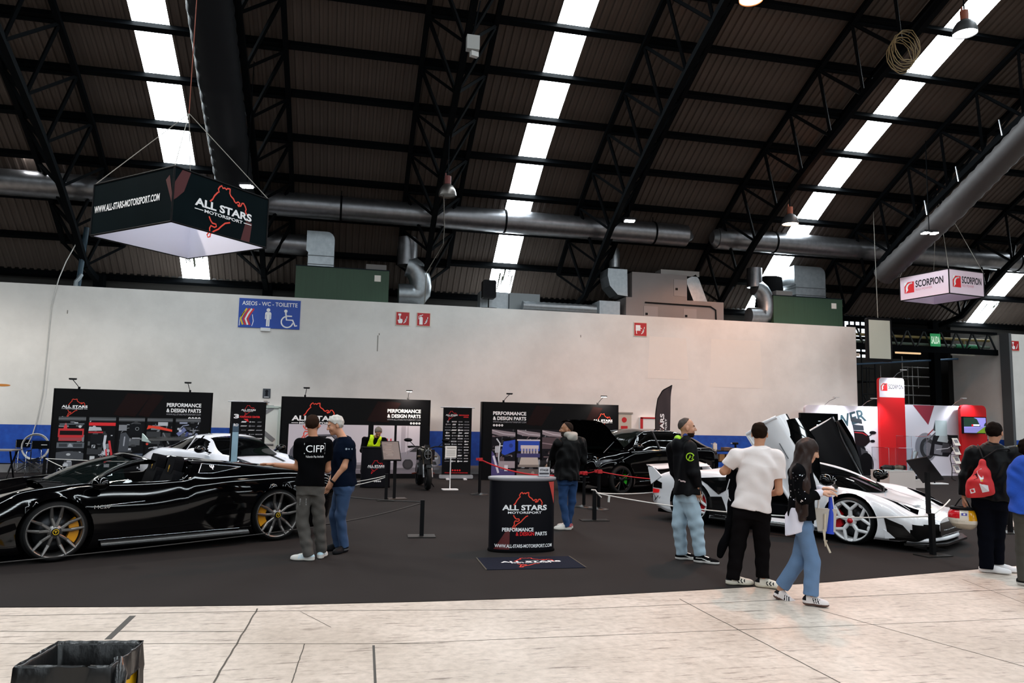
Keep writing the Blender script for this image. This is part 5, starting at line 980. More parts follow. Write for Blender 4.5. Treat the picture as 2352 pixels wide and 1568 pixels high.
for s in (-1, 1): part(MB().m(BLACK).tube([(s*.14, -.2, 0), (s*.14, .05, .05), (s*.14, .0, .4), (s*.14, .1, .7), (s*.14, .02, 1.0), (s*.14, .16, 1.35)], .014, 6), 'upright', t)
part(MB().m(BLACK).box((0, .16, 1.42), (.32, .03, .16)), 'header', t)
for k in range(4):
    z = .25+.3*k; part(MB().m(BLACK).box((0, -.02, z), (.28, .14, .012)), 'tray', t); q = thing('brochures', ['stack of brochures in the lowest tray of the wire rack', 'stack of brochures in the second lowest tray of the wire rack', 'stack of brochures in the second highest tray of the wire rack', 'stack of brochures in the topmost tray of the wire rack'][k], 'brochures', p+np.array([0, -.03, z+.008])); Rm = np.array(Matrix.Rotation(radians(60), 3, 'X')); mb = MB().m(PAPER); mb.box((0, 0, .12), (.22, .28, .012), R=Rm); part(mb, 'sheets', q); mb = MB().m(mt('#77747c', .5)); mb.box(np.array([0, 0, .12])+Rm@np.array([0, .02, .008]), (.14, .12, .002), R=Rm); part(mb, 'cover_print', q)
p = fl(2165, 1113); t = thing('tablet_stand', 'flat white plate lying on the carpet behind the white supercar', 'stand', p+np.array([0, .2, .006])); part(MB().m(WHITE).prism(rrect(-.3, -.15, .3, .15, .05), (0, 0, 0), X_, Y_, (0, 0, .03)), 'base_plate', t); part(MB().m(BLACK).bar((-.1, 0, .02), (-.15, 0, .5), .03), 'pole', t)
# ------------------------------------------------------------------ waste bin, front left
zb = .66; A = fl(133, 1471, zb); B = fl(330, 1470, zb); C = fl(56, 1528, zb); ux = B-A; wd = np.linalg.norm(ux); ang = atan2(ux[1], ux[0])
D2 = C-A; dp = abs(-sin(ang)*D2[0]+cos(ang)*D2[1]); c = (A+B)/2+(np.array([sin(ang), -cos(ang), 0]))*dp/2; c[2] = 0
t = thing('waste_bin', 'yellow waste bin lined with a black bag at the front left', 'bin', c, ang); w2, d2 = wd/2, dp/2
mb = MB().m(mt('#e0ac08', .55)); q = lambda k, z: [(-w2*k, -d2*k, z), (w2*k, -d2*k, z), (w2*k, d2*k, z), (-w2*k, d2*k, z)]
mb.grid([q(.86, 0), q(.93, zb-.10)], cv=True, smooth=False); mb.add(q(.86, .0), [(0, 1, 2, 3)]); part(mb, 'bin_body', t)
rnd = random.Random(11); mb = MB().m(mt('#0c0c0d', .28, bump=(26, .5, (1, 1, .5))), True)
def ring(k, z, jit, n=15, drop=None):
    P = []; cs = [(-1, -1), (1, -1), (1, 1), (-1, 1)]
    for e in range(4):
        a, b = cs[e], cs[(e+1) % 4]
        for i in range(n):
            f = i/n; x, y = a[0]+(b[0]-a[0])*f, a[1]+(b[1]-a[1])*f
            dz = drop(e, f) if drop else 0
            P.append((x*w2*k+rnd.uniform(-jit, jit), y*d2*k+rnd.uniform(-jit, jit), z+rnd.uniform(-jit, jit)*.6+dz))
    return P
dr = lambda e, f: (.10*max(0, sin(f*pi))**.5 if e == 0 and f > .72 else 0)+(.16*min(1, f*2.2) if e == 1 and f < .6 else .12 if e == 1 else 0)
RG = lambda k, z, jit, m: ring(k, z, jit, drop=lambda e, f: (max(0, .545-z) if e == 1 and f < .85 else 0)+m*(.10*max(0, (f-.72)/.28) if e == 0 else 0))
mb.grid([RG(1.03, .30, .010, 2), RG(1.045, .42, .012, 1), RG(1.04, .555, .008, .2), ring(1.02, zb-.012, .006), ring(1.0, zb, .003), ring(.95, zb-.02, .002), ring(.85, .5, .006), ring(.76, .3, .010), ring(.5, .16, .03), ring(.1, .12, .02)], cv=True)
part(mb, 'bin_bag', t); mb = MB().m(mt('#0c0c0d', .25, bump=(30, .5)), True); kx, ky, kz = w2*1.03, -d2*.92, .50
mb.tube([(kx-.02, ky+.10, .64), (kx+.015, ky+.03, .60), (kx+.03, ky-.0, .53), (kx+.015, ky+.02, .47), (kx+.02, ky+.05, .44)], [.03, .035, .022, .035, .02], 10); mb.tube([(kx, ky+.02, .53), (kx-.08, ky-.03, .47), (kx-.12, ky-.02, .42)], [.02, .03, .012], 8); part(mb, 'bag_knot', t)
# ------------------------------------------------------------------ vehicles
def pchip(x, xp, fp):
    xp = np.asarray(xp, float); fp = np.asarray(fp, float); h = np.diff(xp); d = np.diff(fp)/h; m = np.zeros_like(fp)
    m[0], m[-1] = d[0], d[-1]
    for i in range(1, len(xp)-1):
        if d[i-1]*d[i] > 0: m[i] = 3*(h[i-1]+h[i])/((2*h[i]+h[i-1])/d[i-1]+(h[i]+2*h[i-1])/d[i])
    i = np.clip(np.searchsorted(xp, x)-1, 0, len(h)-1); t = (x-xp[i])/h[i]
    return (2*t**3-3*t**2+1)*fp[i]+(t**3-2*t**2+t)*h[i]*m[i]+(-2*t**3+3*t**2)*fp[i+1]+(t**3-t**2)*h[i]*m[i+1]
def section(P, sub):
    """smooth polyline through the control points P (n,2)"""
    n = len(P); out = []
    for i in range(n-1):
        p0 = P[i-1] if i else 2*P[0]-P[1]; p1, p2 = P[i], P[i+1]; p3 = P[i+2] if i+2 < n else np.array([-P[n-2][0], P[n-2][1]])
        m1 = (p2-p0)*.42; m2 = (p3-p1)*.42; L = np.linalg.norm(p2-p1)
        for m in (m1, m2):
            k = np.linalg.norm(m)
            if k > L: m *= L/k
        for s in range(sub):
            t = s/sub; out.append((2*t**3-3*t**2+1)*p1+(t**3-2*t**2+t)*m1+(-2*t**3+3*t**2)*p2+(t**3-t**2)*m2)
    out.append(P[-1]); return np.array(out)
class Shell:
    """car body skin lofted from cross sections; faces can be dropped or handed to other parts"""
    def __init__(s, rows, sub=5, nx=150, arches=()):
        rows = sorted(rows, key=lambda r: r[0]); xp = [r[0] for r in rows]; xs = np.linspace(xp[0], xp[-1], nx)
        C = np.array([list(r[1:-1])+[0, r[-1]] for r in rows]); nc = C.shape[1]//2
        I = np.array([pchip(xs, xp, C[:, k]) for k in range(C.shape[1])]).T
        V = []
        for i in range(nx):
            h = section(I[i].reshape(nc, 2), sub); full = np.concatenate([h, (h*[-1, 1])[::-1][1:]]); V.append(np.column_stack([np.full(len(full), xs[i]), full]))
        s.V = np.array(V); s.nx, s.ns = s.V.shape[:2]; s.alive = np.ones((s.nx-1, s.ns-1), bool); s.arches = arches
        for xw, zw, R in arches:
            d = np.hypot(s.V[..., 0]-xw, s.V[..., 2]-zw); ins = (d < R) & (abs(s.V[..., 1]) > .5)
            q = ins[:-1, :-1] & ins[1:, :-1] & ins[:-1, 1:] & ins[1:, 1:]; s.alive &= ~q
            k = R/np.maximum(d, 1e-6)
            nx_ = xw+(s.V[..., 0]-xw)*k; nz = zw+(s.V[..., 2]-zw)*k
            s.V[..., 0] = np.where(ins, nx_, s.V[..., 0]); s.V[..., 2] = np.where(ins, nz, s.V[..., 2])
        s.c = (s.V[:-1, :-1]+s.V[1:, :-1]+s.V[:-1, 1:]+s.V[1:, 1:])/4
    def faces(s, pred): return s.alive & pred(s.c[..., 0], s.c[..., 1], s.c[..., 2])
    def drop(s, pred): s.alive &= ~s.faces(pred)
    def take(s, pred, mat, T=None, keep=False, thick=0, inner=None):
        f = s.faces(pred) if pred else s.alive.copy()
        if not keep: s.alive &= ~f
        mb = MB().m(mat, True); idx = {}; vs = []; fs = []
        for i, j in np.argwhere(f):
            q = []
            for a, b in ((i, j), (i+1, j), (i+1, j+1), (i, j+1)):
                if (a, b) not in idx: idx[(a, b)] = len(vs); vs.append(s.V[a, b])
                q.append(idx[(a, b)])
            fs.append(q)
        if T: vs = [T(v) for v in vs]
        mb.add(vs, fs, True)
        return mb
    def caps(s, mb):
        for i in (0, s.nx-1): mb.add(list(s.V[i]), [tuple(range(s.ns))], False)
    def bvh(s):
        vs = [tuple(v) for v in s.V.reshape(-1, 3)]; n = s.ns
        return BVHTree.FromPolygons(vs, [(i*n+j, (i+1)*n+j, (i+1)*n+j+1, i*n+j+1) for i in range(s.nx-1) for j in range(n-1)]+[tuple(range(n)), tuple(range((s.nx-1)*n, s.nx*n))])
def patch(bvh, lo, hi, axis, side, mb, off=.006, nu=24, nv=8):
    """panel laid on the skin: two polylines in the plane of projection, cast along an axis"""
    lo, hi = np.array(lo, float), np.array(hi, float)
    def res(P):
        d = np.r_[0, np.cumsum(np.linalg.norm(np.diff(P, axis=0), axis=1)+1e-9)]; t = np.linspace(0, d[-1], nu); return np.column_stack([np.interp(t, d, P[:, k]) for k in (0, 1)])
    A, B = res(lo), res(hi); G = []; bad = 0
    for k in range(nv):
        row = []
        for p in A+(B-A)*k/(nv-1):
            if axis == 'y': o, d = (p[0], side*3, p[1]), (0, -side, 0)
            elif axis == 'x': o, d = (side*5, p[0], p[1]), (-side, 0, 0)
            else: o, d = (p[0], p[1], 3), (0, 0, -1)
            h = bvh.ray_cast(Vector(o), Vector(d))
            if h[0] is None: row.append(None); bad += 1; continue
            n = np.array(h[1]); n = n if n@np.array(d) < 0 else -n
            row.append(np.array(h[0])+n*off)
        G.append(row)
    for i in range(nv-1):
        for j in range(nu-1):
            q = [G[i][j], G[i][j+1], G[i+1][j+1], G[i+1][j]]
            if all(v is not None for v in q) and max(np.linalg.norm(q[k]-q[k-1]) for k in range(4)) < .16: mb.add(q, [(0, 1, 2, 3)], True)
    return mb
def seam(bvh, pts, axis, side, mb, r=.005, off=.001):
    P = []
    for a, b in zip(pts[:-1], pts[1:]):
        for t in np.linspace(0, 1, 9)[:-1]: P.append(np.array(a)*(1-t)+np.array(b)*t)
    P.append(np.array(pts[-1])); out = []
    for p in P:
        if axis == 'y': o, d = (p[0], side*3, p[1]), (0, -side, 0)
        elif axis == 'x': o, d = (side*5, p[0], p[1]), (-side, 0, 0)
        else: o, d = (p[0], p[1], 3), (0, 0, -1)
        h = bvh.ray_cast(Vector(o), Vector(d))
        if h[0] is not None: out.append(np.array(h[0])-np.array(d)*off)
    if len(out) > 1: mb.tube(out, r, 6)
    return mb
TYRE = mt('#0b0b0c', .75, spec=.3, bump=(60, .15)); DISCM = mt('#3a3b3e', .35, .9)
def wheel(car, x, y, R, rr, w, style, rim, cal, hub, name='wheel'):
    s = 1 if y > 0 else -1; c = (x, y, R+.0)
    pr = [(rr*.98, w/2-.01), (rr+.02, w/2), (R-.03, w/2-.005), (R-.006, w/2-.035), (R, w/2-.08), (R, -w/2+.06), (R-.02, -w/2+.01), (rr, -w/2)]
    mb = MB().m(TYRE, True); mb.lathe([(a, b*s) for a, b in pr], (0, 0, 0), (0, 1, 0), 56); t = mb.build(name, car, (x, y, R))
    mb = MB().m(rim, True); f = w/2-.012
    mb.lathe([(rr*.985, f*s), (rr*1.0, (f+.006)*s), (rr*.93, (f-.012)*s), (rr*.90, (f-.05)*s), (rr*.88, (f-.20)*s)], (0, 0, 0), (0, 1, 0), 56)
    def spoke(a0, r0, a1, r1, d0, d1, wd0, wd1, th=.03):
        p = np.array([cos(a0)*r0, (f-d0)*s, sin(a0)*r0]); q = np.array([cos(a1)*r1, (f-d1)*s, sin(a1)*r1]); u = np.cross(q-p, [0, s, 0]); u /= np.linalg.norm(u); Y = np.array([0, s, 0])*th
        A = [p+u*wd0/2, p-u*wd0/2, q-u*wd1/2, q+u*wd1/2]; top = [p+u*wd0*.22, p-u*wd0*.22, q-u*wd1*.22, q+u*wd1*.22]
        top = [v+np.array([0, s, 0])*.012 for v in top]
        mb.add(A+[v-Y for v in A]+top, [(4, 5, 6, 7), (0, 4, 7, 3), (1, 2, 6, 5), (0, 1, 5, 4), (2, 3, 7, 6), (8, 11, 10, 9), (0, 3, 11, 8), (1, 9, 10, 2), (0, 8, 9, 1), (2, 10, 11, 3)], False)
    for k in range(5):
        a = 2*pi*k/5+pi/2
        if style == 'trident':
            for q in (-1, 1): spoke(a+q*.16, .06, a+q*.27, rr*.55, .03, .035, .040, .036); spoke(a+q*.27, rr*.54, a+q*.20, rr*.97, .035, .004, .040, .028)
        elif style == 'hex':
            spoke(a, .06, a, rr*.55, .03, .02, .055, .05); [spoke(a, rr*.53, a+q*.42, rr*.97, .02, .006, .045, .04) for q in (-1, 1)]
            spoke(a+.63, rr*.86, a+.63, rr*.985, .02, .006, .06, .09)
        else:
            for q in (-1, 1): spoke(a+q*.10, .05, a+q*.22, rr*.97, .03, .006, .03, .035)
    mb.lathe([(.0, (f-.02)*s), (.075, (f-.025)*s), (.085, (f-.06)*s)], (0, 0, 0), (0, 1, 0), 20); mb.build('rim', t)
    mb = MB().m(DISCM, True); mb.lathe([(.06, (f-.14)*s), (rr*.74, (f-.14)*s), (rr*.74, (f-.17)*s)], (0, 0, 0), (0, 1, 0), 40); mb.m(MATTE); mb.lathe([(0.0, (f-.2)*s), (rr*.9, (f-.2)*s)], (0, 0, 0), (0, 1, 0), 40); mb.build('brake_disc', t)
    mb = MB().m(cal, True); fx = -1 if x > 0 else 1
    mb.prism([(fx*(rr*.50)*cos(a)*1+0, (rr*.50)*sin(a)) for a in np.linspace(-.55, .55, 7)]+[(fx*(rr*.84)*cos(a), (rr*.84)*sin(a)) for a in np.linspace(.62, -.62, 9)], (0, (f-.07)*s, 0), X_, Z_, (0, -.09*s, 0)); mb.build('brake_caliper', t)
    mb = MB().m(hub[0], True); mb.lathe([(0, (f+.004)*s), (.036, (f+.002)*s), (.042, (f-.03)*s)], (0, 0, 0), (0, 1, 0), 20)
    if len(hub) > 1: mb.m(hub[1]); mb.lathe([(.026, (f+.007)*s), (.033, (f+.007)*s)], (0, 0, 0), (0, 1, 0), 20); mb.line([(-.014, .012), (0, -.006), (.014, .012)], (0, (f+.0075)*s, 0), X_, Z_, .006); mb.line([(0, .015), (0, -.016)], (0, (f+.0075)*s, 0), X_, Z_, .006)
    mb.build('hub_cap', t); return t
def liners(car, arches, yin=.5, yout=.9):
    for xw, zw, R in arches:
        for s in (-1, 1):
            mb = MB().m(MATTE, True); mb.grid([[(xw+R*1.0*cos(a), s*y, zw+R*1.0*sin(a)) for a in np.linspace(-.5, pi+.5, 28)] for y in (yin, yout)]); mb.add([(xw+R*cos(a), s*yin, zw+R*sin(a)) for a in np.linspace(-.5, pi+.5, 28)], [tuple(range(28))], False); mb.build('wheel_arch', car)
def mirror(car, p, mat, s, k=1.0, arm=(0, 0, -.1)):
    mb = MB().m(mat, True); pr = [(0.0, -.11), (.05, -.10), (.085, -.05), (.095, .0), (.085, .05), (.03, .07), (0, .07)]
    i0 = len(mb.v); mb.lathe(pr, (0, 0, 0), (-1, 0, 0), 20)
    for i in range(i0, len(mb.v)): v = mb.v[i]; mb.v[i] = np.array([v[0]*k, v[1]*1.25*k, v[2]*.85*k])+V3(p)
    a = V3(p)+np.array([.0, -s*.08, -.02]); b = V3(p)+np.array([.05, -s*.24, arm[2]]); mb.bar(a, b, .05, .03); o = mb.build('side_mirror', car)
    MB().m(mt('#5a6268', .05, 1)).disc(V3(p)+np.array([-.072*k, 0, 0]), Y_, Z_, 0, 0, .085*k, 18, .06*k).build('mirror_glass', o)
def car_empty(lab, pose): return thing('car', lab, 'car', (pose[0], pose[1], .006), radians(pose[2]))
TRIDENT = [[(-.5, 1), (-.5, .2), (-.3, -.1), (0, -.2)], [(.5, 1), (.5, .2), (.3, -.1), (0, -.2)], [(0, 1.1), (0, -1)]]
# --- black open two-seater
BP = mt('#020203', .05, spec=.38); GLS = mt('#0b1414', .02, alpha=.62, spec=.8); CARB = mt('#0a0a0b', .25); CH = mt('#b8bcc0', .15, 1)
car = car_empty('glossy black open-top supercar with yellow brake calipers, two men beside it', (-2.447, 11.271, 208.3))
rows = [(2.42,.35,.20,.42,.24,.50,.34,.52,.42,.45,.50,.25,.53,.54),(2.25,.78,.14,.82,.18,.84,.30,.83,.45,.74,.57,.40,.60,.61),(2.0,.90,.12,.93,.16,.93,.32,.93,.50,.84,.70,.50,.66,.67),(1.7,.93,.12,.96,.17,.95,.38,.95,.60,.85,.82,.60,.72,.73),
 (1.35,.95,.12,.965,.18,.965,.42,.962,.66,.86,.86,.62,.80,.81),(1.06,.95,.12,.965,.17,.965,.36,.955,.62,.865,.87,.74,.86,.88),(.5,.94,.12,.962,.17,.962,.34,.952,.60,.87,.85,.79,.87,.93),
 (-.02,.94,.12,.965,.17,.963,.36,.958,.62,.89,.87,.80,.88,.95),(-.2,.94,.12,.965,.18,.963,.38,.962,.64,.90,.88,.66,1.10,1.09),(-.55,.94,.13,.97,.20,.955,.42,.975,.67,.91,.90,.62,1.09,1.06),(-1.0,.95,.14,.98,.2,.975,.45,.985,.70,.89,.93,.60,1.04,1.0),(-1.35,.95,.14,.98,.2,.98,.45,.985,.70,.88,.94,.60,1.0,.97),
 (-1.8,.93,.16,.96,.22,.96,.45,.95,.70,.86,.91,.60,.95,.93),(-2.1,.85,.2,.90,.26,.92,.46,.91,.70,.82,.88,.55,.90,.89),(-2.26,.7,.3,.75,.35,.80,.5,.80,.68,.74,.82,.5,.85,.85)]
AR = [(1.35, .34, .395), (-1.35, .35, .405)]; S = Shell(rows, 5, 170, AR); bv = S.bvh()
S.drop(lambda x, y, z: (x > -.21) & (x < 1.12) & (abs(y) < .80) & (z > .7))
part(S.take(lambda x, y, z: (x > 1.14) & (abs(y) < .66) & (z > .5), BP), 'bonnet', car)
for s in (-1, 1): part(S.take(lambda x, y, z: (x > -.12) & (x < .92) & (y*s > .5) & (z > .24), BP), 'door', car)
mb = S.take(None, BP); S.caps(mb); part(mb, 'body_shell', car)
liners(car, AR, .55, .93)
part(MB().m(MATTE).box((0, 0, .15), (4.2, 1.5, .06)), 'floor_pan', car)
# windscreen, header and pillars
ba = [np.array([1.0+.45*(1-v*v), .81*v, .865-.03*(1-v*v)]) for v in np.linspace(-1, 1, 17)]; hd = [np.array([.36+.14*(1-v*v), .57*v, 1.115+.065*(1-v*v)]) for v in np.linspace(-1, 1, 17)]
mb = MB().m(GLS, True); mb.grid([[a+(b-a)*t+np.array([0, 0, .05*sin(pi*t)]) for a, b in zip(ba, hd)] for t in np.linspace(0, 1, 8)]); part(mb, 'windscreen', car)
mb = MB().m(BP, True); mb.grid([[p+np.array([dx, 0, dz]) for p in hd] for dx, dz in ((.06, -.0), (0, .022), (-.10, .02), (-.17, -.01), (-.12, -.04), (.02, -.04), (.06, 0))]); part(mb, 'header_rail', car)
for s in (0, -1):
    P = [ba[s]+(hd[s]-ba[s])*t+np.array([0, 0, .05*sin(pi*t)]) for t in np.linspace(-.04, 1, 10)]; part(MB().m(BP).tube(P, .036, 10), 'pillar', car)
class OB(MB):
    """mesh builder shifted to the cab"""
    def __init__(s): MB.__init__(s); s.T = (np.eye(3), np.array([.52, 0, 0]))
for s in (-1, 1): mb = OB().m(GLS, True); mb.grid([[(.52, s*.84, .86), (.45, s*.835, .88), (.0, s*.84, .86)], [(.46, s*.82, .90), (.30, s*.76, .98), (.03, s*.83, .90)], [(.42, s*.80, .92), (.10, s*.66, 1.08), (.10, s*.82, .93)]]); part(mb, 'quarter_glass', car)
# cabin
LEA = mt('#141416', .7, bump=(80, .2)); TUBM = mt('#0d0d0e', .8)
mb = OB().m(TUBM); mb.box((-.05, 0, .22), (1.5, 1.5, .08)); mb.box((-.74, 0, .62), (.04, 1.5, .86))
for s in (-1, 1): mb.box((-.05, s*.80, .56), (1.4, .06, .62))
part(mb, 'cabin_tub', car)
mb = OB().m(LEA, True); mb.grid([[(.72+dx, y, .80+dz-.06*(abs(y)/.7)**2) for y in np.linspace(-.76, .76, 13)] for dx, dz in ((.2, .06), (0, .1), (-.22, .08), (-.30, -.02), (-.25, -.2))]); part(mb, 'dashboard', car)
mb = OB().m(CARB, True); c0 = np.array([.28, .38, .80]); mb.tube([c0+np.array([.16*.45*sin(a), .17*cos(a), .17*sin(a)*.9]) for a in [2*pi*i/24 for i in range(24)]], .017, 8, closed=True); mb.bar(c0-Y_*.16, c0+Y_*.16, .04, .02); mb.bar(c0, c0+np.array([.3, 0, -.05]), .06); part(mb, 'steering_wheel', car)
for s in (-1, 1):
    mb = OB().m(LEA, True); y = s*.38
    R5 = lambda w_, y0: [(a, b) for a, b in rrect(-w_, 0, w_, 1, .12, 4)]
    mb.prism([(a*.24, b*.62) for a, b in rrect(-1, 0, 1, 1, .25, 4)], (-.50, y, .36), Y_, (-.30, 0, .95), (.13, 0, .04)); mb.prism([(a*.15, b*.24) for a, b in rrect(-1, 0, 1, 1, .3, 4)], (-.655, y, .90), Y_, (-.2, 0, .98), (.12, 0, .03))
    for q in (-1, 1): mb.tube([(-.40, y+q*.24, .40), (-.50, y+q*.25, .62), (-.60, y+q*.22, .86)], [.06, .075, .05], 10)
    mb.box((-.18, y, .40), (.5, .46, .16)); sd = mb.build('seat', car)
    mb = OB().m(mt('#c89a18', .6)); o = np.array([-.545, y, 1.0]); [mb.line([(a*.03, b*.045) for a, b in L], o, Y_, (-.2, 0, .98), .011) for L in TRIDENT]; mb.build('headrest_emblem', sd)
    mb = OB().m(BP, True); part(mb.grid([[(-.70-.02*k, y+a*.26, .98+.15*sqrt(max(0, 1-a*a))*kk) for a in np.linspace(-1, 1, 13)] for k, kk in ((0, 1), (3, 1.05), (12, .9))]), 'roll_hoop', car)
mb = OB().m(CARB); mb.box((-.1, 0, .48), (1.2, .22, .3)); part(mb, 'centre_console', car)
for s in (-1, 1):
    mirror(car, (.93, s*1.06, .89), BP, s, .95, (0, 0, -.07))
    mb = MB().m(CARB, True); mb.grid([[(x, s*(.96+dy), z) for x in np.linspace(.88, -.92, 12)] for dy, z in ((.0, .21), (.07, .17), (.075, .13), (.0, .115))]); part(mb, 'side_skirt', car)
    mb = MB().m(CH, True); seam(bv, [(.9, .215), (-.8, .225)], 'y', s, mb, .004, .004); part(mb, 'skirt_trim', car)
    mb = MB(); mb.m(CH, True); seam(bv, [(.95, .60), (.80, .62), (.40, .645)], 'y', s, mb, .006, .004); part(mb, 'fender_strake', car)
    mb = MB().m(CH); mb.text('MC20', (.88, s*.962, .585), (-s, 0, 0), Z_, .040, width=.17, bold=.0); part(mb, 'badge_lettering', car)
    mb = MB().m(mt('#07090a', .15)); patch(bv, [(-.28, .97), (-.80, .98)], [(-.32, 1.07), (-.68, 1.05)], 'y', s, mb, .006, 12, 5); part(mb, 'buttress_panel', car)
    mb = MB().m(CH, True); seam(bv, [(-.26, .96), (-.34, 1.075), (-.86, 1.02), (-.45, .955), (-.26, .96)], 'y', s, mb, .006, .008); part(mb, 'panel_trim', car)
    h = bv.ray_cast(Vector((-.46, s*3, 1.02)), Vector((0, -s, 0)))
    if h[0]:
        n = np.array(h[1]); n = n if n[1]*s > 0 else -n; o = np.array(h[0])+n*.012; u = np.array([-s, 0, 0.]); v = np.cross(n, u); mb = MB().m(LET); [mb.line([(a*.045, b*.045) for a, b in L], o, u, v*(1 if v[2] > 0 else -1), .013) for L in TRIDENT]; part(mb, 'side_emblem', car)
    mb = MB().m(mt('#b8d0d8', .05, spec=.8)); patch(bv, [(2.13, s*.70), (1.95, s*.80), (1.70, s*.83)], [(2.13, s*.64), (1.95, s*.72), (1.72, s*.80)], 'z', 1, mb, .006, 14, 5); part(mb, 'headlight', car)
    mb = MB().m(mt('#c01010', .2, e=.2)); patch(bv, [(s*.3, .76), (s*.72, .74)], [(s*.3, .79), (s*.74, .77)], 'x', -1, mb, .006, 10, 3); part(mb, 'tail_light', car)
mb = MB().m(MATTE); patch(bv, [(-.5, .24), (0, .22), (.5, .24)], [(-.45, .42), (0, .46), (.45, .42)], 'x', 1, mb, .008, 20, 6); part(mb, 'grille', car)
mb = MB().m(CARB, True); mb.prism([(2.46, -.6), (2.32, -.85), (2.1, -.92), (2.1, .92), (2.32, .85), (2.46, .6)], (0, 0, .1), X_, Y_, (0, 0, .03)); part(mb, 'front_splitter', car)
for w_ in (-.2, .25):
    part(MB().m(BLACK).tube([(1.50, w_, .86), (1.40, w_+.15, .885), (1.28, w_+.42, .885)], .009, 6), 'wiper', car)
YC = mt('#e0940a', .4); DG = mt('#858280', .36, .9)
for x, y, R in ((1.35, .84, .335), (1.35, -.84, .335), (-1.35, .83, .345), (-1.35, -.83, .345)): wheel(car, x, y, R+.01, R*.90, .27, 'trident', DG, YC, (BLACK, mt('#d8b010', .4)))
# --- white supercar with raised doors
WP = mt('#ececf0', .22, coat=.5); WGL = mt('#040506', .03, spec=.7)
car = car_empty('white supercar with raised scissor doors and white wheels with red calipers', (7.56, 11.575, -57.8))
rows = [(2.44,.45,.20,.5,.24,.55,.30,.55,.36,.48,.42,.3,.45,.47),(2.2,.85,.13,.90,.16,.92,.28,.92,.40,.85,.50,.45,.53,.55),(1.9,.95,.12,.99,.16,.985,.35,.985,.52,.88,.665,.5,.63,.64),(1.62,.96,.12,1.0,.17,1.0,.38,1.0,.58,.885,.755,.56,.69,.70),(1.35,.97,.12,1.0,.18,1.0,.4,1.0,.60,.88,.80,.60,.75,.75),
 (.95,.97,.12,1.0,.17,.97,.38,.97,.60,.87,.815,.68,.81,.82),(.5,.95,.12,1.0,.17,.93,.34,.93,.58,.86,.80,.74,.84,.90),(0,.95,.12,1.0,.17,.93,.34,.93,.60,.86,.81,.72,.88,.95),(-.5,.95,.12,1.0,.18,.95,.36,.96,.62,.90,.84,.70,.95,1.0),(-.9,.97,.13,1.01,.19,.99,.42,1.01,.68,.93,.90,.64,.97,.98),
 (-1.35,.98,.14,1.01,.2,1.01,.45,1.01,.70,.92,.91,.6,.91,.92),(-1.8,.97,.16,1.0,.22,.99,.46,.98,.70,.90,.87,.6,.86,.86),(-2.05,.92,.22,.96,.28,.95,.48,.94,.68,.88,.80,.6,.80,.80),(-2.22,.8,.26,.84,.30,.86,.44,.86,.58,.82,.73,.55,.76,.77)]
AR = [(1.35, .345, .40), (-1.35, .36, .415)]; S = Shell(rows, 5, 170, AR); bv = S.bvh()
S.drop(lambda x, y, z: (x > -.55) & (x < 1.0) & (abs(y) < .76) & (z > .7))
def doorT(s):
    hx, hz, an, tl = .82, .62, radians(58), radians(9)
    def T(v):
        x, y, z = v[0]-hx, v[1], v[2]-hz; x2 = x*cos(an)-z*sin(-an)*-1 if False else x*cos(an)+z*sin(an); z2 = -x*sin(an)+z*cos(an)
        y2 = y+s*z2*sin(tl); return np.array([hx+x2, y2, hz+z2*cos(tl)])
    return T
isdoor = lambda s: (lambda x, y, z: (x > -.55) & (x < .82) & (y*s > .5) & (z > .25))
for s in (-1, 1):
    T = doorT(s); mb = S.take(isdoor(s), WP, T); n0 = len(mb.v); vs = [v+np.array([0, -s*.06, 0]) for v in mb.v]; fs = [f[::-1] for f in mb.f]; mb.m(mt('#1a1b1d', .35)); mb.add(vs, fs, True)
    be = [(-.50, .80), (-.30, .87), (.2, .83), (.80, .80)]
    d = mb.build('door', car)
    # frameless side glass and door edge
    T2 = lambda p: T(np.array(p)); mb = MB().m(WGL, True); mb.grid([[T2((-.45+.0, s*.86, .83)), T2((.2, s*.86, .82)), T2((.78, s*.86, .80))], [T2((-.42, s*.74, .98)), T2((.15, s*.74, .97)), T2((.52, s*.78, .88))], [T2((-.38, s*.64, 1.08)), T2((.0, s*.64, 1.08)), T2((.25, s*.70, 1.0))]]); mb.build('side_glass', d)
    mb = MB().m(WP); P = [T2((-.55, s*.96, .26)), T2((-.55, s*.97, .62)), T2((-.53, s*.90, .84))]; mb.tube(P, .03, 8); mb.tube([T2((-.54, s*.95, .26)), T2((.80, s*.95, .26))], .03, 8); mb.build('door_edge', d)
    mb = MB().m(mt('#5a5d62', .3)); a = T2((-.15, s*.975, .66)); b = T2((.12, s*.975, .64)); mb.bar(a, b, .045, .012); mb.build('door_handle', d)
part(S.take(lambda x, y, z: (x > 1.12) & (x < 2.36) & (abs(y) < .68) & (z > .4), WP), 'bonnet', car)
for s in (-1, 1): part(S.take(lambda x, y, z: (y*s > 0) & (x > 2.0+.35*(z-.12)) & (z < .395-.03*abs(y)) & (abs(y) < .93), mt('#050506', .5, spec=.1)), 'front_mouth', car)
mb = MB().m(mt('#050506', .3)); mb.box((2.437, 0, .30), (.02, 1.06, .18)); part(mb, 'grille', car)
mb = MB().m(CH, True); mb.tube([(2.12, -.86, .29), (2.33, -.66, .28), (2.455, -.35, .28), (2.455, .35, .28), (2.33, .66, .28), (2.12, .86, .29)], .007, 6); part(mb, 'mouth_trim', car)
part(S.take(lambda x, y, z: (x < -.60) & (x > -2.2) & (abs(y) < .58) & (z > .7), mt('#08090a', .2)), 'engine_cover', car)
mb = S.take(None, WP); S.caps(mb); part(mb, 'body_shell', car); liners(car, AR, .55, .95)
part(MB().m(MATTE).box((0, 0, .15), (4.3, 1.6, .06)), 'floor_pan', car)
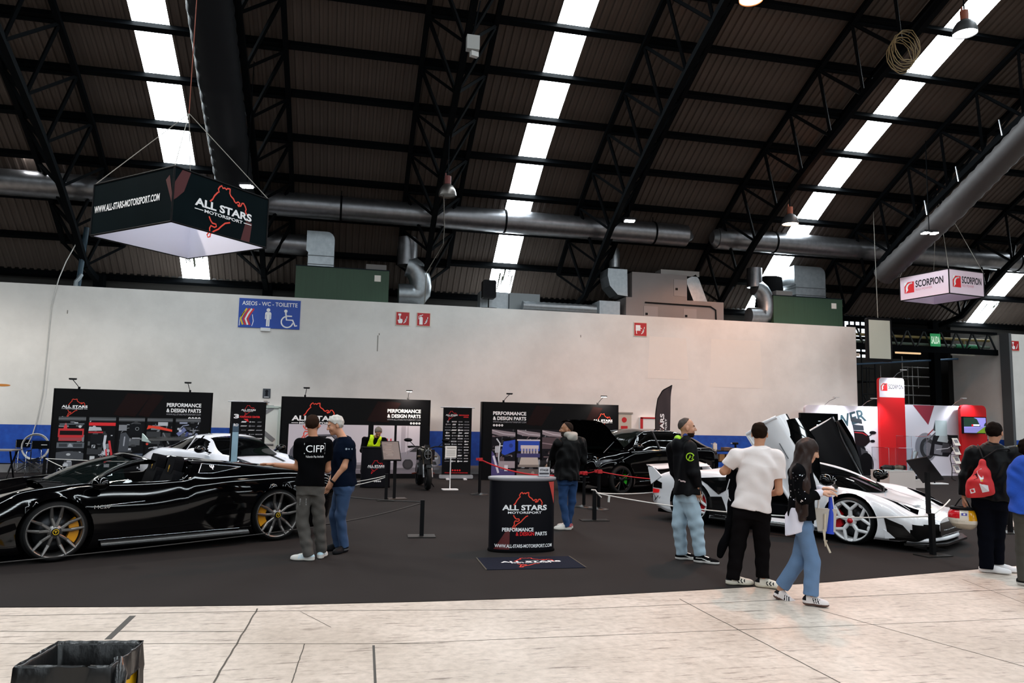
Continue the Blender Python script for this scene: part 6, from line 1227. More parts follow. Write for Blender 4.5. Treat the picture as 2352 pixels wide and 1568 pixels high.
ba = [np.array([1.08+.45*(1-v*v), .80*v, .80-.055*(1-v*v)]) for v in np.linspace(-1, 1, 17)]; hd = [np.array([.22+.12*(1-v*v), .56*v, 1.085+.04*(1-v*v)]) for v in np.linspace(-1, 1, 17)]
mb = MB().m(WGL, True); mb.grid([[a+(b-a)*t+np.array([0, 0, .045*sin(pi*t)]) for a, b in zip(ba, hd)] for t in np.linspace(0, 1, 8)]); part(mb, 'windscreen', car)
for s in (0, -1): part(MB().m(WP).tube([ba[s]+(hd[s]-ba[s])*t+np.array([0, 0, .045*sin(pi*t)]) for t in np.linspace(-.03, 1.02, 10)], .034, 10), 'pillar', car)
re = [np.array([-.62, .60*v, 1.0+.03*(1-v*v)]) for v in np.linspace(-1, 1, 17)]
mb = MB().m(WP, True); mb.grid([[a+(b-a)*t+np.array([0, 0, .03*sin(pi*t)]) for a, b in zip(hd, re)] for t in np.linspace(-.03, 1, 8)]); part(mb, 'roof_panel', car)
mb = MB().m(TUBM); mb.box((.1, 0, .24), (1.6, 1.6, .08)); mb.box((-.60, 0, .62), (.05, 1.6, .7)); mb.box((.92, 0, .5), (.1, 1.7, .56)); mb.box((.1, 0, .45), (1.3, .3, .3)); part(mb, 'cabin_tub', car)
for s in (-1, 1):
    mb = MB().m(LEA, True); y = s*.40; mb.prism([(a*.24, b*.62) for a, b in rrect(-1, 0, 1, 1, .25, 4)], (-.32, y, .34), Y_, (-.38, 0, .92), (.13, 0, .04)); mb.box((.0, y, .36), (.5, .46, .14)); mb.prism([(a*.13, b*.2) for a, b in rrect(-1, 0, 1, 1, .3, 4)], (-.54, y, .86), Y_, (-.2, 0, .98), (.12, 0, .03)); part(mb, 'seat', car)
mb = MB().m(LEA, True); mb.grid([[(.92+dx, y, .76+dz) for y in np.linspace(-.8, .8, 9)] for dx, dz in ((.2, .04), (-.05, .06), (-.25, .03), (-.3, -.2))]); part(mb, 'dashboard', car)
mb = MB().m(CARB, True); c0 = np.array([.50, .40, .74]); mb.tube([c0+np.array([.07*sin(a), .17*cos(a), .155*sin(a)]) for a in [2*pi*i/24 for i in range(24)]], .017, 8, closed=True); mb.bar(c0-Y_*.16, c0+Y_*.16, .04, .02); part(mb, 'steering_wheel', car)
for s in (-1, 1):
    mirror(car, (1.08, s*1.12, .93), BP, s, 1.15, (0, 0, -.12))
    mb = MB().m(mt('#050507', .7, spec=.0)); patch(bv, [(2.22, s*.76), (1.98, s*.835), (1.60, s*.83)], [(2.16, s*.50), (1.95, s*.64), (1.60, s*.815)], 'z', 1, mb, .006, 16, 6); part(mb, 'headlight', car)
    mb = MB().m(mt('#cfd6da', .1)); seam(bv, [(2.12, s*.76), (1.95, s*.70), (2.0, s*.64)], 'z', 1, mb, .007, .006); part(mb, 'light_strip', car)
    mb = MB().m(WP, True); mb.prism([(1.98, .17), (1.85, .15), (1.83, .28), (1.90, .24)], (0, s*.985, 0), X_, Z_, (0, s*.02, 0)); part(mb, 'intake_fin', car)
    mb = MB().m(mt('#060607', .3)); patch(bv, [(1.90, .14), (2.24, .16)], [(1.84, .45), (2.08, .36)], 'y', s, mb, .010, 10, 8); part(mb, 'corner_vent', car)
    mb = MB().m(mt('#08090a', .12)); patch(bv, [(-.62, .66), (-.80, .55), (-1.0, .70)], [(-.35, .86), (-.75, .84), (-1.20, .80)], 'y', s, mb, .008, 14, 6); part(mb, 'side_intake', car)
    mb = MB().m(mt('#08090a', .3)); patch(bv, [(-.62, .16), (-.98, .20)], [(-.75, .52), (-1.0, .50)], 'y', s, mb, .008, 10, 6); part(mb, 'side_blade', car)
    mb = MB().m(CARB, True); mb.grid([[(x, s*(.98+dy), z) for x in np.linspace(.9, -.95, 12)] for dy, z in ((.0, .2), (.07, .16), (.075, .13), (.0, .115))]); part(mb, 'side_skirt', car)
    mb = MB().m(CH, True); seam(bv, [(.9, .20), (-.9, .21)], 'y', s, mb, .005, .004); part(mb, 'skirt_trim', car)
    mb = MB().m(WP, True); mb.prism([(-1.98, .78), (-2.2, .62), (-2.27, .92), (-2.17, .94)], (0, s*.92, 0), X_, Z_, (0, s*.03, 0)); part(mb, 'wing_endplate', car)
    mb = MB().m(mt('#d01418', .2, e=.35)); patch(bv, [(s*.46, .48), (s*.80, .46)], [(s*.48, .55), (s*.82, .53)], 'x', -1, mb, .012, 10, 4); patch(bv, [(-2.20, .46), (-2.02, .48)], [(-2.20, .54), (-2.0, .54)], 'y', s, mb, .010, 6, 3); part(mb, 'tail_light', car)
    mb = MB().m(MATTE); patch(bv, [(-2.20, .56), (-2.12, .56), (-1.95, .56)], [(-2.2, .68), (-2.1, .70), (-1.95, .66)], 'y', s, mb, .006, 8, 4); part(mb, 'rear_vent', car)
    mb = MB().m(mt('#202024', .4)); h = bv.ray_cast(Vector((-2.05, s*3, .38)), Vector((0, -s, 0))); y = (h[0][1] if h[0] else s*.95)+s*.012; mb.line([(-.12, .0), (-.08, .08), (-.04, .0), (-.06, -.05), (.02, .05), (.04, .0), (.07, .04), (.10, .0), (.14, .03)], (-2.05, y, .38), (-s, 0, 0), Z_, .014); part(mb, 'script_sticker', car)
part(MB().m(MATTE).box((-2.20, 0, .42), (.06, 1.5, .2)), 'rear_grille', car)
mb = MB().m(WP, True); mb.grid([[(-2.20+dx, y, .92+dz) for y in np.linspace(-.93, .93, 11)] for dx, dz in ((.12, -.02), (.0, .02), (-.12, .05), (-.1, .02), (.1, -.035), (.12, -.02))]); part(mb, 'rear_wing', car)
mb = MB().m(CARB, True); mb.prism([(2.52, -.5), (2.36, -.88), (2.1, -1.0), (2.1, 1.0), (2.36, .88), (2.52, .5)], (0, 0, .085), X_, Y_, (0, 0, .03)); part(mb, 'front_splitter', car)
mb = MB().m(WP, True); mb.tube([(2.10, -.90, .145), (2.32, -.72, .15), (2.44, -.3, .16), (2.45, 0, .16), (2.44, .3, .16), (2.32, .72, .15), (2.10, .90, .145)], .03, 8); part(mb, 'splitter_lip', car)
mb = MB().m(mt('#101010', .3)); patch(bv, [(2.10, -.42), (2.10, -.18)], [(2.04, -.40), (2.06, -.20)], 'z', 1, mb, .004, 8, 3); part(mb, 'bonnet_vent', car); mb = MB().m(mt('#101010', .3)); patch(bv, [(2.10, .18), (2.10, .42)], [(2.06, .20), (2.04, .40)], 'z', 1, mb, .004, 8, 3); part(mb, 'bonnet_vent', car)
mb = MB().m(mt('#c8a030', .3, .6)); patch(bv, [(2.20, -.03), (2.20, .03)], [(2.12, -.025), (2.12, .025)], 'z', 1, mb, .004, 4, 3); part(mb, 'nose_badge', car)
mb = MB().m(mt('#8a8c90', .4), True)
for s in (-1, 1): seam(bv, [(2.2, s*.30), (1.7, s*.46), (1.15, s*.66)], 'z', 1, mb, .004, .001)
part(mb, 'bonnet_seam', car)
mb = MB().m(BLACK); mb.tube([(1.62, -.3, .76), (1.48, .1, .80), (1.25, .45, .83)], .011, 6); part(mb, 'wiper', car)
WR_ = mt('#e4e4e6', .25); RC = mt('#b8101c', .35)
for x, y, R in ((1.35, .86, .345), (1.35, -.86, .345), (-1.35, .85, .36), (-1.35, -.85, .36)): wheel(car, x, y, R, R*.87, .28, 'hex', WR_, RC, (mt('#c01420', .3),))
# --- generic closed greenhouse
def greenhouse(rows, nx=70, sub=6):
    rows = sorted(rows); xp = [r[0] for r in rows]; xs = np.linspace(xp[0], xp[-1], nx); A = np.array([r[1:] for r in rows]); I = np.array([pchip(xs, xp, A[:, k]) for k in range(5)]).T; V = []
    for x, (yb, zb, yr, zr, zc) in zip(xs, I):
        h = [np.array([yb+(yr-yb)*t+.02*sin(pi*t), zb+(zr-zb)*t]) for t in np.linspace(0, 1, sub+1)][:-1]+[np.array([yr*(1-t), zr+(zc-zr)*(1-(1-t)**2)]) for t in np.linspace(0, 1, sub+1)]
        h = np.array(h); full = np.concatenate([h, (h*[-1, 1])[::-1][1:]]); V.append(np.column_stack([np.full(len(full), x), full]))
    S = Shell.__new__(Shell); S.V = np.array(V); S.nx, S.ns = S.V.shape[:2]; S.alive = np.ones((S.nx-1, S.ns-1), bool); S.c = (S.V[:-1, :-1]+S.V[1:, :-1]+S.V[:-1, 1:]+S.V[1:, 1:])/4; return S
# --- silver white coupe behind
SP = mt('#dcdfe8', .15, coat=.5)
car = car_empty('silver white coupe with a black rear wing behind the black supercar', (-2.53, 18.16, -49.6))
rows = [(2.10,.5,.25,.55,.28,.6,.38,.6,.48,.5,.56,.3,.58,.59),(1.85,.80,.16,.84,.20,.85,.36,.85,.54,.72,.68,.45,.67,.67),(1.5,.88,.14,.91,.2,.91,.4,.91,.62,.72,.82,.5,.74,.74),(1.22,.90,.14,.92,.2,.92,.42,.92,.65,.72,.87,.52,.79,.79),(.9,.90,.14,.93,.2,.90,.42,.91,.68,.78,.89,.56,.84,.85),(.4,.88,.14,.93,.2,.88,.4,.90,.68,.84,.90,.62,.90,.92),(-.3,.88,.14,.93,.2,.90,.4,.92,.68,.88,.92,.6,.92,.95),(-.8,.92,.15,.95,.2,.96,.45,.975,.70,.90,.93,.58,.95,.97),(-1.23,.93,.16,.95,.22,.97,.46,.975,.70,.88,.93,.55,.95,.96),(-1.7,.90,.2,.93,.26,.95,.48,.94,.68,.84,.86,.5,.90,.90),(-2.15,.8,.3,.84,.36,.86,.5,.84,.62,.76,.74,.5,.76,.77)]
AR = [(1.22, .34, .385), (-1.23, .345, .395)]; S = Shell(rows, 5, 120, AR); bv = S.bvh()
part(S.take(lambda x, y, z: (x > .92) & (abs(y) < .62) & (z > .5), SP), 'bonnet', car)
for s in (-1, 1): part(S.take(lambda x, y, z: (x > -.35) & (x < .82) & (y*s > .5) & (z > .25), SP), 'door', car)
mb = S.take(None, SP); S.caps(mb); part(mb, 'body_shell', car); liners(car, AR, .5, .88)
G = greenhouse([(1.02, .70, .84, .66, .845, .86), (.75, .79, .89, .66, .95, .99), (.35, .80, .90, .58, 1.18, 1.22), (.0, .80, .91, .55, 1.25, 1.295), (-.4, .80, .92, .54, 1.24, 1.29), (-.9, .78, .93, .52, 1.13, 1.19), (-1.4, .72, .93, .48, .98, 1.03), (-1.75, .64, .88, .46, .89, .92)])
zr_ = lambda x: np.interp(x, [-1.75, -1.4, -.9, -.4, 0, .35, .75, 1.02], [.89, .98, 1.13, 1.24, 1.25, 1.18, .95, .845]); zb_ = lambda x: np.interp(x, [-1.75, -1.4, -.9, -.4, 0, .35, .75, 1.02], [.88, .93, .93, .92, .91, .90, .89, .84]); f_ = lambda x, z: (z-zb_(x))/(zr_(x)-zb_(x)+1e-6)
yr_ = lambda x: np.interp(x, [-1.75, -1.4, -.9, -.4, 0, .35, .75, 1.02], [.46, .48, .52, .54, .55, .58, .66, .66])
for s in (-1, 1): part(G.take(lambda x, y, z: (y*s > 0) & (f_(x, z) < .92) & (f_(x, z) > .04) & (abs(y) > yr_(x)-.01) & (x < .62-f_(x, z)*.34) & (x > -1.32+f_(x, z)*.30), WGL), 'side_glass', car)
part(G.take(lambda x, y, z: (x > .27) & (abs(y) < yr_(x)-.03), WGL), 'windscreen', car); part(G.take(lambda x, y, z: (x < -.6) & (x > -1.5) & (abs(y) < yr_(x)-.04), WGL), 'rear_glass', car); part(G.take(None, SP), 'roof_panel', car)
for s in (-1, 1):
    mirror(car, (.62, s*1.02, .98), BP, s, 1.0, (0, 0, -.08)); part(MB().m(SP).bar((-.28, s*.80, .92), (-.24, s*.60, 1.24), .02), 'window_post', car)
    mb = MB().m(mt('#20242a', .05, spec=.8)); patch(bv, [(1.78, s*.74), (1.5, s*.84), (1.36, s*.78)], [(1.76, s*.62), (1.52, s*.60), (1.36, s*.68)], 'z', 1, mb, .006, 14, 6); part(mb, 'headlight', car)
    mb = MB().m(mt('#0a0b0d', .3)); patch(bv, [(1.0, s*.55), (.9, s*.35)], [(1.55, s*.48), (1.6, s*.30)], 'z', 1, mb, .005, 12, 5); part(mb, 'bonnet_stripe', car)
    for x in (1.22, -1.23): wheel(car, x, s*.82, .335, .27, .27, 'plain', DG, YC, (BLACK,))
    part(MB().m(BLACK).bar((-1.75, s*.45, .88), (-1.9, s*.45, 1.08), .05, .1), 'wing_post', car)
    part(MB().m(mt('#b8ccc8', .3)).prism([(-1.75, 1.04), (-2.15, 1.06), (-2.15, 1.24), (-2.05, 1.2)], (0, s*.84, 0), X_, Z_, (0, s*.02, 0)), 'wing_endplate', car)
mb = MB().m(CARB, True); mb.grid([[(-1.95+dx, y, 1.10+dz) for y in np.linspace(-.86, .86, 9)] for dx, dz in ((.2, -.02), (.0, .03), (-.2, .06), (-.18, .03), (.15, -.035), (.2, -.02))]); part(mb, 'rear_wing', car)
# --- black family car with raised bonnet
car = car_empty('glossy black family car with raised bonnet and green brake calipers', (7.56, 18.39, 200))
rows = [(2.18,.5,.25,.6,.3,.66,.45,.66,.65,.6,.80,.35,.83,.84),(1.98,.80,.2,.84,.24,.86,.45,.86,.70,.76,.90,.5,.93,.94),(1.6,.86,.2,.90,.24,.90,.5,.90,.76,.78,.97,.55,1.0,1.01),(1.32,.88,.2,.92,.25,.92,.5,.92,.78,.80,1.0,.58,1.03,1.05),(.8,.86,.2,.91,.26,.88,.5,.89,.80,.83,1.02,.62,1.06,1.08),(.2,.85,.2,.90,.26,.87,.5,.89,.80,.86,1.04,.62,1.06,1.08),(-.6,.85,.2,.90,.26,.87,.5,.89,.82,.86,1.06,.62,1.08,1.1),(-1.3,.88,.22,.92,.28,.91,.52,.92,.84,.86,1.08,.6,1.10,1.12),(-1.8,.85,.25,.90,.3,.90,.55,.90,.85,.82,1.08,.55,1.10,1.12),(-2.15,.7,.35,.76,.4,.8,.6,.80,.82,.74,1.0,.5,1.05,1.06)]
AR = [(1.32, .35, .42), (-1.32, .35, .42)]; S = Shell(rows, 5, 120, AR); bv = S.bvh()
hood = lambda x, y, z: (x > 1.02) & (x < 2.10) & (abs(y) < .72) & (z > .7)
an = radians(50); hx, hz = 1.06, 1.07
def HT(v): x, z = v[0]-hx, v[2]-hz; return np.array([hx+x*cos(an)-z*sin(an), v[1], hz+x*sin(an)+z*cos(an)+.02])
mb = S.take(hood, BP, HT); vs = [v+np.array([.04, 0, -.03]) for v in mb.v]; fs = [f[::-1] for f in mb.f]; mb.m(MATTE); mb.add(vs, fs, True); part(mb, 'bonnet', car)
for s in (-1, 1):
    part(S.take(lambda x, y, z: (x > .0) & (x < .88) & (y*s > .5) & (z > .28), BP), 'front_door', car); part(S.take(lambda x, y, z: (x > -.88) & (x <= .0) & (y*s > .5) & (z > .28), BP), 'rear_door', car)
mb = S.take(None, BP); S.caps(mb); part(mb, 'body_shell', car); liners(car, AR, .5, .88)
mb = MB().m(mt('#141416', .6)); mb.box((1.45, 0, .62), (1.2, 1.38, .3)); mb.m(CARB); mb.box((1.45, 0, .84), (.7, .7, .14)); mb.m(mt('#77797c', .4, .6)); mb.tube([(1.1, -.5, .86), (1.5, -.55, .9), (1.9, -.4, .86)], .05, 8); mb.m(mt('#b8c0c8', .5)); mb.rect((1.95, .1, .80), (0, 1, 0), (.2, 0, .9), 0, 0, .3, .3); part(mb, 'engine_bay', car)
G = greenhouse([(1.28, .74, 1.02, .70, 1.03, 1.05), (1.0, .81, 1.04, .68, 1.14, 1.18), (.55, .82, 1.05, .63, 1.42, 1.47), (.2, .82, 1.05, .61, 1.50, 1.565), (-.6, .82, 1.07, .60, 1.50, 1.565), (-1.3, .80, 1.09, .57, 1.38, 1.44), (-2.0, .74, 1.08, .52, 1.12, 1.15)])
xs_ = [-2.0, -1.3, -.6, .2, .55, 1.0, 1.28]; zr_ = lambda x: np.interp(x, xs_, [1.12, 1.38, 1.50, 1.50, 1.42, 1.14, 1.03]); zb_ = lambda x: np.interp(x, xs_, [1.08, 1.09, 1.07, 1.05, 1.05, 1.04, 1.02]); yr_ = lambda x: np.interp(x, xs_, [.52, .57, .60, .61, .63, .68, .70])
for s in (-1, 1): part(G.take(lambda x, y, z: (y*s > 0) & (f_(x, z) < .94) & (f_(x, z) > .04) & (abs(y) > yr_(x)-.01) & (x < .90-f_(x, z)*.42) & (x > -1.5+f_(x, z)*.3), mt('#030404', .03, spec=.7)), 'side_glass', car)
part(G.take(lambda x, y, z: (x > .40) & (abs(y) < yr_(x)-.03), mt('#121816', .03, alpha=.85, spec=.8)), 'windscreen', car); part(G.take(lambda x, y, z: (x < -.95) & (x > -1.9) & (abs(y) < yr_(x)-.05), WGL), 'rear_glass', car); part(G.take(None, BP), 'roof_panel', car)
for s in (-1, 1):
    mirror(car, (.90, s*1.02, 1.13), BP, s, 1.15, (0, 0, -.08)); mb = MB().m(mt('#2a2c2e', .3)); mb.bar((-.0, s*.845, 1.06), (.06, s*.63, 1.49), .05, .02); part(mb, 'window_post', car)
    mb = MB().m(CH, True); mb.tube([(.92, s*.845, 1.06), (.60, s*.67, 1.40), (.4, s*.63, 1.485), (.1, s*.625, 1.515), (-.6, s*.615, 1.515)], .012, 8); part(mb, 'window_trim', car)
    mb = MB().m(mt('#3c4248', .1, spec=.6)); patch(bv, [(2.05, .72), (1.80, .76), (1.60, .80)], [(2.05, .79), (1.80, .84), (1.60, .84)], 'y', s, mb, .006, 14, 5); part(mb, 'headlight', car)
    mb = MB().m(CH, True); seam(bv, [(.75, .30), (-.85, .32)], 'y', s, mb, .006, .004); part(mb, 'sill_trim', car)
    for x in (1.32, -1.32): wheel(car, x, s*.80, .345, .265, .25, 'plain', mt('#0c0c0d', .3, .5), mt('#30b020', .4), (BLACK,))
mb = MB().m(MATTE); patch(bv, [(-.6, .30), (0, .28), (.6, .30)], [(-.55, .72), (0, .74), (.55, .72)], 'x', 1, mb, .008, 18, 6); part(mb, 'grille', car)
mb = MB().m(CH, True); seam(bv, [(-.7, .42), (0, .38), (.7, .42)], 'x', 1, mb, .008, .01); seam(bv, [(-.7, .30), (0, .27), (.7, .30)], 'x', 1, mb, .007, .01); part(mb, 'bumper_trim', car)
part(MB().m(mt('#8a8e94', .3)).tube([(1.6, .55, .98), (1.2, .62, 1.35)], .008, 6), 'bonnet_stay', car)
# --- naked motorcycle
mp = fl(980, 1126); t = thing('motorcycle', 'black naked motorcycle seen from the front before the middle pop-up wall', 'motorcycle', (mp[0]+.02, mp[1], .006), radians(-88))
K2 = mt('#0c0c0e', .25); R = .30
for x, nm in ((0, 'front_wheel'), (1.42, 'rear_wheel')):
    wdt = .06 if x == 0 else .09; mb = MB().m(TYRE, True); mb.lathe([(R-.09, -wdt*.8), (R-.03, -wdt), (R, 0), (R-.03, wdt), (R-.09, wdt*.8)], (0, 0, 0), (0, 1, 0), 40); wq = mb.build(nm, t, (-x, 0, R))
    mb = MB().m(K2, True); mb.lathe([(R-.09, -.04), (R-.10, 0), (R-.09, .04)], (0, 0, 0), (0, 1, 0), 40)
    for k in range(5): a = 2*pi*k/5; mb.bar((cos(a)*.03, 0, sin(a)*.03), (cos(a)*.2, 0, sin(a)*.2), .03, .02)
    mb.build('rim', wq); mb = MB().m(DISCM, True)
    for s in (-1, 1): mb.lathe([(.08, s*.055), (.15, s*.055)], (0, 0, 0), (0, 1, 0), 30)
    mb.build('brake_disc', wq)
for s in (-1, 1):
    mb = MB().m(mt('#8a8a8c', .3, .8)); mb.cyl((.0, s*.10, .30), (-.24, s*.10, .80), .028, n=12); part(mb, 'fork_leg', t); part(MB().m(mt('#2a2620', .3, .8)).cyl((-.14, s*.10, .60), (-.28, s*.10, .90), .033, n=12), 'fork_tube', t)
    mb = MB().m(BLACK, True); mb.tube([(-.30, s*.05, .98), (-.33, s*.2, 1.03), (-.42, s*.40, 1.03)], .016, 8); mb.cyl((-.40, s*.34, 1.03), (-.44, s*.46, 1.02), .022, n=10); part(mb, 'handlebar', t)
    part(MB().m(BLACK).bar((-.33, s*.30, 1.02), (-.28, s*.46, 1.0), .014), 'lever', t)
    mb = MB().m(BLACK, True); mb.tube([(-.36, s*.30, 1.04), (-.33, s*.38, 1.12), (-.32, s*.44, 1.17)], .009, 6); i0 = len(mb.v); mb.lathe([(0, -.02), (.06, -.015), (.07, .01), (0, .03)], (0, 0, 0), (1, 0, 0), 16)
    for i in range(i0, len(mb.v)): v = mb.v[i]; mb.v[i] = np.array([v[0]-.32, v[1]*1.5+s*.47, v[2]*.65+1.19])
    part(mb, 'mirror', t)
    part(MB().m(mt('#4a3418', .3)).cyl((-.2, s*.17, .80), (-.2, s*.24, .80), .025, n=10), 'indicator', t)
    mb = MB().m(K2, True); mb.grid([[(-.35-.3*a, s*(.13+.10*sin(pi*a)), .70+.25*b) for a in np.linspace(0, 1, 8)] for b in np.linspace(0, 1, 6)]); part(mb, 'radiator_shroud', t)
    part(MB().m(mt('#6a2a1c', .5)).bar((-.85, s*.16, .36), (-.80, s*.28, .34), .05, .03), 'footpeg', t)
mb = MB().m(K2, True); mb.grid([[(.10-.0-.16*(abs(a)/1.1)**2, .07*sin(a), .30+.315*cos(a)*1.0) for a in np.linspace(-.9, .9, 3)]]) if False else mb.grid([[(.33*sin(a), y, .30+.33*cos(a)) for a in np.linspace(-.9, .7, 12)] for y in (-.07, 0, .07)]); part(mb, 'front_mudguard', t)
mb = MB().m(mt('#3c3a36', .12, .7), True); i0 = len(mb.v); mb.lathe([(0, .1), (.05, .095), (.10, .05), (.115, 0), (.10, -.08)], (0, 0, 0), (1, 0, 0), 24)
for i in range(i0, len(mb.v)): v = mb.v[i]; mb.v[i] = np.array([v[0]-.20, v[1], v[2]*1.25+.88])
part(mb, 'headlight_shell', t); mb = MB().m(mt('#5c6064', .08, spec=.8), True); mb.tube([(-.09, .085*sin(a), .85+.11*cos(a)) for a in [2*pi*i/20 for i in range(20)]], .012, 6, closed=True); mb.bar((-.085, 0, .76), (-.085, 0, .95), .014); mb.bar((-.085, -.07, .86), (-.085, .07, .86), .014); part(mb, 'headlight', t)
mb = MB().m(mt('#15171a', .1)); mb.box((-.24, 0, 1.03), (.05, .13, .10)); part(mb, 'display', t)
mb = MB().m(mt('#8a8478', .2, .6), True); i0 = len(mb.v); mb.lathe([(0, .3), (.10, .25), (.15, .1), (.16, -.1), (.10, -.28), (0, -.32)], (0, 0, 0), (1, 0, 0), 24)
for i in range(i0, len(mb.v)): v = mb.v[i]; mb.v[i] = np.array([v[0]-.62, v[1]*1.1, v[2]*.8+.90])
part(mb, 'fuel_tank', t); mb = MB().m(mt('#4a4a4c', .35, .7)); mb.box((-.68, 0, .52), (.5, .34, .36)); mb.cyl((-.6, -.2, .5), (-.6, .2, .5), .13, n=18); part(mb, 'engine', t)
mb = MB().m(mt('#0c0c0d', .7), True); mb.grid([[(-.85-.5*a, .13*b*(1-.3*a), .84+.10*a-.03*b*b) for a in np.linspace(0, 1, 8)] for b in np.linspace(-1, 1, 7)]); part(mb, 'seat', t)
mb = MB().m(K2, True); mb.tube([(-.3, 0, .85), (-.5, .1, .7), (-.9, .12, .45), (-1.42, .1, .3)], .035, 8); mb.tube([(-.3, 0, .85), (-.5, -.1, .7), (-.9, -.12, .45), (-1.42, -.1, .3)], .035, 8); part(mb, 'frame', t)
mb = MB().m(mt('#77726a', .25, .8), True); mb.tube([(-.45, .12, .45), (-.5, .14, .25), (-.9, .16, .25), (-1.3, .18, .42)], [.025, .03, .04, .055], 10); part(mb, 'exhaust', t); part(MB().m(BLACK).bar((-.85, .1, .3), (-.8, .28, 0), .025), 'side_stand', t)
# ------------------------------------------------------------------ implicit surfaces
def A3(p): return np.asarray(p, np.float32)
def ell(c, r, R=None):
    c = A3(c); r = A3(r if hasattr(r, '__len__') else (r, r, r)); m = r.max()*1.0; R = np.eye(3, dtype=np.float32) if R is None else A3(R)
    def f(X, Y, Z):
        x, y, z = X-c[0], Y-c[1], Z-c[2]; q = [(R[0, i]*x+R[1, i]*y+R[2, i]*z)/r[i] for i in range(3)]
        k0 = np.sqrt(q[0]**2+q[1]**2+q[2]**2); k1 = np.sqrt((q[0]/r[0])**2+(q[1]/r[1])**2+(q[2]/r[2])**2)+1e-6
        return k0*(k0-1)/k1
    return c-m, c+m, f
def cap(a, b, r0, r1=None):
    a, b = A3(a), A3(b); r1 = r0 if r1 is None else r1; ba = b-a; L = float(ba@ba)+1e-9; m = max(r0, r1)
    def f(X, Y, Z):
        x, y, z = X-a[0], Y-a[1], Z-a[2]; t = np.clip((x*ba[0]+y*ba[1]+z*ba[2])/L, 0, 1)
        return np.sqrt((x-t*ba[0])**2+(y-t*ba[1])**2+(z-t*ba[2])**2)-(r0+(r1-r0)*t)
    return np.minimum(a, b)-m, np.maximum(a, b)+m, f
def loftc(o, U, Rt, Fw, ts, aa, bb, ox=None, oy=None):
    """stack of ellipses along U from o; ts in metres"""
    o, U, Rt, Fw = A3(o), A3(U), A3(Rt), A3(Fw); ox = ox or [0]*len(ts); oy = oy or [0]*len(ts); m = max(max(aa), max(bb))+.05
    def f(X, Y, Z):
        x, y, z = X-o[0], Y-o[1], Z-o[2]; t = x*U[0]+y*U[1]+z*U[2]; tc = np.clip(t, ts[0], ts[-1])
        a = np.interp(tc, ts, aa); b = np.interp(tc, ts, bb)
        u = x*Rt[0]+y*Rt[1]+z*Rt[2]-np.interp(tc, ts, ox); v = x*Fw[0]+y*Fw[1]+z*Fw[2]-np.interp(tc, ts, oy)
        d = (np.sqrt((u/a)**2+(v/b)**2)-1)*np.minimum(a, b); return np.maximum(d, np.maximum(ts[0]-t, t-ts[-1])).astype(np.float32)
    e = [o+U*ts[0], o+U*ts[-1]]; return np.minimum(*e)-m, np.maximum(*e)+m, f
def cut(pr, p, n):
    p, n = A3(p), A3(n); n = n/np.linalg.norm(n); lo, hi, f = pr
    return lo, hi, lambda X, Y, Z: np.maximum(f(X, Y, Z), (X-p[0])*n[0]+(Y-p[1])*n[1]+(Z-p[2])*n[2])
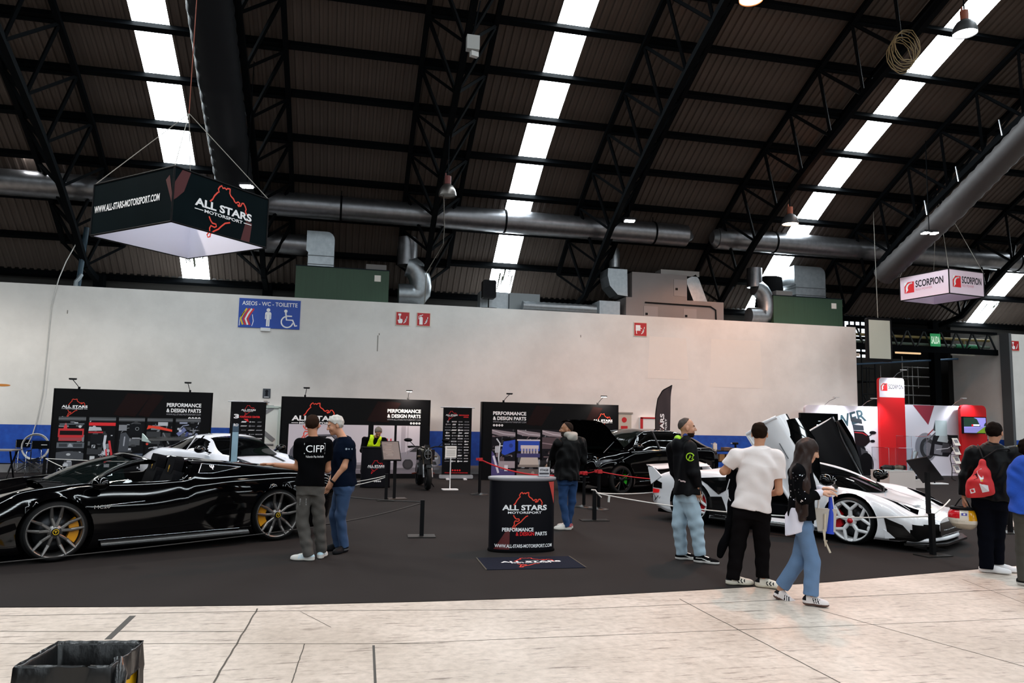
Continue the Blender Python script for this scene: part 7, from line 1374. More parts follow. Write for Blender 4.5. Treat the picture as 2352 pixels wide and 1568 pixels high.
class Sdf:
    def __init__(s, h, prims):
        """prims: list of (prim, blend) ; blend < 0 means carve with |blend|"""
        s.h = h; add = [p for p, k in prims if k >= 0]
        lo = np.min([p[0] for p in add], 0)-.03; hi = np.max([p[1] for p in add], 0)+.03; s.lo = lo; n = np.ceil((hi-lo)/h).astype(int)+1
        s.ax = [(lo[i]+np.arange(n[i])*h).astype(np.float32) for i in range(3)]; s.g = np.full(n, .5, np.float32)
        for p, k in prims: s.apply(p, k)
    def blk(s, lo, hi):
        sl = []
        for i in range(3):
            a = max(0, int((lo[i]-s.lo[i])/s.h)-1); b = min(len(s.ax[i]), int((hi[i]-s.lo[i])/s.h)+3); sl.append(slice(a, max(a, b)))
        return tuple(sl), s.ax[0][sl[0]][:, None, None], s.ax[1][sl[1]][None, :, None], s.ax[2][sl[2]][None, None, :]
    def apply(s, p, k):
        pad = abs(k)+3*s.h; sl, X, Y, Z = s.blk(A3(p[0])-pad, A3(p[1])+pad)
        if 0 in s.g[sl].shape: return
        d = p[2](X, Y, Z); g = s.g[sl]
        if k >= 0:
            if k > 0: hh = np.maximum(k-abs(g-d), 0)/k; s.g[sl] = np.minimum(g, d)-hh*hh*k*.25
            else: s.g[sl] = np.minimum(g, d)
        else:
            kk = -k; d = -d; hh = np.maximum(kk-abs(g-d), 0)/kk; s.g[sl] = np.maximum(g, d)+hh*hh*kk*.25
    def clip(s, p, n):
        p, n = A3(p), A3(n); n = n/np.linalg.norm(n)
        s.g = np.maximum(s.g, (s.ax[0][:, None, None]-p[0])*n[0]+(s.ax[1][None, :, None]-p[1])*n[1]+(s.ax[2][None, None, :]-p[2])*n[2])
    def folds(s, amp, freq, seed, st=(1, 1, 1)):
        r = np.random.RandomState(seed); X, Y, Z = s.ax[0][:, None, None], s.ax[1][None, :, None], s.ax[2][None, None, :]; t = 0
        for _ in range(4):
            d = r.randn(3)*np.array(st); d = d/np.linalg.norm(d)*freq*(.7+.7*r.rand()); t = t+np.sin(d[0]*X+d[1]*Y+d[2]*Z+r.rand()*6+1.5*np.sin(freq*.35*(d[1]*X-d[0]*Z)/freq))
        s.g = s.g-amp*.5*t.astype(np.float32)
    def mesh(s):
        g = s.g; sg = g < 0; c = [sg[i:g.shape[0]-1+i, j:g.shape[1]-1+j, k:g.shape[2]-1+k] for i in (0, 1) for j in (0, 1) for k in (0, 1)]
        n = sum(q.astype(np.int8) for q in c); act = (n > 0) & (n < 8); idx = np.argwhere(act); vid = np.full(act.shape, -1, np.int64); vid[act] = np.arange(len(idx))
        acc = np.zeros((len(idx), 3), np.float32); cnt = np.zeros(len(idx), np.float32); cr = [(0,0,0),(0,0,1),(0,1,0),(0,1,1),(1,0,0),(1,0,1),(1,1,0),(1,1,1)]
        val = [g[idx[:, 0]+a, idx[:, 1]+b, idx[:, 2]+d] for a, b, d in cr]
        for a in range(8):
            for b in range(a+1, 8):
                if sum(abs(cr[a][i]-cr[b][i]) for i in range(3)) != 1: continue
                m = (val[a] < 0) != (val[b] < 0); t = np.where(m, val[a]/(val[a]-val[b]+1e-12), 0)
                p = np.array(cr[a], np.float32)+t[:, None]*(np.array(cr[b], np.float32)-np.array(cr[a], np.float32)); acc += np.where(m[:, None], p, 0); cnt += m
        V = (idx+acc/cnt[:, None])*s.h+s.lo; F = []
        for ax in range(3):
            o = [i for i in range(3) if i != ax]; a = np.moveaxis(sg, ax, 0); e = a[:-1] != a[1:]; e = e[:, 1:-1, 1:-1]; q = np.argwhere(e)
            ins = a[:-1, 1:-1, 1:-1][e]; full = np.zeros((len(q), 3), int); full[:, ax] = q[:, 0]; full[:, o[0]] = q[:, 1]+1; full[:, o[1]] = q[:, 2]+1
            def at(d0, d1): w = full.copy(); w[:, o[0]] += d0; w[:, o[1]] += d1; return vid[w[:, 0], w[:, 1], w[:, 2]]
            Q = np.stack([at(-1, -1), at(0, -1), at(0, 0), at(-1, 0)], 1); fl_ = ins if ax != 1 else ~ins; Q[~fl_] = Q[~fl_][:, ::-1]; F.append(Q)
        return V, np.concatenate(F)
    def build(s, name, mats, parent, pick=None):
        V, F = s.mesh(); me = bpy.data.meshes.new(name); me.from_pydata(V.tolist(), [], F.tolist())
        for m in (mats if isinstance(mats, (list, tuple)) else [mats]): me.materials.append(m)
        if pick is not None: me.polygons.foreach_set('material_index', np.asarray(pick(V[F].mean(1)), np.int32))
        me.polygons.foreach_set('use_smooth', np.ones(len(F), bool)); me.update(); o = bpy.data.objects.new(name, me); link(o, parent); o['_bv'] = 0; del o['_bv']
        s.bv = BVHTree.FromPolygons(V.tolist(), F.tolist()); return o
# ------------------------------------------------------------------ people
class Person:
    def __init__(s, label, base, top, psi, girth=1.0, hd=None):
        s.b = fl(*base); s.b[2] = .006; s.D = hypot(s.b[0], s.b[1]); s.ey = np.array([s.b[0], s.b[1], 0])/s.D; s.ex = np.array([s.ey[1], -s.ey[0], 0]); s.psi = radians(psi); s.g = girth
        s.H = s.J(*top)[2]; s.k = s.H/1.78; s.t = thing('person', label, 'person', s.b, atan2(s.ex[1], s.ex[0])); s.hd = hd
    def J(s, x, y, dep=0):
        d = ray(x, y); P = CAM+d*((s.D+dep)/(d@s.ey)); q = P-s.b; return np.array([q@s.ex, dep, q[2]])
    def set(s, hip, neck, sh, arms, legs, head, feet):
        """hip, neck: centre points; sh: shoulder pair (left, right); arms: [(elbow, wrist, finger direction, palm normal, curl)]*2; legs: [(hip, knee, ankle)]*2; feet: toe directions; head: (centre, yaw, pitch)"""
        s.hip, s.neck, s.sh, s.arms, s.legs, s.feet = A3(hip), A3(neck), sh, arms, legs, feet
        s.U = (s.neck-s.hip)/np.linalg.norm(s.neck-s.hip); r = np.array([cos(s.psi), sin(s.psi), 0]); s.F = np.cross(s.U, r); s.F /= np.linalg.norm(s.F); s.R = np.cross(s.F, s.U); s.L = np.linalg.norm(s.neck-s.hip)
        c, yaw, pitch = head[:3]; yaw = radians(yaw); s.hc = A3(c); f = np.array([-sin(yaw)*cos(pitch), cos(yaw)*cos(pitch), sin(pitch)]); rr = np.array([cos(yaw), sin(yaw), 0]); u = np.cross(rr, f); s.HR = np.stack([rr, f, u], 1)
    def h(s, x, y, z): return s.hc+s.HR@np.array([x, y, z])*s.k
    def torso(s, inf=0, hem=0, drape=1.0, top=1.0):
        g, k, L = s.g, s.k, s.L; ts = [-hem, 0, .22*L, .45*L, .68*L, .86*L, L*.97*top]; aa = np.array([.160*drape, .160*(1+drape)/2, .148, .152, .160, .128, .066])*k; bb = np.array([.118*drape, .118*(1+drape)/2, .110, .114, .112, .090, .058])*k
        gg = np.array([g, g, g, g, (1+g)/2, 1, 1]); aa = aa*gg+inf; bb = bb*gg+inf; ty = [0, 0, .01*(g-1)*5, .005, 0, -.01, -.015]; return loftc(s.hip, s.U, s.R, s.F, ts, list(aa), list(bb), None, ty)
    def skin(s, col, hairc=None, beard=None, beardy=0, hands=True, brow='#2a1c14'):
        k = s.k; P = [(s.torso(-.012), .03)]
        for (hp, kn, an) in s.legs: P += [(cap(hp, kn, .070*k, .048*k), .03), (cap(kn, an, .046*k, .036*k), .03)]
        P += [(cap(s.neck-s.U*.06*k, s.h(0, -.02, -.06), .056*k, .052*k), .03), (cap(s.neck-s.U*.05*k, s.sh[0]-s.U*.035*k, .036*k, .034*k), .03), (cap(s.neck-s.U*.05*k, s.sh[1]-s.U*.035*k, .036*k, .034*k), .03)]
        for i, (el, wr, fd, pn, curl) in enumerate(s.arms):
            P += [(cap(s.sh[i]-s.U*.03*k, el, .046*k*(.6+.4*s.g), .039*k), .03), (cap(el, wr, .041*k, .026*k), .025)]
            if hands: P += s.hand(wr, fd, pn, curl, 1 if i else -1)
        H = lambda c, r: ell(s.h(*c), np.array(r)*k, s.HR)
        P += [(H((0, -.012, .028), (.077, .096, .090)), .02), (H((0, .026, -.040), (.060, .064, .078)), .03), (ell(s.h(0, .068, -.098), .020*k), .03), (cap(s.h(-.034, .080, .022), s.h(.034, .080, .022), .012*k), .02),
              (cap(s.h(0, .090, .012), s.h(0, .110, -.026), .009*k, .014*k), .012), (H((-.012, .096, -.032), (.010, .010, .008)), .008), (H((.012, .096, -.032), (.010, .010, .008)), .008),
              (H((-.038, .066, -.030), (.024, .022, .026)), .02), (H((.038, .066, -.030), (.024, .022, .026)), .02), (H((-.031, .094, .004), (.017, .012, .010)), -.008), (H((.031, .094, .004), (.017, .012, .010)), -.008),
              (H((-.031, .079, .003), (.014, .012, .011)), .002), (H((.031, .079, .003), (.014, .012, .011)), .002), (cap(s.h(-.020, .086, -.060), s.h(.020, .086, -.060), .008*k), .008), (cap(s.h(-.014, .086, -.070), s.h(.014, .086, -.070), .008*k), .006),
              (H((-.080, -.008, -.010), (.010, .022, .033)), .01), (H((.080, -.008, -.010), (.010, .022, .033)), .01)]
        S = Sdf(.0062, P); HRi = s.HR.T; hc = s.hc
        mats = [mt(col, .5, noise=(25, .08)), mt('#7a4038', .5), mt(brow, .6), mt('#d8d4d0', .3), mt(beard or col, .75)]
        def pick(C):
            q = ((C-hc)@s.HR)/k; x, y, z = q[:, 0], q[:, 1], q[:, 2]; m = np.zeros(len(C), int)
            if beard: m[(y > -.005) & (z < -.035+beardy) & (z > -.14) & ((abs(x) > .024) | (z < -.072) | (z > -.052)) & (abs(q).max(1) < .16) & ~((z > -.05) & (abs(x) < .05))] = 4
            m[(y > .078) & (abs(x) < .022) & (z < -.056) & (z > -.076)] = 1
            e = (y > .06) & (abs(abs(x)-.031) < .013) & (abs(z-.003) < .0065); m[e] = 3; m[(y > .06) & (abs(abs(x)-.031) < .006) & (abs(z-.003) < .0065)] = 2
            m[(y > .066) & (abs(abs(x)-.033) < .019) & (abs(z-.026-.0) < .0055)] = 2; return m
        o = S.build('body', mats, s.t, pick); s.bodybv = S.bv; return o
    def hand(s, wr, fd, pn, curl, side):
        k = s.k; wr = A3(wr); d = A3(fd)/np.linalg.norm(fd); n = A3(pn); n = n-d*(n@d); n = n/np.linalg.norm(n); w = np.cross(d, n)*side; P = []
        Rm = np.stack([w, d, n], 1); P.append((ell(wr+d*.050*k, (.040*k, .056*k, .018*k), Rm), .02))
        for j, (off, ln) in enumerate(((-.033, .072), (-.011, .082), (.011, .078), (.032, .060))):
            b = wr+(d*.092+w*off)*k; a1 = curl*.6; a2 = curl*1.5; sp = w*off*1.2; p1 = b+((d*cos(a1)+n*sin(a1))*ln*.55+sp*.25)*k; p2 = p1+((d*cos(a2)+n*sin(a2))*ln*.5+sp*.15)*k
            P += [(cap(b-d*.02*k, p1, .0098*k, .0088*k), .006), (cap(p1, p2, .0088*k, .0074*k), .003)]
        t0 = wr+(d*.025-w*.030)*k; t1 = t0+(d*.032-w*.028+n*.014)*k; t2 = t1+(d*.032-w*.006+n*.016*curl)*k
        return P+[(cap(t0, t1, .014*k, .011*k), .012), (cap(t1, t2, .011*k, .008*k), .004)]
    def hair(s, col, extra=(), low=-.02, front=.045, vol=.010, rough=.7):
        k = s.k; P = [(ell(s.h(0, -.014, .030), np.array([.077+vol, .096+vol, .090+vol])*k, s.HR), .01)]; P += [(p, .015) for p in extra]
        P += [(ell(s.h(0, .075, -.035), np.array([.066, .075, .088])*k, s.HR), -.012), (ell(s.h(0, .02, -.12), np.array([.09, .09, .075])*k, s.HR), -.012), (ell(s.h(-.086, .004, -.014), np.array([.022, .028, .036])*k, s.HR), -.008), (ell(s.h(.086, .004, -.014), np.array([.022, .028, .036])*k, s.HR), -.008)]
        S = Sdf(.0065, P); S.folds(min(.004, vol*.3), 90, 3); c = s.h(0, front, .052); n = s.HR@np.array([0, .75, -.66]); S.clip(c, n); c = s.h(0, -.06, low-.075); S.clip(c, s.HR@np.array([0, .8, -1.])); return S.build('hair', mt(col, rough, bump=(120, .5)), s.t)
    def upper(s, name, mat, hem, inf=.016, sleeve=(.6, .6), sr=.066, drape=1.0, fold=.006, h=.0085, extra=(), collar=True, blend=.03, pick=None, fr=24):
        k = s.k; P = [(s.torso(inf, hem*k, drape), .0), (cap(s.neck-s.U*.045*k, s.sh[0]-s.U*.03*k, .050*k+inf*.4, .046*k+inf*.35), .04), (cap(s.neck-s.U*.045*k, s.sh[1]-s.U*.03*k, .050*k+inf*.4, .046*k+inf*.35), .04)]
        for i, (el, wr, *_x) in enumerate(s.arms):
            f = sleeve[i]; a = A3(s.sh[i]-s.U*.03*k); el = A3(el); wr = A3(wr)
            if f <= 1: e = a+(el-a)*f; P.append((cut(cap(a, a+(el-a)*(f+.25), sr*k*(.7+.3*s.g), sr*k*.90), e, el-a), blend))
            else: e = el+(wr-el)*(f-1); P += [(cap(a, el, sr*k*(.7+.3*s.g), sr*k*.88), blend), (cut(cap(el, el+(wr-el)*(f-1+.2), sr*k*.88, sr*k*.66), e, wr-el), .02)]
        P += [(p, b) for p, b in extra]; P.append((ell(s.neck+s.U*.045*k, np.array([.066, .064, .07])*k, np.stack([s.R, s.F, s.U], 1)), -.012)) if collar else None
        S = Sdf(h, P); S.folds(fold*.75, fr*1.5, int(s.D*100), (1, 1, .8)); o = S.build(name, mat, s.t, pick); s.ubv = S.bv; return o
    def legsmesh(s, name, mat, top=.10, r=(.092, .066, .058), hem=(.03, .03), h=.0085, fold=.007, seat=1.0, pick=None, flare=1.0, extra=()):
        k = s.k; g = s.g; P = [(loftc(s.hip, s.U, s.R, s.F, [-.14*k, -.05*k, top*k], [.140*k*g*seat, .162*k*g*seat, .150*k*g], [.100*k*g, .118*k*g*seat, .110*k*g]), .0)]
        for i, (hp, kn, an) in enumerate(s.legs):
            hp, kn, an = A3(hp), A3(kn), A3(an); P += [(cap(hp, kn, r[0]*k*(.4+.6*g)*.97, r[1]*k), .035)]; d = (an-kn)/np.linalg.norm(an-kn); P.append((cut(cap(kn, an+d*.12, r[1]*k, r[2]*k*flare), an+d*hem[i], d), .03))
        P += list(extra); S = Sdf(h, P); S.folds(fold*.34, 44, int(s.D*77), (.9, .9, 1.25)); o = S.build(name, mat, s.t, pick); s.lbv = S.bv; return o
    def shoe(s, i, mats, sole=.028, ln=.285, pick=None, tilt=0, high=0):
        k = s.k; an = A3(s.legs[i][2]); d = A3(s.feet[i]); d = d/np.linalg.norm(d); hz = d.copy(); hz[2] = 0; hz /= np.linalg.norm(hz); w = np.array([hz[1], -hz[0], 0]); u = np.cross(w, d); u = u if u[2] > 0 else -u
        gz = 0 if not tilt else tilt; o = np.array([an[0], an[1], gz])-hz*.075*k; L = ln*k; M_ = np.stack([w, d, u], 1); Pt = lambda x, y, z: o+M_@np.array([x, y, z])*1.0
        P = [(ell(Pt(0, L*.22, .045), (.036*k, L*.24, .040), M_), .0), (ell(Pt(0, L*.68, .036), (.046*k, L*.34, .034), M_), .03), (cap(Pt(0, L*.15, .05), Pt(0, L*.24, .085+high), .036*k, .036*k), .03), (cap(Pt(0, L*.36, .07), Pt(0, L*.6, .05), .030*k), .02),
             (ell(Pt(0, L*.22, .02), (.041*k, L*.25, .03), M_), .01), (ell(Pt(0, L*.7, .018), (.050*k, L*.33, .026), M_), .02)]
        S = Sdf(.006, P); S.clip(o+M_@np.array([0, 0, .002]), -u); S.clip(Pt(0, 0, .115+high), u)
        def pk(C):
            q = (C-o)@M_; m = np.where(q[:, 2] < sole, 1, 0)
            if pick: m = pick(q/np.array([.05, L, 1]), m)
            return m
        sh = S.build('shoe', mats, s.t, pk); return sh
    def decal(s, mb, name, bv, d, off=.004):
        """drop the flat mesh onto the garment along direction d"""
        d = V3(d)/np.linalg.norm(d)
        for i, v in enumerate(mb.v):
            hres = bv.ray_cast(Vector(v-d*.4), Vector(d))
            if hres[0] is not None: mb.v[i] = np.array(hres[0])-d*off
        return mb.build(name, s.t, norm=False)
def L2(p, q, t): return A3(p)+(A3(q)-A3(p))*t
SK = '#b07a5c'
# --- man in the black T-shirt pointing at the black car
p = Person('man in a black T-shirt and grey work trousers pointing at the black car', (712, 1288), (718, 947), 14, 1.0); J = p.J
p.set(J(712, 1108), J(722, 1001), [J(688, 1013, .0), J(753, 1013, .02)], [(J(684, 1073, .06), J(632, 1067, .16), (-1, .15, .05), (0, -.3, -1), .15), (J(752, 1078, .10), J(738, 1052, .28), (-.4, .5, .5), (-1, 0, 0), .5)],
      [(J(700, 1125), J(694, 1195, .03), J(708, 1270, .0)), (J(728, 1125, .02), J(733, 1192, .08), J(738, 1263, .14))], (J(718, 975, .02), -12, 0), [(-1, .35, 0), (.25, 1, 0)])
p.skin(SK, beard='#4a3426', beardy=.0); p.hair('#2a1d16', low=-.005, front=.03, vol=.007)
JT = mt('#4a4642', .85, noise=(8, .18), bump=(90, .3)); p.legsmesh('trousers', JT, .09, (.094, .074, .066), (.035, .03), fold=.012)
BT = mt('#08080a', .85, bump=(60, .2)); p.upper('t_shirt', BT, .035, .016, (.62, .62), .070, fold=.005)
o = J(733, 1040, -.3); mb = MB().m(LET); e = np.array([cos(p.psi), sin(p.psi), 0]); mb.text('CIFP', o, e, Z_, .085, width=.22, bold=.0); W2 = .25
mb.line([(-.125, -.02), (.125, -.02), (.125, .105), (-.125, .105), (-.125, -.02)], o, e, Z_, .006); mb.text('Valentin Paz Andrade', o-Z_*.065, e, Z_, .026, width=.22); p.decal(mb, 'back_print', p.ubv, (-sin(p.psi)*1.0, 1, 0))
mb = MB().m(mt('#a8a8a8', .5)); o = J(693, 1165, -.3); [mb.rect(o, X_, Z_, -.03, .022*q, .05, .022*q+.011) for q in range(4)]; p.decal(mb, 'pocket_print', p.lbv, (0, 1, 0))
SW_ = mt('#c8c4bf', .6); SOLE = mt('#d8d4cc', .6); stripes = lambda c: (lambda q, m: np.where((q[:, 1] > .38) & (q[:, 1] < .66) & (((q[:, 1]+q[:, 2]*1.2)*11) % 1 < .45) & (q[:, 2] > .028) & (q[:, 2] < .075) & (abs(q[:, 0]) > .45), 2, np.where((q[:, 1] < .12) & (q[:, 2] > .05), 2, m)))
for i in (0, 1): p.shoe(i, [SW_, SOLE, mt('#a8c4d0', .6)], pick=stripes(0))
# --- grey haired man
p = Person('grey haired man in a dark navy polo shirt and blue jeans', (786, 1268), (775, 951), 62, 1.16); J = p.J
p.set(J(790, 1106), J(790, 1001, -.02), [J(803, 1018, -.14), J(778, 1013, .16)], [(J(790, 1072, -.17), J(762, 1108, -.17), (-.5, .0, -.85), (-.6, .6, .2), .5), (J(772, 1075, .17), J(758, 1108, .02), (-.3, -.3, -.9), (-.5, -.6, .1), .5)],
      [(J(792, 1125, -.07), J(782, 1185, -.07), J(790, 1252, -.03)), (J(784, 1125, .08), J(768, 1185, .10), J(776, 1250, .12))], (J(770, 976, -.01), 105, -.28), [(-.55, -.75, 0), (-.9, -.2, 0)])
p.skin('#c08a6c', brow='#5a4a40'); p.hair('#b9b6b0', low=.0, front=.052, vol=.016, rough=.6, extra=[ell(p.h(0, .030, .082), np.array([.058, .05, .034])*p.k, p.HR)])
p.legsmesh('jeans', mt('#2c4568', .85, noise=(5, .45, (1, 1, .5)), bump=(120, .3)), .07, (.092, .068, .060), (.02, .02), fold=.010)
p.upper('polo_shirt', mt('#0b1220', .85, bump=(60, .2)), .045, .018, (.62, .62), .074, drape=1.03, fold=.006)
mb = MB().m(mt('#8a94a0', .6)); o = p.J(801, 1034, -.6); mb.disc(o, X_, Z_, -.03, 0, .014, 12); mb.rect(o, X_, Z_, -.005, -.008, .05, .008); p.decal(mb, 'sleeve_print', p.ubv, (0, 1, 0))
mb = MB().m(BLACK, True); w_ = L2(p.arms[0][0], p.arms[0][1], .93); d = p.arms[0][1]-p.arms[0][0]; u, v, d = frame(d); mb.tube([w_+(u*cos(a)+v*sin(a))*.034 for a in [2*pi*i/16 for i in range(16)]], .012, 8, closed=True); mb.build('wristwatch', p.t)
for i in (0, 1): p.shoe(i, [mt('#111113', .6), mt('#1c1c1e', .7), mt('#5a5a5e', .5)], pick=lambda q, m: np.where((q[:, 2] > .03) & (q[:, 2] < .05) & (q[:, 1] < .4), 2, m))
# --- man in the yellow vest leaning on the counter
p = Person('man in a yellow high visibility vest leaning over the small black counter', (850, 1116), (867, 976), 180, 1.0); p.k = 1.0; J = p.J
p.set(J(848, 1045, .28), J(864, 1003, -.02), [J(884, 1008, .0), J(838, 1006, .0)], [(J(892, 1030, -.02), J(879, 1028, -.20), (-.5, -.6, -.2), (0, 0, -1), .7), (J(832, 1034, .0), J(845, 1037, -.2), (.7, -.6, -.1), (0, 0, -1), .3)],
      [(J(856, 1055, .3), J(852, 1082, .25), J(852, 1112, .3)), (J(838, 1055, .3), J(834, 1082, .25), J(834, 1112, .3))], (J(869, 992, -.10), 175, -.7), [(.2, -1, 0), (-.2, -1, 0)])
p.skin(SK); p.hair('#6e655c', low=.0, front=.05, vol=.016); p.legsmesh('trousers', mt('#0d0d0f', .85), .08)
DK = mt('#0c0c0e', .85); VEST = mt('#c8e800', .6, e=.12); Rr, Uu = p.R.copy(), p.U.copy(); nk = p.neck.copy(); hp_ = p.hip.copy(); Ll = p.L
p.upper('jacket', DK, .03, .022, (1.85, 1.85), .066, fold=.006)
P = Sdf(.009, [(p.torso(.038, .0, 1.0, .98), 0), (cap(p.sh[0]*.7+p.sh[1]*.3, p.sh[1]*.7+p.sh[0]*.3, .085), .04), (ell(p.neck+p.U*.05, np.array([.075, .085, .10])), -.012), (ell(p.neck+p.F*.16-p.U*.03, np.array([.07, .12, .14]), np.stack([p.R, p.F, p.U], 1)), -.02)]); P.folds(.005, 22, 4)
sh_, R_ = p.sh, p.R
P.build('safety_vest', [VEST, DK, mt('#b0b4b0', .4)], p.t, lambda C: np.where(abs((C-nk)@R_) > .155, 1, 0))
for i in (0, 1): p.shoe(i, [DK, DK])
# --- man in the padded jacket
p = Person('bearded man in a black padded jacket with a light grey hood', (1297, 1217), (1306, 968), 42, 1.18); J = p.J
p.set(J(1302, 1092), J(1308, 1003, .0), [J(1282, 1015, -.10), J(1334, 1012, .10)], [(J(1270, 1052, .06), J(1262, 1070, .22), (-.5, .8, .1), (.5, .5, -.5), .6), (J(1338, 1055, .14), J(1318, 1072, .34), (-.5, .8, .1), (-.5, 0, -.5), .6)],
      [(J(1294, 1108, -.03), J(1293, 1152, -.02), J(1302, 1205, -.02)), (J(1314, 1106, .08), J(1314, 1150, .12), J(1306, 1198, .16))], (J(1301, 986, .01), 88, 0), [(-1, -.12, 0), (-.8, .4, 0)])
p.skin('#a06e50', beard='#3a2c24', beardy=.0); p.hair('#2a211d', low=.0, front=-.015, vol=.008)
p.legsmesh('jeans', mt('#173a66', .85, noise=(5, .35), bump=(120, .3)), .05, (.090, .064, .052), (.03, .03), fold=.012)
PUF = mt('#0a0a0b', .5, bump=(14, .5)); p.upper('padded_jacket', PUF, .06, .040, (1.9, 1.9), .086, drape=1.04, fold=.014, fr=34)
G = Sdf(.008, [(cap(p.neck+p.R*.08+p.U*.03-p.F*.03, p.neck-p.R*.08+p.U*.03-p.F*.03, .055), 0), (ell(p.neck-p.F*.08+p.U*.0, np.array([.11, .06, .07]), np.stack([p.R, p.F, p.U], 1)), .03), (cap(p.neck+p.R*.085+p.U*.03, p.neck+p.F*.09-p.U*.02, .035), .03), (cap(p.neck-p.R*.085+p.U*.03, p.neck+p.F*.09-p.U*.02, .035), .03), (ell(p.neck+p.U*.07+p.F*.03, (.066, .066, .08)), -.012)]); G.folds(.006, 40, 2); G.build('hood', mt('#9a968f', .9, bump=(80, .3)), p.t)
for i in (0, 1): p.shoe(i, [mt('#cfc8c0', .6), mt('#d8d2c8', .6), mt('#8a3038', .6)], pick=lambda q, m: np.where((q[:, 1] < .2) & (q[:, 2] > .05), 2, m), sole=.032)
# --- young man in the black windbreaker and pale jeans
p = Person('man in a black hooded windbreaker and pale blue jeans standing hand in pocket', (1598, 1291), (1578, 957), -72, 1.06); J = p.J
p.set(J(1578, 1122), J(1572, 1010), [J(1546, 1024, .15), J(1584, 1022, -.17)], [(J(1552, 1085, .20), J(1580, 1130, .14), (.3, 0, -.95), (.9, 0, .2), .4), (J(1593, 1085, -.19), J(1602, 1124, -.13), (.1, .1, -1), (.2, 1, 0), .4)],
      [(J(1566, 1145, .07), J(1560, 1202, .06), J(1566, 1272, .10)), (J(1584, 1145, -.06), J(1598, 1202, -.06), J(1608, 1275, -.05))], (J(1578, 982), -80, .0), [(1, .12, 0), (1, -.25, 0)])
p.skin('#b8866a', beard='#2a1e18', beardy=-.03); p.hair('#3a302a', low=-.0, front=-.03, vol=.006)
p.legsmesh('jeans', mt('#a6bccb', .85, noise=(4, .22, (1, 1, .5)), bump=(120, .3)), .06, (.108, .086, .066), (.0, .0), fold=.014)
GN = mt('#a8d820', .6); WB = mt('#0a0a0d', .55, bump=(20, .3)); p.upper('windbreaker', WB, .06, .034, (1.88, 1.80), .084, drape=1.08, fold=.012, extra=[(ell(p.neck-p.F*.10-p.U*.07, np.array([.12, .07, .10]), np.stack([p.R, p.F, p.U], 1)), .04), (cap(p.neck+p.R*.07+p.U*.0, p.neck-p.R*.07+p.U*.0, .06), .03)])
G = Sdf(.007, [(ell(p.neck-p.F*.085+p.U*.015, np.array([.085, .045, .05]), np.stack([p.R, p.F, p.U], 1)), 0)]); G.build('hood_lining', GN, p.t)
G = Sdf(.007, [(cap(p.neck+p.R*.05+p.U*.055, p.neck-p.R*.05+p.U*.055, .032), 0)]); G.build('shirt_collar', mt('#2a3a78', .8), p.t)
mb = MB().m(GN); o = J(1585, 1052, -.6); mb.line(arc(0, 0, .048, 20, 330, 18), o, X_, Z_, .012); mb.flat([(-.03, -.04), (.03, -.02), (.04, .02), (.005, .0), (.0, .03)], o, X_, Z_); p.decal(mb, 'sleeve_emblem', p.ubv, (0, 1, 0))
mb = MB().m(mt('#c8b0b0', .6)); o = J(1565, 1110, -.6); mb.line([(-.04, .012), (-.01, -.004), (.02, -.002), (.045, -.012)], o, X_, Z_, .018); p.decal(mb, 'pocket_mark', p.ubv, (0, 1, 0))
VK = [mt('#0d0d0f', .7), mt('#dcd8d4', .6), mt('#e4e0dc', .6)]
for i in (0, 1): p.shoe(i, VK, sole=.034, pick=lambda q, m: np.where((abs(q[:, 0]) > .35) & (q[:, 2] > .036) & (abs(q[:, 2]-.052-.014*np.sin(q[:, 1]*7)) < .006) & (q[:, 1] < .7) & (q[:, 1] > .1), 2, np.where((abs(q[:, 0]) < .35) & (q[:, 1] > .42) & (q[:, 1] < .62) & (q[:, 2] > .06), 2, m)), ln=.30)
# --- man in the white T-shirt
p = Person('man in a white T-shirt and black trousers with his back turned', (1716, 1346), (1745, 967), -8, 1.12); J = p.J
p.set(J(1727, 1160), J(1745, 1024), [J(1692, 1040, .0), J(1786, 1042, .03)], [(J(1662, 1082, .05), J(1692, 1084, .22), (.8, .6, 0), (0, 0, -1), .7), (J(1789, 1128, .06), J(1766, 1136, .26), (-.6, .7, .3), (-.5, 0, .8), .6)],
      [(J(1706, 1182, .0), J(1694, 1250, .02), J(1684, 1330, .0)), (J(1746, 1182, .02), J(1750, 1248, .05), J(1752, 1326, .0))], (J(1745, 996, .02), -8, -.04), [(1, .3, 0), (1, -.1, 0)])
p.skin('#b88466'); p.hair('#201610', low=-.015, front=.045, vol=.010)
p.legsmesh('trousers', mt('#0f0d0e', .8, bump=(30, .35)), .06, (.106, .082, .062), (.0, .0), fold=.016)
p.upper('t_shirt', mt('#e6dcda', .85, bump=(40, .15)), .045, .022, (.66, .62), .082, drape=1.04, fold=.008)
mb = MB().m(BLACK, True); w_ = L2(p.arms[0][0], p.arms[0][1], .9); u, v, d = frame(p.arms[0][1]-p.arms[0][0]); mb.tube([w_+(u*cos(a)+v*sin(a))*.034 for a in [2*pi*i/16 for i in range(16)]], .013, 8, closed=True); mb.build('wristwatch', p.t)
for i in (0, 1): p.shoe(i, [mt('#ddd6c8', .6), mt('#d8d0bc', .6), mt('#101014', .6)], ln=.29, pick=lambda q, m: np.where((q[:, 1] < .16) & (q[:, 2] > .05), 2, np.where((abs(q[:, 0]) > .4) & (q[:, 2] > .03) & (q[:, 2] < .07) & (((q[:, 1]*1.0-abs(q[:, 2]-.05)*2.6) % .12) < .05) & (q[:, 1] > .38) & (q[:, 1] < .66), 2, m)))
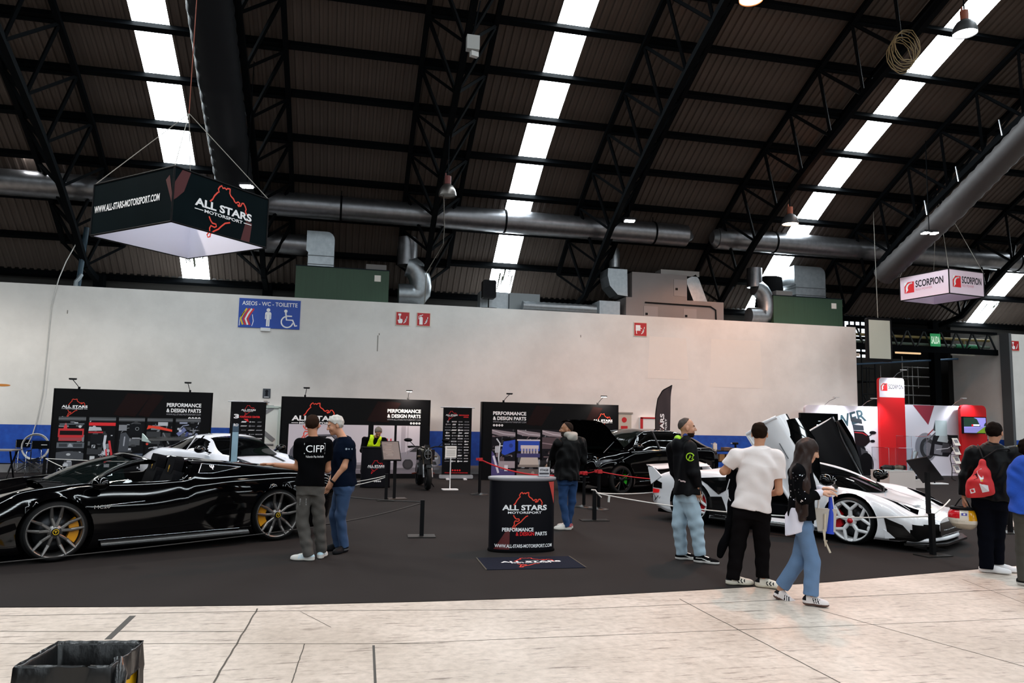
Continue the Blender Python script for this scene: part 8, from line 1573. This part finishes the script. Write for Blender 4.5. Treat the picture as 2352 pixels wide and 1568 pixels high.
G = Sdf(.009, [(cap(J(1688, 1084, .20), J(1676, 1096, .10), .05), 0), (cap(J(1690, 1090, .14), J(1694, 1200, .12), .07, .085), .05), (cap(J(1686, 1160, .10), J(1688, 1262, .06), .075, .05), .05), (cap(J(1678, 1200, .04), J(1655, 1276, .0), .05, .035), .04), (cap(J(1698, 1110, .18), J(1700, 1225, .16), .05, .06), .05)]); G.folds(.016, 30, 9, (1, 1, .3))
jk = bpy.data.objects.new('draped_jacket', None); link(jk); jk.location = p.t.location; jk.rotation_euler = p.t.rotation_euler; tag(jk, 'black jacket hanging from the bent left arm of the man in white', 'jacket'); G.build('cloth_body', mt('#08080a', .75, bump=(30, .3)), jk)
mb = MB().m(mt('#b8b8bc', .5)); a = J(1672, 1128, .02); mb.tube([J(1676, 1100, .05), J(1667, 1132, .0), J(1678, 1150, .0)], .006, 6); mb.build('zip_edge', jk)
# --- woman with long hair
p = Person('woman with long dark hair, black studded jacket and blue jeans walking to the right', (1840, 1386), (1851, 1005), -88, .86); J = p.J
p.set(J(1843, 1195), J(1842, 1062), [J(1826, 1078, .14), J(1834, 1078, -.15)], [(J(1840, 1140, .19), J(1884, 1122, .12), (1, -.1, .1), (0, 0, -1), .5), (J(1846, 1145, -.19), J(1884, 1132, -.10), (1, .2, .15), (0, .3, -1), .5)],
      [(J(1850, 1212, .06), J(1834, 1288, .08), J(1792, 1352, .10)), (J(1846, 1212, -.06), J(1866, 1290, -.05), J(1862, 1370, -.05))], (J(1858, 1034, .0), -88, -.42), [(.95, .12, -.38), (1, -.05, 0)])
p.skin('#b98a70', brow='#1a100c')
p.legsmesh('jeans', mt('#5b7698', .85, noise=(3, .38, (1, 1, .4)), bump=(120, .3)), .06, (.098, .080, .078), (-.03, -.02), fold=.007, seat=1.0, flare=1.0)
JK = mt('#0b0b0d', .8, bump=(50, .3)); p.upper('jacket', JK, -.02, .036, (1.80, 1.75), .078, drape=1.0, fold=.010)
mb = MB().m(mt('#d8d8e0', .15, 1)); rnd = random.Random(5)
for q in range(26): c = J(1815+rnd.random()*36, 1085+rnd.random()*75, -.5); mb.disc(c, X_, Z_, 0, 0, .006, 6)
p.decal(mb, 'studs', p.ubv, (0, 1, 0), .006)
SHW = mt('#d4d0dc', .85); S = Sdf(.009, [(loftc(p.hip, p.U, p.R, p.F, [-.22, -.05, .12], [.160, .158, .14], [.165, .15, .12], None, [-.07, -.05, -.01]), 0)]); S.folds(.016, 34, 7, (1, 1, .12)); S.clip(J(1806, 1232), (-.12, 0, -1)); S.clip(J(1838, 1218), (.35, 0, -1)); S.clip(J(1863, 1200), (1, 0, .1)); S.clip(J(1803, 1200), (-1, 0, 0)); S.build('white_shirt_tail', SHW, p.t)
for a, q in ((0, 1), (1, -1)):
    S = Sdf(.006, [(cap(L2(p.arms[a][0], p.arms[a][1], .74), L2(p.arms[a][0], p.arms[a][1], .97), .044, .040), 0)]); S.build('shirt_cuff', SHW, p.t)
HC = '#24140f'; hh = p.h; k = p.k
S = Sdf(.007, [(ell(hh(0, -.014, .030), np.array([.088, .106, .100])*k, p.HR), .0), (cap(hh(0, -.05, .0), J(1836, 1090, -.03), .085, .085), .06), (cap(J(1836, 1085, -.07), J(1842, 1188, -.15), .080, .045), .06), (cap(J(1828, 1085, .03), J(1826, 1150, .04), .07, .045), .05), (cap(hh(-.06, -.02, -.02), J(1850, 1120, -.16), .035, .045), .04), (cap(hh(.06, -.02, -.02), J(1846, 1120, -.19), .040, .050), .04), (cap(J(1848, 1110, -.19), J(1850, 1180, -.20), .045, .03), .03),
             (ell(hh(0, .078, -.035), np.array([.064, .072, .090])*k, p.HR), -.012), (ell(hh(0, .10, .0), np.array([.05, .05, .06])*k, p.HR), -.01)]); S.folds(.006, 70, 3, (1, 1, .1)); S.build('hair', mt(HC, .45, spec=.25, bump=(60, .6, (3, 3, .2))), p.t)
SAM = [mt('#ddd4d2', .6), mt('#5a4038', .7), mt('#121216', .6)]
p.shoe(1, SAM, ln=.25, pick=stripes(0), sole=.024); p.shoe(0, SAM, ln=.25, pick=stripes(0), sole=.024, tilt=p.legs[0][2][2]-.085)
b = J(1895, 1150, -.08); t = bpy.data.objects.new('paper_bag', None); link(t); t.location = p.t.location; t.rotation_euler = p.t.rotation_euler; tag(t, 'pale bag with dangling straps in the hands of the long haired woman', 'bag')
c = J(1897, 1168, -.05); mb = MB().m(mt('#b5ada4', .7)); w_, hh2 = .10, .22; mb.prism([(-w_*.8, -hh2), (w_*.8, -hh2), (w_, 0), (-w_, 0)], c, X_, Z_, (0, .07, 0)); mb.build('bag_body', t)
mb = MB().m(mt('#d8d0cc', .7), True); [mb.tube([c+np.array([x, .03*q, 0]), c+np.array([x*.9, .03*q, .10]), c+np.array([x*.2, .03*q, .17]), c+np.array([-.05, .03*q, .15])], .010, 6) for x, q in ((-.07, 0), (.07, 1))]; mb.build('bag_handle', t)
mb = MB().m(mt('#c0b4a0', .6), True); mb.tube([c+np.array([-.01, -.01, -.05]), c+np.array([-.02, -.01, -.30]), c+np.array([.03, -.01, -.42])], .011, 6); mb.tube([c+np.array([-.03, -.01, -.2]), c+np.array([-.01, -.02, -.36]), c+np.array([.0, -.02, -.30])], .009, 6); mb.build('strap', t)
mb = MB().m(mt('#1438b0', .6), True); mb.tube([J(1907, 1138, -.03), J(1909, 1180, -.03), J(1906, 1225, -.03)], [.012, .03, .04], 8); tag(mb.build('blue_lanyard'), 'bright blue lanyard hanging beside the pale bag', 'lanyard'); o = bpy.data.objects['blue_lanyard']; o.location = p.t.location; o.rotation_euler = p.t.rotation_euler
# --- man in the leather jacket
p = Person('man in a black leather jacket with a red drawstring bag, back turned', (2281, 1316), (2286, 964), -6, 1.2); J = p.J
p.set(J(2274, 1140), J(2281, 1018), [J(2235, 1036, .02), J(2326, 1036, .0)], [(J(2220, 1092, .0), J(2214, 1142, .0), (-.05, 0, -1), (1, .2, 0), .9), (J(2338, 1090, .05), J(2320, 1130, .25), (-.5, .7, .0), (-.6, 0, -.5), .6)],
      [(J(2258, 1160, .0), J(2264, 1228, .02), J(2266, 1300, .0)), (J(2294, 1160, .04), J(2290, 1226, .10), J(2290, 1288, .16))], (J(2284, 993, .02), -14, -.05), [(1, .05, 0), (1, .25, 0)])
p.skin('#b07c60'); p.hair('#17110e', low=-.012, front=.045, vol=.010)
p.legsmesh('trousers', mt('#0b0d14', .85, bump=(50, .3)), .05, (.100, .080, .072), (.03, .03), fold=.010)
p.upper('leather_jacket', mt('#0d0d0e', .38, bump=(12, .4)), .03, .034, (1.92, 1.92), .088, drape=1.0, fold=.010, pick=None)
for i in (0, 1): p.shoe(i, [mt('#e2dfe0', .5), mt('#e8e6e6', .5)], ln=.31)
bg = bpy.data.objects.new('drawstring_bag', None); link(bg); bg.location = p.t.location; bg.rotation_euler = p.t.rotation_euler; tag(bg, 'red drawstring bag with a white print on the back of the leather jacket', 'bag')
c = [J(*q, -.24) for q in ((2256, 1050), (2262, 1053), (2282, 1117), (2258, 1140), (2222, 1144), (2226, 1118), (2243, 1068))]
G = Sdf(.007, [(cap(J(2257, 1060, -.22), J(2248, 1104, -.25), .03, .09), 0), (cap(J(2240, 1112, -.24), J(2236, 1130, -.24), .095, .085), .05), (cap(J(2262, 1085, -.23), J(2270, 1120, -.23), .06, .065), .05), (cap(J(2240, 1132, -.24), J(2266, 1126, -.24), .07, .07), .05)]); G.folds(.006, 40, 5); G.clip(J(2240, 1143, -.3), (.1, 0, -1)); G.build('bag_body', mt('#c01820', .6), bg)
mb = MB(); [(mb.m(m_), mb.flat(P_, J(2248, 1105, -.6), X_, Z_)) for m_, P_ in ((mt('#d8d4d4', .6), [(-.02, .10), (.03, .14), (.05, .02), (.02, -.02)]), (BLACK, [(-.06, .05), (-.02, .08), (-.01, .02), (-.05, .0)]), (mt('#d8d4d4', .6), [(.0, -.04), (.09, -.06), (.10, -.13), (.03, -.15)]), (mt('#d0a030', .6), [(.01, .0), (.04, .01), (.04, -.02)]), (mt('#d8d4d4', .6), [(-.10, -.12), (-.05, -.10), (-.04, -.15), (-.09, -.17)]), (BLACK, [(.02, -.09), (.08, -.10), (.08, -.11), (.02, -.10)]))]; p.decal(mb, 'bag_print', G.bv, (0, 1, 0)); bpy.data.objects['bag_print'].parent = bg
mb = MB().m(BLACK); mb.tube([J(2258, 1053, -.2), J(2290, 1032, -.17), J(2316, 1030, -.10), J(2332, 1050, .0)], .010, 6); mb.tube([J(2258, 1053, -.2), J(2250, 1030, -.14), J(2246, 1022, .0)], .010, 6); mb.build('cord', bg)
# helmet in his hand
hm = thing('helmet', 'white racing helmet with red and yellow patches held by the man in leather', 'helmet', p.b+p.ex*J(2211, 1180)[0]+Z_*(J(2211, 1184)[2]-.006), atan2(p.ex[1], p.ex[0]))
G = Sdf(.006, [(ell((0, 0, .0), (.165, .135, .135)), 0), (cap((-.03, 0, -.05), (.06, 0, -.06), .10), .05), (ell((0, 0, .15), (.12, .10, .07)), -.02)])
G.build('shell', [mt('#dcd6c8', .2, coat=.6), mt('#c81420', .2, coat=.6), mt('#e0a010', .2, coat=.6), mt('#a8a090', .3)], hm, lambda C: np.where((C[:, 0] < -.03) & (C[:, 2] > -.02), 1, np.where((C[:, 0] > .065) & (C[:, 2] > -.04), 2, np.where(C[:, 2] < -.085, 3, 0))))
mb = MB().m(BLACK, True); mb.tube([(.12*cos(a), .10*sin(a), .10) for a in [2*pi*i/24 for i in range(24)]], .022, 8, closed=True); mb.build('neck_roll', hm)
mb = MB().m(BLACK); mb.tube([(-.09, 0, .10), (-.03, 0, .20), (.01, 0, .24), (.05, 0, .19), (.09, 0, .10)], .009, 6); mb.build('chin_strap', hm)
mb = MB().m(mt('#3838a0', .5)); mb.rect((0, -.5, 0), X_, Z_, -.01, .02, .05, .05); mb.m(mt('#c8c0b0', .5)); mb.text('GIVI', np.array([-.03, -.5, -.06]), X_, Z_, .018, width=.10); p2 = Person.decal
for i, v in enumerate(mb.v):
    r_ = G.bv.ray_cast(Vector(v), Vector((0, 1, 0)))
    if r_[0] is not None: mb.v[i] = np.array(r_[0])-Y_*.003
mb.build('sticker', hm, norm=False)
# --- person in the blue hoodie at the right edge
p = Person('person in a bright blue hoodie cut off by the right edge of the photo', (2362, 1346), (2358, 1004), -25, 1.05); J = p.J
p.set(J(2362, 1170), J(2362, 1058), [J(2334, 1072, .02), J(2394, 1070, .0)], [(J(2328, 1128, .0), J(2352, 1160, .14), (.6, .6, 0), (0, 0, -1), .5), (J(2402, 1128, .0), J(2400, 1180, .1), (0, .2, -1), (-1, 0, 0), .4)],
      [(J(2350, 1190, .0), J(2350, 1262, .02), J(2352, 1330, .0)), (J(2378, 1190, .0), J(2380, 1262, .02), J(2382, 1330, .1))], (J(2362, 1032, .02), -30, 0), [(1, -.3, 0), (1, .3, 0)])
p.skin('#b07c60'); p.hair('#120d0b', low=-.02, front=.06, vol=.022); p.legsmesh('trousers', mt('#3a3832', .85), .06, (.098, .078, .066), (.02, .02))
p.upper('hoodie', mt('#1a4cb4', .9, bump=(80, .3)), .05, .036, (1.9, 1.9), .084, drape=1.02, fold=.010, extra=[(ell(p.neck-p.F*.08-p.U*.03, np.array([.13, .07, .10]), np.stack([p.R, p.F, p.U], 1)), .04), (cap(p.neck+p.R*.07, p.neck-p.R*.07, .06), .03)])
for i in (0, 1): p.shoe(i, [mt('#1a1a1c', .6), mt('#c8c4c0', .6)])
t = thing('yellow_poster', 'yellow card showing behind the blue hoodie at the right edge', 'card', aty(2342, 1032, 14)); part(MB().m(mt('#d8c818', .6)).box((0, 0, 0), (.3, .01, .22), R=np.array(Matrix.Rotation(radians(-30), 3, 'Y'))), 'card_sheet', t); part(MB().m(BLACK).bar((0, .02, -.1), (0, .02, -1.27), .03), 'post', t)
# ------------------------------------------------------------------ world and render look
w = bpy.data.worlds.new('world'); SC.world = w; w.use_nodes = True
w.node_tree.nodes['Background'].inputs[0].default_value = (.8, .9, 1, 1); w.node_tree.nodes['Background'].inputs[1].default_value = .02
vs = SC.view_settings; vs.view_transform = 'Standard'; vs.look = 'None'; vs.gamma = 1; vs.exposure = 0; vs.use_curve_mapping = False
